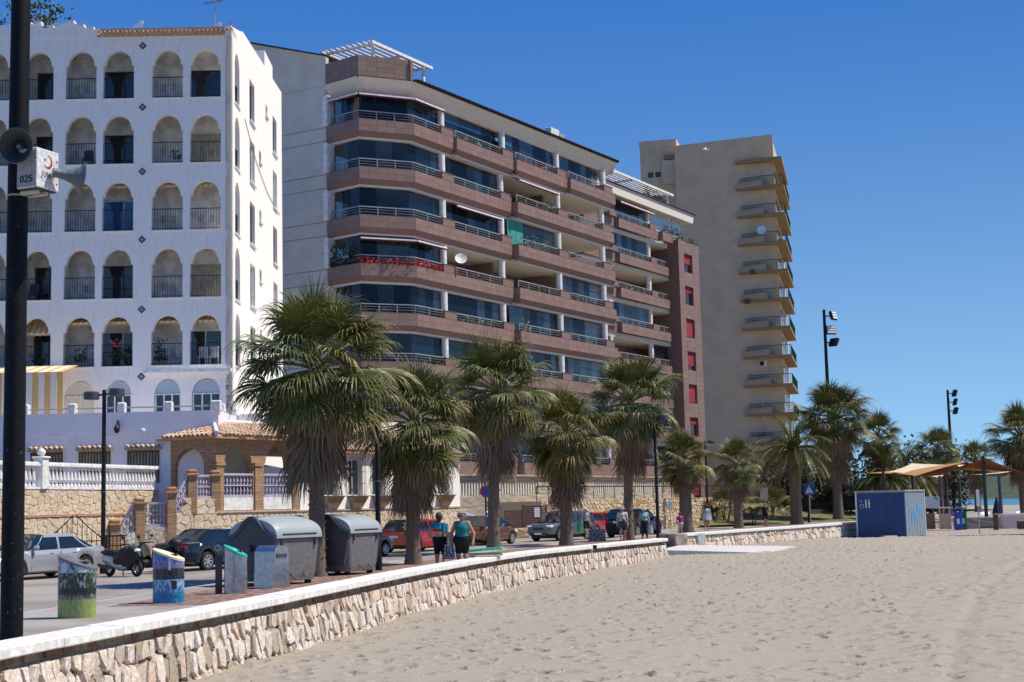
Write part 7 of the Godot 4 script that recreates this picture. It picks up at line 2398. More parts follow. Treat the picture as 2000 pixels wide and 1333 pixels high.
func container(label: String, at: Vector3, yaw: float) -> void:
	var t := thing("waste_container", label, "container", at, yaw, "grey waste containers on the promenade")
	# +x along the street, +z to the sea; the two lids meet on a ridge along x
	var L := 0.86; var W := 0.8
	var b := B.new()
	var lo := [[L * 0.86, W * 0.88, 0.1], [L * 0.9, W * 0.92, 0.25], [L, W, 1.12], [L * 1.02, W * 1.03, 1.2]]
	var ring := func(e):
		var q := []
		for i in 4:
			var cx: float = [1, -1, -1, 1][i]; var cz: float = [1, 1, -1, -1][i]
			for j in 5:
				var a: float = PI / 2 * i + PI / 8 * j
				q.append(Vector3(cx * (e[0] - 0.14) + cos(a) * 0.14, e[2], cz * (e[1] - 0.14) + sin(a) * 0.14))
		return q
	var groove := B.new()
	for i in 3:
		var p: Array = ring.call(lo[i]); var q: Array = ring.call(lo[i + 1])
		for j in 20:
			var f := [p[j], p[(j + 1) % 20], q[(j + 1) % 20], q[j]]
			b._out(Vector3(0, 0.6, 0), f)
	var bot: Array = ring.call(lo[0])
	for j in 20: b._out(Vector3(0, 0.6, 0), [Vector3(0, 0.1, 0), bot[j], bot[(j + 1) % 20]])
	part(t, "tub", b, M.bin_front)
	# end panels rising to the ridge
	for s in [-1, 1]:
		b = B.new()
		var poly := PackedVector2Array([Vector2(-W * 0.8, 0.3), Vector2(W * 0.8, 0.3), Vector2(W * 0.98, 1.16)])
		for i in 17:
			var z: float = lerp(W * 1.02, -W * 1.02, i / 16.0)
			poly.append(Vector2(z, 1.2 + 0.5 * exp(-pow(z / (W * 0.55), 2.0)) + 0.02))
		poly.append(Vector2(-W * 0.98, 1.16))
		b.x = Transform3D(Basis(Vector3(0, 0, 1), Vector3(0, 1, 0), Vector3(-1, 0, 0)), Vector3(s * (L * 1.0), 0, 0))
		b.prism(poly, -0.045, 0.045)
		var o := part(t, "end_panel", b, M.bin_body)
		b = B.new()
		b.x = Transform3D(Basis(Vector3(0, 0, 1), PI / 2), Vector3(s * (L + 0.1), 0.95, 0))
		b.lathe([Vector2(0.09, -0.06), Vector2(0.09, 0.06), Vector2(0.04, 0.07), Vector2(0.0, 0.07)] if s < 0 else [Vector2(0.09, -0.06), Vector2(0.09, 0.06), Vector2(0.0, 0.07)], 14)
		part(o, "lifting_pin", b, M.iron_grey)
		b = B.new()
		b.x = Transform3D(Basis(Vector3(0, 0, 1), Vector3(0, 1, 0), Vector3(-1, 0, 0)), Vector3(s * (L * 1.03), 0, 0))
		var prev := Vector3.ZERO
		for i in 21:
			var z: float = lerp(W * 1.04, -W * 1.04, i / 20.0)
			var q := Vector3(z, 1.2 + 0.52 * exp(-pow(z / (W * 0.55), 2.0)), 0)
			if i > 0: b.bar(prev, q, 0.09, 0.11)
			prev = q
		part(t, "end_trim", b, M.bin_trim)
	# domed lids
	for s in [-1, 1]:
		b = B.new()
		var K := 12; var N := 12
		var f := func(i: int, j: int):
			var u: float = float(i) / K           # from rim to ridge
			var v: float = -1.0 + 2.0 * j / N
			var e := 1.0 - pow(abs(v), 6.0) * 0.12
			var a := PI / 2 * u
			return Vector3(v * L * 0.99, 1.2 + pow(sin(a), 0.8) * 0.56 * e, s * (cos(a) * W * 1.04 * (0.9 + 0.1 * e) + 0.03))
		for i in K:
			for j in N: b._out(Vector3(0, 1.0, 0), [f.call(i, j), f.call(i + 1, j), f.call(i + 1, j + 1), f.call(i, j + 1)])
		for j in [0, N]:
			for i in K: b._out(Vector3(0, 1.0, 0), [f.call(i, j), f.call(i + 1, j), Vector3(f.call(i, j).x, 1.2, 0.0)])
		var o := part(t, "lid", b, M.bin_lid)
		b = B.new()
		b.cbox(Vector3(0, 1.3, s * (W * 1.05)), Vector3(L * 1.5, 0.05, 0.07), 0.02)
		part(o, "lid_handle", b, M.bin_trim)
		b = B.new()
		b.cbox(Vector3(0, 1.205, s * W * 1.03), Vector3(L * 2.02, 0.07, 0.05), 0.015)
		for xx in [-0.62, 0.62]: b.cbox(Vector3(xx, 1.1, s * (W + 0.02)), Vector3(0.07, 0.2, 0.05), 0.01)
		part(t, "rim", b, M.bin_trim)
		b = B.new()
		b.tube([Vector3(-0.25, 0.3, s * (W * 0.93)), Vector3(-0.22, 0.14, s * (W + 0.12)), Vector3(0.22, 0.14, s * (W + 0.12)), Vector3(0.25, 0.3, s * (W * 0.93))], [0.02, 0.02, 0.02, 0.02], 6)
		part(t, "foot_pedal", b, M.iron_grey)
	b = B.new()
	b.cbox(Vector3(0, 1.74, 0), Vector3(L * 1.95, 0.05, 0.12), 0.02)
	part(t, "ridge", b, M.bin_trim)
	for e in [[-1, -1], [-1, 1], [1, -1], [1, 1]]:
		b = B.new()
		b.cbox(Vector3(e[0] * L * 0.7, 0.05, e[1] * W * 0.7), Vector3(0.16, 0.1, 0.16), 0.03)
		part(t, "foot", b, M.rubber)

func double_lamp(label: String, at: Vector3, h: float, yaw: float) -> void:
	var t := thing("street_lamp", label, "street lamp", at, yaw, "street lamps with two drum heads")
	var b := B.new()
	b.tube([Vector3(0, 0, 0), Vector3(0, 0.5, 0), Vector3(0, 0.52, 0), Vector3(0, h, 0)], [0.11, 0.11, 0.085, 0.07], 12)
	part(t, "post", b, M.iron)
	b = B.new()
	b.x = Transform3D(Basis(), Vector3(0, h * 0.44, 0))
	b.lathe([Vector2(0.08, -0.03), Vector2(0.095, -0.02), Vector2(0.095, 0.02), Vector2(0.08, 0.03)], 12)
	part(t, "band", b, M.iron_grey)
	b = B.new()
	b.bar(Vector3(-0.42, h - 0.2, 0), Vector3(0.42, h - 0.12, 0), 0.06)
	part(t, "arm", b, M.iron)
	for s in [-1, 1]:
		b = B.new()
		b.x = Transform3D(Basis(), Vector3(s * 0.45, h - 0.14 + s * 0.05, 0))
		b.lathe([Vector2(0.0, -0.14), Vector2(0.24, -0.14), Vector2(0.27, -0.12), Vector2(0.27, 0.1), Vector2(0.22, 0.14), Vector2(0.0, 0.15)], 20)
		part(t, "lamp_head", b, M.iron_grey)

func flood_mast(label: String, at: Vector3, h: float, aims: Array) -> void:
	var t := thing("floodlight_mast", label, "floodlight", at, 0, "floodlight masts above the palms")
	var b := B.new()
	b.tube([Vector3(0, 0, 0), Vector3(0, h, 0)], [0.22, 0.13], 12)
	part(t, "mast", b, M.iron)
	for e in aims:
		var xf := Transform3D(Basis(Vector3.UP, e[1]) * Basis(Vector3(1, 0, 0), e[2]), Vector3(e[3], e[0], 0.25))
		b = B.new()
		b.x = xf
		b.cbox(Vector3.ZERO, Vector3(0.95, 0.8, 0.3), 0.06)
		var o := part(t, "floodlight", b, M.iron)
		b = B.new()
		b.x = xf
		for i in 3: b.bb(Vector3(-0.42, -0.33 + i * 0.24, 0.151), Vector3(0.42, -0.15 + i * 0.24, 0.165))
		part(o, "lens", b, M.lamp_clear)
		b = B.new()
		b.bar(Vector3(0, e[0], 0), Vector3(e[3], e[0], 0.2), 0.1)
		part(t, "bracket", b, M.iron)

func build_street() -> void:
	build_speaker_pole()
	var pm := []
	for k in 2:
		var m := StandardMaterial3D.new()
		m.resource_name = "bin_print_%d" % k
		m.albedo_texture = picture(k); m.roughness = 0.35
		m.cull_mode = BaseMaterial3D.CULL_DISABLED
		pm.append(m)
	litter_bin("oval litter bin printed with a park scene, nearest to the mast", P(-8.26, 27.55, 0.12), -8, 0.36, 0.27, 1.16, 0.9, pm[0], M.lid_grey, M.lid_grey)
	litter_bin("oval litter bin printed with a seaside crowd and cream lid", P(-7.46, 31.4, 0.12), -8, 0.34, 0.26, 1.15, 0.9, pm[1], M.cream_plastic, M.cream_plastic)
	litter_bin("brushed steel oval bin with a green rim", P(-6.6, 34.4, 0.12), -8, 0.27, 0.22, 1.12, 0.86, M.steel, M.green_plastic, M.green_plastic)
	var t := thing("steel_post", "short dark flat post with a ring beside the green-rimmed bin", "post", P(-7.02, 34.5, 0.12), 10)
	var b := B.new()
	b.cbox(Vector3(0, 0.5, 0), Vector3(0.16, 1.0, 0.07), 0.015)
	part(t, "plate", b, M.iron_grey)
	b = B.new()
	flat_ring(b, Vector3(-0.02, 1.06, 0), 0.07, 0.02); flat_ring(b, Vector3(0.04, 0.98, 0.05), 0.06, 0.02)
	part(t, "ring", b, M.rail_steel)
	t = thing("steel_cabinet", "tapered stainless steel box in front of the first container", "cabinet", P(-6.08, 36.5, 0.12), STREET - 4)
	b = B.new()
	b.prism(PackedVector2Array([Vector2(-0.3, 0.0), Vector2(0.3, 0.0), Vector2(0.24, 0.94), Vector2(0.18, 1.02), Vector2(-0.1, 1.05), Vector2(-0.2, 1.0), Vector2(-0.26, 0.9)]), -0.36, 0.3)
	part(t, "case", b, M.steel)
	b = B.new()
	b.cbox(Vector3(0.0, 0.8, 0.31), Vector3(0.36, 0.1, 0.03), 0.01)
	part(t, "slot", b, M.iron_grey)
	container("first large grey waste container, in front of the largest palm", P(-6.3, 38.3, 0.12), STREET - 4)
	container("second large grey waste container, beside the black lamp post", P(-5.16, 43.3, 0.12), STREET + 4)
	double_lamp("lamp post with two drum heads in front of the white balustrade", P(-14.4, 51.0), 6.4, 0)
	double_lamp("black lamp post rising right of the second container", P(-4.27, 45.2, 0.12), 6.2, 0)
	double_lamp("black lamp post at the end of the first beach wall", P(7.05, 73.0, 0.12), 6.2, 0)
	double_lamp("lamp post in front of the rubble wall between two small palms", P(14.4, 110.0, 0.12), 6.4, 0)
	double_lamp("lamp post right of the date palm trunk", P(22.9, 114.6, 0.12), 5.6, 0)
	flood_mast("nearer floodlight mast above the tall broad palm", P(28.2, 130.0), 18.9, [[18.3, 0.9, -0.25, 0.75], [17.0, 0.2, -0.2, 0.5], [15.9, 2.2, 0.5, 0.7]])
	flood_mast("farther floodlight mast with three lamps at the right", P(49.4, 165.0), 13.9, [[13.5, 1.6, 0.3, 0.7], [12.5, 1.5, 0.3, 0.7], [11.5, 1.6, 0.3, 0.7]])
	# signs
	t = thing("no_parking_sign", "round blue and red parking sign on a dark post", "road sign", P(-1.62, 78.2), -10)
	b = B.new()
	b.rod(Vector3(0, 0, -0.03), Vector3(0, 3.0, -0.03), 0.05, 8)
	part(t, "post", b, M.iron)
	b = B.new()
	b.x = Transform3D(Basis(Vector3(1, 0, 0), PI / 2), Vector3(0, 2.8, 0))
	b.lathe([Vector2(0.0, -0.01), Vector2(0.31, -0.01), Vector2(0.31, 0.015), Vector2(0.0, 0.015)], 24)
	var o := part(t, "disc", b, M.sign_red)
	b = B.new()
	b.x = Transform3D(Basis(Vector3(1, 0, 0), PI / 2), Vector3(0, 2.8, 0.01))
	b.lathe([Vector2(0.22, 0.0), Vector2(0.22, 0.01), Vector2(0.0, 0.01)], 24)
	part(o, "blue_field", b, M.sign_blue)
	b = B.new()
	b.bar(Vector3(-0.16, 2.96, 0.027), Vector3(0.16, 2.64, 0.027), 0.05, 0.01)
	part(o, "red_bar", b, M.sign_red)
	t = thing("crossing_sign", "square blue pedestrian crossing sign beside the date palm", "road sign", P(22.85, 113.8, 0.12), -12)
	b = B.new()
	b.rod(Vector3(0, 0, -0.04), Vector3(0, 2.9, -0.04), 0.04, 8)
	part(t, "post", b, M.rail_steel)
	b = B.new()
	b.cbox(Vector3(0, 2.6, 0), Vector3(0.8, 0.86, 0.03), 0.01)
	o = part(t, "blue_plate", b, M.sign_blue)
	b = B.new()
	b.prism(PackedVector2Array([Vector2(-0.3, 2.3), Vector2(0.3, 2.3), Vector2(0, 2.92)]), 0.015, 0.022)
	part(o, "white_triangle", b, M.box_white)
	b = B.new()
	b.bar(Vector3(0, 2.5, 0.025), Vector3(0, 2.66, 0.025), 0.08, 0.006); b.bar(Vector3(0, 2.5, 0.025), Vector3(-0.1, 2.34, 0.025), 0.04, 0.006); b.bar(Vector3(0, 2.5, 0.025), Vector3(0.09, 2.34, 0.025), 0.04, 0.006); b.ball(Vector3(0, 2.72, 0.024), Vector3(0.045, 0.045, 0.006), 8, 6)
	part(o, "walking_figure", b, M.plastic_black)
	t = thing("sign_back", "grey back of a road sign behind the woman in black", "road sign", P(19.0, 112.0, 0.12), 10)
	b = B.new()
	b.rod(Vector3(0, 0, 0), Vector3(0, 2.7, 0), 0.04, 8)
	part(t, "post", b, M.rail_steel)
	b = B.new()
	b.cbox(Vector3(0, 2.3, 0.05), Vector3(0.62, 0.85, 0.03), 0.01)
	part(t, "plate", b, M.box_grey)
	t = thing("wall_notice", "small white notice on a stick before the rubble wall", "notice", P(11.2, 106.5), 0)
	b = B.new()
	b.rod(Vector3(0, 0, -0.03), Vector3(0, 1.6, -0.03), 0.03, 6)
	part(t, "stick", b, M.rail_steel)
	b = B.new()
	b.cbox(Vector3(0, 1.75, 0), Vector3(0.34, 0.6, 0.02), 0.005)
	part(t, "board", b, M.box_white)
	for e in [[P(17.0, 108.5, 0.12), 20, "dark park bench beside the small palm"], [P(26.2, 126.0, 0.12), 25, "park bench left of the tall broad palm trunk"]]:
		t = thing("park_bench", e[2], "bench", e[0], e[1], "park benches by the grass")
		b = B.new()
		b.cbox(Vector3(0, 0.45, 0), Vector3(1.7, 0.06, 0.45), 0.01)
		part(t, "seat", b, M.wood_dark)
		b = B.new()
		b.cbox(Vector3(0, 0.75, -0.24), Vector3(1.7, 0.36, 0.05), 0.01)
		part(t, "backrest", b, M.wood_dark)
		for s in [-0.7, 0.7]:
			b = B.new()
			b.bar(Vector3(s, 0, 0.18), Vector3(s, 0.44, 0.15), 0.06); b.bar(Vector3(s, 0, -0.22), Vector3(s, 0.9, -0.26), 0.06)
			part(t, "leg", b, M.iron)
	build_beach_end()
	build_roof_things()

func build_beach_end() -> void:
	# blue toilet cabin
	var c := thing("blue_cabin", "dark blue toilet cabin with white pictograms on the sand", "cabin", P(20.6, 88.6, -0.6), -34.2)
	var b := B.new()
	b.bb(Vector3(0, 0, -3.5), Vector3(3.0, 2.9, -0.03))
	part(c, "shell", b, M.zinc)
	for i in 5:
		b = B.new()
		b.bb(Vector3(0.02 + i * 0.594, 0.04, -0.03), Vector3(0.02 + (i + 1) * 0.594 - 0.006, 2.84, 0.0))
		part(c, "front_panel", b, M.blue_cabin)
	for i in 14:
		b = B.new()
		b.bb(Vector3(3.0, 0.04, -3.48 + i * 0.246), Vector3(3.02 + 0.012 * (i % 2), 2.84, -3.48 + (i + 1) * 0.246 - 0.01))
		part(c, "side_sheet", b, M.zinc)
	b = B.new()
	b.bb(Vector3(-0.06, 2.9, -3.56), Vector3(3.08, 2.98, 0.06))
	part(c, "roof", b, M.box_grey)
	for e in [[0, 0], [3.0, -3.5]]:
		b = B.new()
		b.bb(Vector3(e[0] - 0.04, 0, e[1] - 0.04), Vector3(e[0] + 0.05, 2.9, e[1] + 0.04))
		part(c, "corner_post", b, M.box_white)
	b = B.new()
	for s in [0.0, 0.2]:
		b.ball(Vector3(0.62 + s, 2.42, 0.004), Vector3(0.05, 0.05, 0.006), 8, 6)
		b.bb(Vector3(0.57 + s, 2.12, 0.001), Vector3(0.67 + s, 2.36, 0.008))
		b.bb(Vector3(0.585 + s, 1.95, 0.001), Vector3(0.655 + s, 2.12, 0.008))
	b.ball(Vector3(0.32, 2.4, 0.004), Vector3(0.04, 0.04, 0.006), 8, 6)
	b.bar(Vector3(0.32, 2.36, 0.005), Vector3(0.33, 2.14, 0.005), 0.05, 0.006); b.bar(Vector3(0.33, 2.14, 0.005), Vector3(0.44, 2.12, 0.005), 0.04, 0.006); b.bar(Vector3(0.44, 2.12, 0.005), Vector3(0.5, 1.98, 0.005), 0.04, 0.006)
	flat_ring(b, Vector3(0.36, 2.06, 0.005), 0.12, 0.02)
	part(c, "pictograms", b, M.box_white)
	b = B.new()
	for e in [[-1.6, 1.55, 0.26, 0.5], [-1.1, 1.3, 0.14, 0.7], [-0.75, 1.7, 0.12, 0.35], [-1.75, 1.2, 0.2, 0.25], [-2.3, 1.9, 0.3, 0.5], [-2.9, 1.6, 0.2, 0.6], [-0.4, 2.2, 0.12, 0.3]]:
		b.ball(Vector3(3.036, e[1], e[0]), Vector3(0.003, e[3] * 0.5, e[2]), 10, 8)
	part(c, "spray_paint", b, M.spray_blue)
	# shade sails on posts
	var G := func(x, d, y): return P(x, d, y)
	var sails := [["cream shade sail sloping down at the left", "sail_cream", [P(30.2, 118, 4.0), P(33.4, 123, 4.75), P(37.6, 122, 4.5), P(32.9, 113, 3.35)]], ["long tan shade sail rising to the highest corner", "sail_tan", [P(29.4, 122, 4.0), P(31.0, 113, 3.55), P(37.3, 116, 4.95), P(37.2, 123, 4.6)]], ["tan shade sail at the right with a high peak", "sail_tan", [P(37.4, 116, 4.9), P(35.5, 120, 4.05), P(40.8, 116, 3.7), P(39.2, 112, 3.5)]], ["cream shade sail hanging low at the right edge", "sail_cream", [P(36.4, 118, 3.6), P(38.0, 114, 3.3), P(41.2, 117, 4.0), P(39.4, 121, 3.7)]], ["small tan shade sail hanging low between the posts", "sail_tan", [P(33.6, 119, 3.7), P(35.0, 115, 3.35), P(36.8, 119, 3.5), P(35.2, 122, 3.8)]]]
	for s in sails:
		var t := thing("shade_sail", s[0], "shade sail", Vector3.ZERO, 0, "shade sails by the beach")
		b = B.new()
		var q: Array = s[2]
		var N := 10
		var f := func(i, j):
			var u := float(i) / N; var v := float(j) / N
			# edges drawn in towards the middle as cloth under tension is
			var pu: float = u + 0.1 * (0.5 - u) * 4.0 * v * (1.0 - v); var pv: float = v + 0.1 * (0.5 - v) * 4.0 * u * (1.0 - u)
			return q[0].lerp(q[1], pu).lerp(q[3].lerp(q[2], pu), pv)
		for i in N:
			for j in N: b.quad(f.call(i, j), f.call(i + 1, j), f.call(i + 1, j + 1), f.call(i, j + 1))
		part(t, "cloth", b, M[s[1]])
	for e in [[30.0, 119.0, 4.1, "leftmost post under the shade sails"], [32.9, 113.2, 3.5, "post in front under the low corner of the cream sail"], [33.5, 123.2, 4.9, "back post under the top of the cream sail"], [37.3, 116.2, 5.0, "post under the highest corner of the tan sails"], [37.4, 123.2, 4.7, "back post under the long tan sail"], [35.4, 120.2, 4.1, "post in the middle under the small low sail"], [39.3, 112.2, 3.6, "front post below the right tan sail"], [40.9, 116.4, 4.1, "rightmost post of the shade sails"], [36.6, 110.5, 3.3, "nearest sail post, in front of the low grey wall"]]:
		var t := thing("sail_post", e[3], "post", P(e[0], e[1], -0.4), 0, "posts of the shade sails")
		b = B.new()
		b.tube([Vector3.ZERO, Vector3(0, e[2] + 0.4, 0)], [0.15, 0.12], 10)
		part(t, "shaft", b, M.iron_grey)
		b = B.new()
		b.cbox(Vector3(0, 0.06, 0), Vector3(0.45, 0.12, 0.45), 0.03)
		part(t, "foot", b, M.concrete)
	# bins, boards, walls at the beach entrance
	var Y := -0.37
	for e in [[P(28.3, 100.5, Y), "brown wooden slatted bin beside the blue cabin"], [P(29.2, 99.8, Y), "pale wooden slatted bin left of the blue bin"]]:
		var t := thing("wooden_bin", e[1], "litter bin", e[0], -15, "wooden bins by the cabin")
		b = B.new()
		b.bb(Vector3(-0.36, 0.12, -0.36), Vector3(0.36, 1.1, 0.36))
		part(t, "liner", b, M.wood_dark)
		for i in 6:
			b = B.new()
			b.cbox(Vector3(-0.33 + i * 0.132, 0.62, 0.38), Vector3(0.12, 1.05, 0.04), 0.01); b.cbox(Vector3(0.38, 0.62, -0.33 + i * 0.132), Vector3(0.04, 1.05, 0.12), 0.01)
			part(t, "slat", b, M.wood if e[0].x < 29 else M.terracotta_pale)
		b = B.new()
		b.cbox(Vector3(0, 1.52, 0), Vector3(0.86, 0.08, 0.86), 0.02)
		for s in [[-1, -1], [1, -1], [-1, 1], [1, 1]]: b.bar(Vector3(s[0] * 0.33, 1.1, s[1] * 0.33), Vector3(s[0] * 0.33, 1.5, s[1] * 0.33), 0.07)
		part(t, "roof", b, M.wood if e[0].x < 29 else M.terracotta_pale)
	for e in [[P(30.0, 99.5, Y), M.sign_blue, "tall blue recycling bin by the shade sails"], [P(30.55, 100.2, Y), M.green_bin, "tall green recycling bin next to the blue one"]]:
		var t := thing("recycling_bin", e[2], "litter bin", e[0], -15, "recycling bins by the sails")
		b = B.new()
		b.cbox(Vector3(0, 0.62, 0), Vector3(0.5, 1.2, 0.5), 0.04)
		part(t, "body", b, e[1])
		b = B.new()
		b.cbox(Vector3(0, 1.48, 0), Vector3(0.56, 0.1, 0.56), 0.03)
		for s in [[-1, -1], [1, -1], [-1, 1], [1, 1]]: b.bar(Vector3(s[0] * 0.2, 1.2, s[1] * 0.2), Vector3(s[0] * 0.2, 1.45, s[1] * 0.2), 0.06)
		part(t, "hood", b, e[1])
		b = B.new()
		b.cbox(Vector3(0, 0.6, 0.255), Vector3(0.2, 0.36, 0.01), 0.002)
		part(t, "sticker", b, M.box_white)
	var t := thing("notice_board", "white notice board with a green corner above the wooden bins", "notice board", P(29.0, 102.5, Y), -12)
	b = B.new()
	b.bar(Vector3(-0.6, 0, 0), Vector3(-0.6, 2.3, 0), 0.08); b.bar(Vector3(0.6, 0, 0), Vector3(0.6, 2.3, 0), 0.08)
	part(t, "posts", b, M.rail_steel)
	b = B.new()
	b.cbox(Vector3(0, 1.9, 0.05), Vector3(1.3, 0.75, 0.05), 0.01)
	var o := part(t, "board", b, M.box_white)
	b = B.new()
	b.prism(PackedVector2Array([Vector2(0.1, 2.26), Vector2(0.63, 2.26), Vector2(0.5, 2.05)]), 0.075, 0.08)
	part(o, "green_corner", b, M.green_plastic)
	t = thing("white_sign_post", "thin white post with a narrow plate on the paving edge", "sign", P(28.0, 88.7, -0.42), 5)
	b = B.new()
	b.rod(Vector3(0, 0, 0), Vector3(0, 2.7, 0), 0.035, 8)
	part(t, "post", b, M.rail_steel)
	b = B.new()
	b.cbox(Vector3(0, 2.2, 0.045), Vector3(0.2, 1.0, 0.03), 0.005)
	part(t, "plate", b, M.box_white)
	t = thing("low_grey_wall", "low grey wall under the shade sails", "wall", P(33.0, 102.5, Y), -4)
	b = B.new()
	b.bb(Vector3(-2.3, 0, -0.4), Vector3(1.1, 0.72, 0))
	part(t, "wall_block", b, M.base_stone)
	b = B.new()
	b.bb(Vector3(-2.35, 0.72, -0.45), Vector3(1.15, 0.8, 0.04))
	part(t, "coping", b, M.concrete)
	t = thing("low_cream_wall", "low cream wall with white coping at the right edge", "wall", P(34.4, 100.5, Y), 6)
	b = B.new()
	b.bb(Vector3(-1.1, 0, -0.4), Vector3(1.3, 0.88, 0))
	part(t, "wall_block", b, M.rock1)
	b = B.new()
	b.bb(Vector3(-1.2, 0.88, -0.5), Vector3(1.4, 1.02, 0.08))
	part(t, "coping", b, M.coping)
	for e in [[P(31.9, 97.5, Y), 1.05, "short wooden post left of the cream wall"], [P(34.6, 97.0, Y), 1.9, "tall wooden post right of the cream wall"]]:
		t = thing("wooden_post", e[2], "post", e[0])
		b = B.new()
		b.cbox(Vector3(0, e[1] / 2, 0), Vector3(0.3, e[1], 0.3), 0.04)
		part(t, "shaft", b, M.wood_dark)
		b = B.new()
		b.cbox(Vector3(0, e[1] + 0.02, 0), Vector3(0.24, 0.05, 0.24), 0.02)
		part(t, "cap", b, M.wood)
	t = thing("yellow_post", "thin yellow post beside the tall wooden post", "post", P(34.95, 97.0, Y))
	b = B.new()
	b.tube([Vector3.ZERO, Vector3(0, 1.85, 0)], [0.07, 0.07], 10)
	part(t, "shaft", b, M.yellow)
	b = B.new()
	b.cbox(Vector3(0, 0.04, 0), Vector3(0.26, 0.08, 0.26), 0.02)
	part(t, "foot", b, M.concrete)
	for e in [[P(33.5, 97.2, Y), "left of two brown cubes below the cream wall"], [P(34.05, 97.2, Y), "right of two brown cubes below the cream wall"]]:
		t = thing("brown_seat_block", e[1], "seat block", e[0])
		b = B.new()
		b.cbox(Vector3(0, 0.28, 0), Vector3(0.5, 0.5, 0.5), 0.03)
		part(t, "block", b, M.wood_dark)
		b = B.new()
		b.cbox(Vector3(0, 0.55, 0), Vector3(0.54, 0.05, 0.54), 0.02)
		part(t, "seat_top", b, M.wood)
	# closed sunshade, loungers and a beach kiosk behind
	for e in [[P(46.0, 140.0, -0.5), "closed dark sunshade near the water"], [P(39.0, 132.0, -0.5), "second closed sunshade under the sails"]]:
		t = thing("closed_sunshade", e[1], "sunshade", e[0])
		b = B.new()
		b.tube([Vector3.ZERO, Vector3(0, 2.3, 0)], [0.03, 0.03], 6)
		part(t, "pole", b, M.wood)
		b = B.new()
		b.lathe([Vector2(0.45, 0.4), Vector2(0.5, 0.6), Vector2(0.3, 1.4), Vector2(0.1, 2.1), Vector2(0.0, 2.3)], 9)
		part(t, "folded_cloth", b, M.navy_cloth)
	for i in 6:
		t = thing("sun_lounger", ["first","second","third","fourth","fifth","sixth"][i] + " white sun lounger counted from the left, far off under the sails", "sun lounger", P(44.0 + i * 1.7, 136.0 + (i % 2) * 4.0, -0.5), 20.0 + i * 7, "distant sun loungers")
		b = B.new()
		b.cbox(Vector3(0, 0.4, 0), Vector3(0.65, 0.1, 1.3), 0.03)
		part(t, "bed", b, M.box_white)
		b = B.new()
		b.x = Transform3D(Basis(Vector3(1, 0, 0), 0.7), Vector3(0, 0.42, -0.62))
		b.cbox(Vector3(0, 0, -0.3), Vector3(0.65, 0.08, 0.65), 0.03)
		part(t, "backrest", b, M.box_white)
		for s in [[-0.28, 0.55], [0.28, 0.55], [-0.28, -0.5], [0.28, -0.5]]:
			b = B.new()
			b.bar(Vector3(s[0], 0, s[1]), Vector3(s[0], 0.38, s[1]), 0.05)
			part(t, "leg", b, M.box_white)
	t = thing("beach_kiosk", "small white kiosk roof behind the blue cabin", "kiosk", P(31.8, 140.0, 0.0), -20)
	b = B.new()
	b.bb(Vector3(-3.0, 0, -3), Vector3(3.0, 2.7, 0))
	part(t, "walls", b, M.white_wall)
	b = B.new()
	b.prism(PackedVector2Array([Vector2(-3.4, 2.6), Vector2(3.4, 3.6), Vector2(3.4, 3.8), Vector2(-3.4, 2.8)]), -3.4, 0.4)
	part(t, "roof", b, M.box_grey)
	b = B.new()
	b.bb(Vector3(-2.0, 0.9, 0.0), Vector3(1.5, 2.1, 0.02))
	part(t, "hatch", b, M.dark_glass)
	t = thing("dark_stone_wall", "dark stone garden wall with a glass fence behind the crossing sign", "wall", P(27.5, 130.0, 0.9), -20)
	b = B.new()
	b.bb(Vector3(-3.2, 0, -0.4), Vector3(4.0, 1.3, 0))
	part(t, "wall_block", b, M.dark_stone)
	b = B.new()
	for i in 5: b.bb(Vector3(-3.1 + i * 1.42, 1.32, -0.22), Vector3(-1.75 + i * 1.42, 2.3, -0.2))
	part(t, "glass_fence", b, M.glass)
	b = B.new()
	b.bar(Vector3(-3.2, 2.34, -0.21), Vector3(4.0, 2.34, -0.21), 0.06)
	part(t, "fence_rail", b, M.rail_steel)

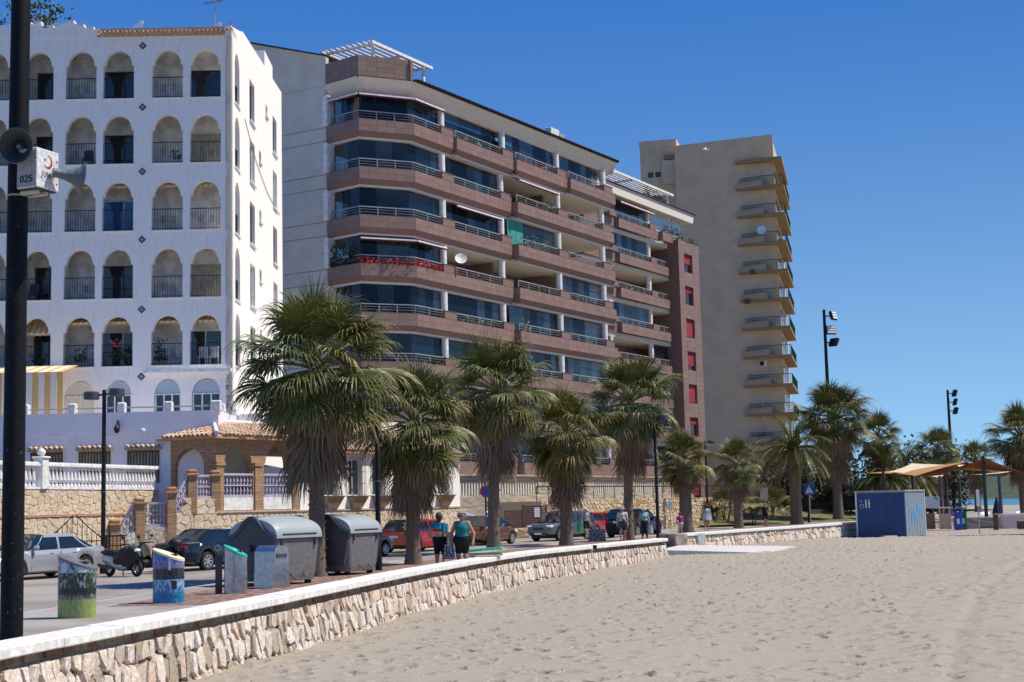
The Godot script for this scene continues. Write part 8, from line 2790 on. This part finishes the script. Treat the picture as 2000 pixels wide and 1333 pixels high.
func build_roof_things() -> void:
	# on the roof of the white house
	var t := thing("roof_antenna", "tall television antenna on the roof of the white house", "antenna", P(-14.0, 68.0, 24.2))
	var b := B.new()
	b.rod(Vector3.ZERO, Vector3(0, 3.0, 0), 0.03, 6)
	part(t, "mast", b, M.rail_steel)
	b = B.new()
	b.bar(Vector3(-0.5, 2.3, 0), Vector3(0.4, 2.45, 0), 0.03)
	for i in 6: b.bar(Vector3(-0.5 + i * 0.17, 2.3 + i * 0.028, -0.25), Vector3(-0.5 + i * 0.17, 2.3 + i * 0.028, 0.25), 0.02)
	b.cbox(Vector3(-0.08, 2.8, 0), Vector3(0.3, 0.35, 0.25), 0.02)
	part(t, "aerial", b, M.iron_grey)
	for e in [[P(-17.3, 67.0, 24.2), "white dish at the left on the white house roof"], [P(-13.7, 67.5, 24.2), "white dish beside the antenna on the white house"]]:
		t = thing("satellite_dish", e[1], "satellite dish", e[0], -40, "dishes on the white house")
		b = B.new()
		b.rod(Vector3.ZERO, Vector3(0, 0.7, 0), 0.03, 6)
		part(t, "mast", b, M.rail_steel)
		b = B.new()
		b.x = Transform3D(Basis(Vector3(1, 0, 0), 1.1), Vector3(0, 0.75, 0.1))
		b.lathe([Vector2(0.0, 0.0), Vector2(0.25, 0.03), Vector2(0.42, 0.12), Vector2(0.4, 0.13), Vector2(0.0, 0.03)], 16)
		part(t, "dish", b, M.white_paint)
	t = thing("red_white_mast", "small red and white striped mast on the white house roof", "mast", P(-13.4, 69.0, 24.2))
	b = B.new()
	var b2 := B.new()
	for i in 8: (b if i % 2 else b2).tube([Vector3(0, i * 0.22, 0), Vector3(0, (i + 1) * 0.22, 0)], [0.11 - i * 0.01, 0.1 - i * 0.01], 8)
	part(t, "red_bands", b, M.sign_red)
	part(t, "white_bands", b2, M.box_white)
	t = thing("roof_air_unit", "white air unit on the dark roof of the brown house", "air conditioner", P(3.4, 106.5, 29.3), STREET)
	b = B.new()
	b.cbox(Vector3(0, 0.35, 0), Vector3(1.3, 0.7, 0.5), 0.03)
	part(t, "case", b, M.box_white)
	b = B.new()
	b.cbox(Vector3(1.1, 0.25, 0), Vector3(0.7, 0.5, 0.5), 0.03)
	part(t, "fan_box", b, M.box_grey)
	# gull in front of the tower
	t = thing("flying_gull", "white gull flying in front of the ochre tower", "bird", P(18.4, 132.0, 34.4), 20)
	b = B.new()
	b.tube([Vector3(-0.3, 0.05, 0), Vector3(-0.15, 0.02, 0), Vector3(0.05, 0, 0), Vector3(0.22, 0.0, 0), Vector3(0.38, -0.03, 0)], [0.02, 0.07, 0.09, 0.06, 0.01], 8)
	part(t, "body", b, M.box_white)
	for s in [-1, 1]:
		b = B.new()
		var pts := [Vector3(0.1, 0.03, s * 0.06), Vector3(0.02, 0.3, s * 0.35), Vector3(0.15, 0.35, s * 0.75)]
		b.quad(pts[0], pts[1], pts[1] + Vector3(0.18, -0.02, 0), pts[0] + Vector3(0.2, -0.01, 0))
		b.tri(pts[1], pts[2], pts[1] + Vector3(0.18, -0.02, 0))
		b.quad(pts[0] + Vector3(0, 0.02, 0), pts[1] + Vector3(0, 0.02, 0), pts[1] + Vector3(0.18, 0.0, 0), pts[0] + Vector3(0.2, 0.01, 0))
		b.tri(pts[1] + Vector3(0, 0.02, 0), pts[2], pts[1] + Vector3(0.18, 0, 0))
		part(t, "wing", b, M.box_grey)

# ---------------------------------------------------------------- people
func field_mesh(b: B, bones: Array, cell: float, blend: float, cut_lo := -9.0, cut_hi := 9.0, grow := 0.0) -> void:
	# bones: [a, b, ra, rb]; surface nets of their smooth union
	var lo := Vector3(1e9, 1e9, 1e9); var hi := -lo
	for e in bones:
		var m: float = max(e[2], e[3]) + grow + cell * 2.0
		for p: Vector3 in [e[0], e[1]]:
			lo = lo.min(p - Vector3.ONE * m); hi = hi.max(p + Vector3.ONE * m)
	lo.y = max(lo.y, cut_lo - cell * 2.0); hi.y = min(hi.y, cut_hi + cell * 2.0)
	var nx := int((hi.x - lo.x) / cell) + 2; var ny := int((hi.y - lo.y) / cell) + 2; var nz := int((hi.z - lo.z) / cell) + 2
	var f := PackedFloat32Array()
	f.resize(nx * ny * nz)
	f.fill(1.0)
	var sxy := nx * ny
	for e in bones:
		var a: Vector3 = e[0]; var ab: Vector3 = e[1] - e[0]
		var ra: float = e[2] + grow; var rb: float = e[3] + grow
		var l2: float = max(ab.length_squared(), 1e-8)
		var m: float = max(ra, rb) + blend + cell * 2.0
		var p0 := (a.min(e[1]) - Vector3.ONE * m - lo) / cell; var p1 := (a.max(e[1]) + Vector3.ONE * m - lo) / cell
		for k in range(maxi(0, int(p0.z)), mini(nz, int(p1.z) + 2)):
			for j in range(maxi(0, int(p0.y)), mini(ny, int(p1.y) + 2)):
				for i in range(maxi(0, int(p0.x)), mini(nx, int(p1.x) + 2)):
					var q := lo + Vector3(i, j, k) * cell - a
					var t := clampf(q.dot(ab) / l2, 0.0, 1.0)
					var d := (q - ab * t).length() - lerpf(ra, rb, t)
					var id := i + j * nx + k * sxy
					var o := f[id]
					var h := clampf(0.5 + 0.5 * (o - d) / blend, 0.0, 1.0)
					f[id] = lerpf(o, d, h) - blend * h * (1.0 - h)
	for k in nz:
		for j in ny:
			var y := lo.y + j * cell
			var cut: float = max(cut_lo - y, y - cut_hi)
			if cut > -cell * 2.0:
				for i in nx:
					var id := i + j * nx + k * sxy
					f[id] = max(f[id], cut)
	var vid := {}
	var vs := []; var ns := []
	var offs := [0, 1, nx, nx + 1, sxy, sxy + 1, sxy + nx, sxy + nx + 1]
	var edges := [[0, 1], [0, 2], [0, 4], [1, 3], [1, 5], [2, 3], [2, 6], [3, 7], [4, 5], [4, 6], [5, 7], [6, 7]]
	for k in nz - 1:
		for j in ny - 1:
			for i in nx - 1:
				var id := i + j * nx + k * sxy
				var mask := 0
				for c in 8:
					if f[id + offs[c]] < 0: mask |= 1 << c
				if mask == 0 or mask == 255: continue
				var s := Vector3.ZERO; var n := 0
				for e in edges:
					var ia: int = e[0]; var ib: int = e[1]
					if ((mask >> ia) & 1) != ((mask >> ib) & 1):
						var va := f[id + offs[ia]]; var vb := f[id + offs[ib]]
						var t := va / (va - vb)
						s += Vector3(ia & 1, (ia >> 1) & 1, ia >> 2).lerp(Vector3(ib & 1, (ib >> 1) & 1, ib >> 2), t); n += 1
				vid[id] = vs.size()
				vs.append(lo + (Vector3(i, j, k) + s / n) * cell)
				var g := Vector3(f[id + 1] - f[id] + f[id + offs[7]] - f[id + offs[6]], f[id + nx] - f[id] + f[id + offs[7]] - f[id + offs[5]], f[id + sxy] - f[id] + f[id + offs[7]] - f[id + offs[3]])
				ns.append(g.normalized() if g.length() > 1e-6 else Vector3.UP)
	var emit := func(a, c, d, e, flip):
		if not (vid.has(a) and vid.has(c) and vid.has(d) and vid.has(e)): return
		var q := [vid[a], vid[c], vid[d], vid[e]]
		if flip: q.reverse()
		b.trin(vs[q[0]], vs[q[1]], vs[q[2]], ns[q[0]], ns[q[1]], ns[q[2]])
		b.trin(vs[q[0]], vs[q[2]], vs[q[3]], ns[q[0]], ns[q[2]], ns[q[3]])
	for k in range(1, nz - 1):
		for j in range(1, ny - 1):
			for i in range(1, nx - 1):
				var id := i + j * nx + k * sxy
				var s0 := f[id] < 0
				if s0 != (f[id + 1] < 0): emit.call(id - nx - sxy, id - sxy, id, id - nx, not s0)
				if s0 != (f[id + nx] < 0): emit.call(id - 1 - sxy, id - 1, id, id - sxy, not s0)
				if s0 != (f[id + sxy] < 0): emit.call(id - 1 - nx, id - nx, id, id - 1, not s0)

func hand(b: B, wrist: Vector3, dir: Vector3, thumb: Vector3, s: float, curl: float) -> void:
	# four unequal fingers and a thumb, slightly curled
	var palm_n := dir.cross(thumb).normalized()
	for i in 4:
		var root := wrist + dir * 0.085 * s + thumb * (0.03 - i * 0.02) * s
		var len: float = [0.07, 0.08, 0.075, 0.06][i] * s
		var k1 := root + dir * len * 0.5
		var k2 := k1 + (dir + palm_n * curl).normalized() * len * 0.35
		var k3 := k2 + (dir + palm_n * curl * 2.2).normalized() * len * 0.3
		b.tube([root, k1, k2, k3], [0.009 * s, 0.0085 * s, 0.008 * s, 0.006 * s], 6)
	var t0 := wrist + dir * 0.03 * s + thumb * 0.03 * s
	var t1 := t0 + (dir * 0.6 + thumb * 0.8).normalized() * 0.035 * s
	b.tube([t0, t1, t1 + (dir + thumb * 0.2).normalized() * 0.03 * s], [0.011 * s, 0.01 * s, 0.007 * s], 6)

func person(label: String, at: Vector3, yaw: float, o: Dictionary) -> Node3D:
	# faces +z; o: h height, stout, arms [[elbow, wrist] left, right] as fractions of h, stride, clothes
	var t := thing("person", label, "person", at, yaw, "people on the promenade")
	var h: float = o.h; var st: float = o.get("stout", 1.0); var cell: float = o.get("cell", 0.03)
	var V := func(x, y, z): return Vector3(x, y, z) * h
	var sd: float = o.get("stride", 0.0)
	var arms: Array = o.get("arms", [[Vector3(-0.15, 0.63, 0.0), Vector3(-0.15, 0.48, 0.03)], [Vector3(0.15, 0.63, 0.0), Vector3(0.15, 0.48, 0.03)]])
	var hipL: Vector3 = V.call(-0.055, 0.5, 0); var hipR: Vector3 = V.call(0.055, 0.5, 0)
	var kneeL: Vector3 = V.call(-0.06, 0.275, 0.05 + sd * 0.12); var kneeR: Vector3 = V.call(0.06, 0.275, 0.02 - sd * 0.08)
	var ankL: Vector3 = V.call(-0.06, 0.045, sd * 0.14); var ankR: Vector3 = V.call(0.06, 0.045 + abs(sd) * 0.03, -sd * 0.2)
	var sL: Vector3 = V.call(-0.105, 0.805, 0); var sR: Vector3 = V.call(0.105, 0.805, 0)
	var torso := [[V.call(0, 0.53, 0), V.call(0, 0.62, 0.0), 0.085 * h * st, 0.075 * h * st], [V.call(0, 0.62, 0), V.call(0, 0.74, -0.005), 0.076 * h * st, 0.078 * h * st], [V.call(-0.045, 0.55, 0), V.call(0.045, 0.55, 0), 0.075 * h * st, 0.075 * h * st], [V.call(-0.06, 0.765, 0), V.call(0.06, 0.765, 0), 0.058 * h, 0.058 * h], [sL, sR, 0.036 * h, 0.036 * h]]
	if o.get("bust", false): torso.append([V.call(-0.04, 0.715, 0.05), V.call(0.04, 0.715, 0.05), 0.042 * h * st, 0.042 * h * st])
	var neck := [[V.call(0, 0.8, -0.005), V.call(0, 0.87, 0.0), 0.032 * h, 0.03 * h]]
	var thighs := [[hipL, kneeL, 0.056 * h * st, 0.036 * h], [hipR, kneeR, 0.056 * h * st, 0.036 * h]]
	var shins := [[kneeL, ankL, 0.037 * h, 0.022 * h], [kneeR, ankR, 0.037 * h, 0.022 * h]]
	var feet := [[ankL - V.call(0, 0.02, 0.015), ankL + V.call(-0.005, -0.028, 0.085), 0.022 * h, 0.017 * h], [ankR - V.call(0, 0.02, 0.015), ankR + V.call(0.005, -0.028, 0.085), 0.022 * h, 0.017 * h]]
	var upper := []; var fore := []
	var b := B.new()
	for i in 2:
		var s: Vector3 = sL if i == 0 else sR
		var el: Vector3 = arms[i][0] * h; var wr: Vector3 = arms[i][1] * h
		upper.append([s, el, 0.033 * h * lerp(1.0, st, 0.7), 0.026 * h])
		fore.append([el, wr, 0.026 * h, 0.018 * h])
		var d := (wr - el).normalized()
		var th := (Vector3(0, 0, 1) - d * d.z).normalized()
		fore.append([wr, wr + d * 0.085 * h / 1.7, 0.02 * h, 0.019 * h])
		hand(b, wr, d, th, h / 1.7, 0.5)
	var face_z := 1.0
	var head := [[V.call(0, 0.945, -0.008), V.call(0, 0.93, 0.0), 0.058 * h, 0.057 * h], [V.call(0, 0.905, 0.012), V.call(0, 0.885, 0.022), 0.046 * h, 0.034 * h]]
	var skin := torso + neck + thighs + shins + feet + upper + fore
	field_mesh(b, skin, cell, 0.03 * h)
	field_mesh(b, head, min(cell, 0.016), 0.02 * h)
	for s in [-1, 1]: b.ball(V.call(s * 0.057, 0.915, -0.003), V.call(0.008, 0.019, 0.012), 8, 6)
	b.tube([V.call(0, 0.93, 0.05), V.call(0, 0.908, 0.066), V.call(0, 0.9, 0.055)], [0.006 * h, 0.011 * h, 0.008 * h], 6)
	part(t, "body", b, o.get("skin", M.skin))
	b = B.new()
	for s in [-1, 1]: b.ball(V.call(s * 0.022, 0.926, 0.051), V.call(0.01, 0.006, 0.006), 8, 6)
	b.ball(V.call(0, 0.883, 0.051), V.call(0.018, 0.004, 0.005), 8, 6)
	part(t, "face_features", b, M.hair_brown)
	if o.has("top"):
		b = B.new()
		var tb := torso.duplicate()
		if o.get("sleeves", 0.0) > 0.0:
			for e in upper: tb.append([e[0], e[0].lerp(e[1], o.sleeves), e[2], lerp(e[2], e[3], o.sleeves)])
		field_mesh(b, tb, cell, 0.03 * h, o.get("top_lo", 0.5) * h, 0.835 * h, 0.011)
		part(t, o.get("top_name", "shirt"), b, o.top)
	if o.has("bottom"):
		b = B.new()
		var lo: float = o.get("hem", 0.33)
		field_mesh(b, [torso[0], torso[2]] + thighs + (shins if lo < 0.27 else []), cell, 0.035 * h, lo * h, 0.6 * h, 0.014)
		part(t, o.get("bottom_name", "shorts"), b, o.bottom)
	b = B.new()
	field_mesh(b, feet, min(cell, 0.02), 0.015 * h, -9.0, 0.05 * h, 0.006)
	part(t, "shoes", b, o.get("shoes", M.plastic_black))
	if o.has("hair"):
		b = B.new()
		var hb := [[V.call(0, 0.955, -0.018), V.call(0, 0.94, -0.02), 0.06 * h, 0.06 * h]]
		if o.get("long", 0.0) > 0.0: hb.append([V.call(0, 0.94, -0.035), V.call(0, 0.93 - o.long, -0.035), 0.05 * h, 0.036 * h])
		if o.get("curly", false):
			for i in 46:
				var a := i * 2.4; var y := 0.985 - 0.075 * i / 46.0
				var r := sqrt(max(0.0, 1.0 - pow((y - 0.935) / 0.07, 2.0))) * 0.064
				if sin(a) > 0.35 and y < 0.962: continue
				hb.append([V.call(cos(a) * r, y, sin(a) * r - 0.012), V.call(cos(a) * r * 1.05, y, sin(a) * r * 1.05 - 0.012), 0.018 * h, 0.018 * h])
		field_mesh(b, hb, min(cell, 0.016), 0.012 * h)
		part(t, "hair", b, o.hair)
	if o.has("hat"):
		b = B.new()
		b.x = Transform3D(Basis(Vector3(1, 0, 0), 0.1), V.call(0, 0.955, -0.005))
		b.lathe([Vector2(0.1 * h if o.get("brim", false) else 0.064 * h, -0.004 * h), Vector2(0.066 * h, 0.002 * h), Vector2(0.062 * h, 0.03 * h), Vector2(0.04 * h, 0.05 * h), Vector2(0.0, 0.054 * h)], 18)
		if not o.get("brim", false): b.cbox(Vector3(0, 0.0, 0.085 * h), Vector3(0.09, 0.012, 0.075) * h, 0.005)
		part(t, "hat", b, o.hat)
	return t

func tote(label: String, at: Vector3, w: float, h: float, mat: Material, yaw := 0.0) -> void:
	var t := thing("carried_bag", label, "bag", at, yaw, "bags people carry")
	var b := B.new()
	var f := func(u, v, s): return Vector3((u - 0.5) * w * (1.0 - 0.12 * v), v * h, s * 0.09 * sin(PI * clamp(u, 0.02, 0.98)) * (1.1 - v))
	for i in 8:
		for j in 5:
			for s in [-1, 1]: b._out(Vector3(0, h * 0.5, 0), [f.call(i / 8.0, j / 5.0, s), f.call((i + 1) / 8.0, j / 5.0, s), f.call((i + 1) / 8.0, (j + 1) / 5.0, s), f.call(i / 8.0, (j + 1) / 5.0, s)])
	part(t, "sack", b, mat)
	b = B.new()
	b.tube([Vector3(-w * 0.25, h * 0.97, 0), Vector3(-w * 0.15, h + 0.16, 0), Vector3(w * 0.15, h + 0.16, 0), Vector3(w * 0.25, h * 0.97, 0)], [0.012, 0.012, 0.012, 0.012], 6)
	part(t, "handle", b, mat)

func build_people() -> void:
	var G := 0.12
	# the two women at the wall
	var a := person("woman with brown hair seen from behind, blue towel over her shoulders", P(-2.28, 43.4, G), 165, {"h": 1.72, "cell": 0.02, "bottom": M.black_cloth, "hem": 0.3, "hair": M.hair_brown, "long": 0.06, "skin": M.skin, "arms": [[Vector3(-0.17, 0.66, -0.02), Vector3(-0.11, 0.56, 0.06)], [Vector3(0.19, 0.66, -0.01), Vector3(0.13, 0.55, 0.04)]]})
	var b := B.new()
	b.bb(Vector3(-0.16, 1.2, -0.145), Vector3(0.16, 1.235, -0.135))
	part(a, "bikini_strap", b, M.black_cloth)
	var tw := thing("beach_towel", "bright blue beach towel hanging from the shoulders of the left woman", "towel", P(-2.28, 43.4, G), 165)
	b = B.new()
	var N := 14
	var fold := func(u: float, v: float):       # over the shoulders and down her left side
		var a0: float = lerp(-1.9, 1.0, u)
		var x := sin(a0) * 0.27; var z := -cos(a0) * 0.13 - 0.02
		var drop: float = lerp(0.3, 0.14, smoothstep(0.2, 0.7, u)) if u > 0.24 else lerp(1.35, 0.5, smoothstep(0.0, 0.24, u))
		var y = 1.46 - 0.06 * abs(sin(a0)) - v * drop
		return Vector3(x * (1.0 + 0.15 * v) + (0.05 if u < 0.24 else 0.0) * -v, y, z * (1.0 + 0.2 * v) + 0.02 * sin(u * 40.0) * v)
	for i in N * 2:
		for j in N:
			var u0 := i / (N * 2.0); var u1 := (i + 1) / (N * 2.0); var v0 := j / float(N); var v1 := (j + 1) / float(N)
			b.quad(fold.call(u0, v1), fold.call(u1, v1), fold.call(u1, v0), fold.call(u0, v0))
	part(tw, "cloth", b, M.towel)
	b = B.new()
	for i in N * 2:
		var u0 := i / (N * 2.0); var u1 := (i + 1) / (N * 2.0)
		b.bar(fold.call(u0, 1.0), fold.call(u1, 1.0), 0.02)
	part(tw, "hem", b, M.towel)
	var w := person("stout woman with curly grey hair, sunglasses and teal top facing the viewer", P(-1.6, 43.0, G), -12, {"h": 1.74, "cell": 0.02, "stout": 1.34, "bust": true, "top": M.teal, "top_lo": 0.44, "bottom": M.black_cloth, "hem": 0.3, "hair": M.hair_grey, "curly": true, "skin": M.skin_tan, "arms": [[Vector3(-0.19, 0.64, 0.0), Vector3(-0.17, 0.5, 0.08)], [Vector3(0.2, 0.63, 0.0), Vector3(0.2, 0.49, 0.06)]]})
	b = B.new()
	for s in [-1, 1]: b.ball(Vector3(s * 0.04, 1.612, 0.09), Vector3(0.032, 0.022, 0.012), 10, 8)
	b.bar(Vector3(-0.1, 1.62, 0.02), Vector3(-0.06, 1.615, 0.09), 0.01); b.bar(Vector3(0.1, 1.62, 0.02), Vector3(0.06, 1.615, 0.09), 0.01); b.bar(Vector3(-0.02, 1.615, 0.098), Vector3(0.02, 1.615, 0.098), 0.01)
	part(w, "sunglasses", b, M.plastic_black)
	tote("black and white patterned bag between the two women", P(-1.98, 42.9, 0.5), 0.34, 0.42, M.check_cloth)
	var ch := thing("folded_beach_chairs", "folded green and turquoise beach chairs carried beside the wall", "beach chair", P(-1.0, 44.2, 0.52), -8)
	for i in 2:
		b = B.new()
		b.x = Transform3D(Basis(Vector3(0, 0, 1), 0.06 - i * 0.05), Vector3(0, 0.16 - i * 0.14, i * 0.06))
		b.bar(Vector3(-0.6, 0, -0.2), Vector3(0.6, 0, -0.2), 0.03); b.bar(Vector3(-0.6, 0, 0.2), Vector3(0.6, 0, 0.2), 0.03)
		b.bar(Vector3(-0.6, 0, -0.2), Vector3(-0.6, 0, 0.2), 0.03); b.bar(Vector3(0.6, 0, -0.2), Vector3(0.6, 0, 0.2), 0.03)
		part(ch, "frame", b, M.box_white)
		b = B.new()
		b.x = Transform3D(Basis(Vector3(0, 0, 1), 0.06 - i * 0.05), Vector3(0, 0.185 - i * 0.14, i * 0.06))
		b.cbox(Vector3(0.02, 0.02, 0), Vector3(1.1, 0.06, 0.34), 0.03)
		part(ch, "seat_cloth", b, M.green_plastic if i == 0 else M.lime)
	b = B.new()
	b.bar(Vector3(-0.5, -0.5, 0.1), Vector3(0.4, 0.02, 0.1), 0.03); b.bar(Vector3(0.5, -0.5, 0.1), Vector3(-0.4, 0.02, 0.1), 0.03)
	b.bar(Vector3(-0.5, -0.5, -0.1), Vector3(0.4, 0.02, -0.1), 0.03); b.bar(Vector3(0.5, -0.5, -0.1), Vector3(-0.4, 0.02, -0.1), 0.03)
	part(ch, "crossed_legs", b, M.box_white)
	# walkers farther along
	person("man in grey shirt and white cap walking with a green bag", P(3.75, 79.2, G), 30, {"h": 1.68, "top": M.grey_cloth, "sleeves": 0.5, "bottom": M.black_cloth, "hem": 0.32, "hat": M.white_cloth, "hair": M.hair_grey, "stride": 0.6})
	tote("green carrier bag of the man in the grey shirt", P(3.42, 79.0, 0.52), 0.36, 0.5, M.bag_green)
	var m := person("man in white shirt, dark shorts and sun hat with a camera strap", P(5.3, 73.2, G), -5, {"h": 1.7, "top": M.white_cloth, "sleeves": 0.6, "bottom": M.denim, "hem": 0.3, "hat": M.pale_blue, "brim": true, "hair": M.hair_grey, "stride": 0.5, "stout": 1.1})
	b = B.new()
	b.tube([Vector3(-0.12, 1.38, 0.06), Vector3(-0.05, 1.25, 0.14), Vector3(0.05, 1.08, 0.16)], [0.015, 0.015, 0.015], 5); b.cbox(Vector3(0.08, 1.04, 0.18), Vector3(0.13, 0.09, 0.08), 0.02)
	part(m, "camera", b, M.plastic_black)
	person("woman in aqua tank top, navy trousers and white hat", P(6.72, 77.0, G), 5, {"h": 1.62, "top": M.aqua, "bottom": M.navy_cloth, "hem": 0.06, "bottom_name": "trousers", "hat": M.white_cloth, "brim": true, "hair": M.hair_brown, "stride": -0.4, "bust": true, "stout": 1.08})
	tote("pale blue bag in the hand of the woman in the white hat", P(7.02, 76.8, 0.4), 0.3, 0.45, M.pale_blue)
	tote("black and white bag standing near the end of the first wall", P(4.05, 74.0, 0.13), 0.9, 0.6, M.check_cloth)
	var c := person("child in purple shirt and blue cap holding a net handle", P(8.95, 80.0, G), 200, {"h": 1.3, "top": M.purple, "sleeves": 0.6, "bottom": M.white_cloth, "hem": 0.33, "hat": M.cap_blue, "hair": M.hair_brown, "arms": [[Vector3(-0.16, 0.67, 0.05), Vector3(-0.08, 0.72, 0.14)], [Vector3(0.16, 0.66, 0.03), Vector3(0.12, 0.58, 0.12)]]})
	b = B.new()
	b.rod(Vector3(0.35, 0.5, 0.2), Vector3(-0.3, 1.1, 0.16), 0.02, 6)
	part(c, "net_handle", b, M.wood)
	person("woman from behind in pale blue top and lime skirt near the wall gap", P(11.75, 90.5, G), 175, {"h": 1.68, "top": M.pale_blue, "sleeves": 0.5, "bottom": M.lime, "hem": 0.34, "bottom_name": "skirt", "hair": M.hair_brown, "long": 0.05, "stride": 0.4, "stout": 1.1})
	tote("white beach bag on the back of the woman in the lime skirt", P(11.75, 90.1, 0.85), 0.6, 0.4, M.bag_white)
	person("woman in a short black dress on the path beyond the wall", P(17.6, 103.5, G), 10, {"h": 1.66, "top": M.black_cloth, "sleeves": 0.3, "bottom": M.black_cloth, "hem": 0.3, "bottom_name": "skirt", "hair": M.hair_brown, "stride": 0.5, "skin": M.skin_tan, "arms": [[Vector3(-0.2, 0.66, 0.0), Vector3(-0.27, 0.55, 0.02)], [Vector3(0.2, 0.66, 0.0), Vector3(0.27, 0.54, 0.02)]]})

# ---------------------------------------------------------------- the scene
func _ready() -> void:
	rng.seed = 20
	var cam := Camera3D.new()
	cam.name = "camera"
	cam.fov = 26.42
	cam.near = 0.1; cam.far = 8000.0
	cam.position = Vector3(0, 2.0, 0)
	cam.rotation_order = EULER_ORDER_YXZ
	cam.rotation_degrees = Vector3(6.47, 0, -1.39)
	add_child(cam)
	cam.current = true
	var sky := ProceduralSkyMaterial.new()
	sky.sky_top_color = Color(0.0, 0.36, 0.71)
	sky.sky_horizon_color = Color(0.61, 0.8, 0.93)
	sky.sky_curve = 0.12
	sky.ground_horizon_color = Color(0.55, 0.66, 0.75)
	sky.ground_bottom_color = Color(0.4, 0.38, 0.35)
	sky.sun_angle_max = 1.0
	var env := Environment.new()
	env.background_mode = Environment.BG_SKY
	env.sky = Sky.new()
	env.sky.sky_material = sky
	env.background_energy_multiplier = 1.0
	env.tonemap_mode = Environment.TONE_MAPPER_LINEAR
	env.tonemap_exposure = 1.16
	env.sdfgi_enabled = true; env.ssao_enabled = true; env.ssil_enabled = true
	var we := WorldEnvironment.new()
	we.name = "world"
	we.environment = env
	add_child(we)
	var sun := DirectionalLight3D.new()
	sun.name = "sun"
	sun.light_energy = 1.5
	sun.light_color = Color(1.0, 0.96, 0.89)
	sun.light_angular_distance = 0.5
	sun.shadow_enabled = true
	add_child(sun)
	sun.look_at_from_position(Vector3(cos(deg_to_rad(58.0)) * cos(deg_to_rad(3.0)), sin(deg_to_rad(58.0)), -cos(deg_to_rad(58.0)) * sin(deg_to_rad(3.0))) * 50, Vector3.ZERO)
	make_materials()
	build_ground()
	build_beach_walls()
	build_white_house()
	build_frontage()
	build_brown_house()
	build_tower()
	build_middle_ground()
	build_palms()
	build_cars()
	build_street()
	build_people()
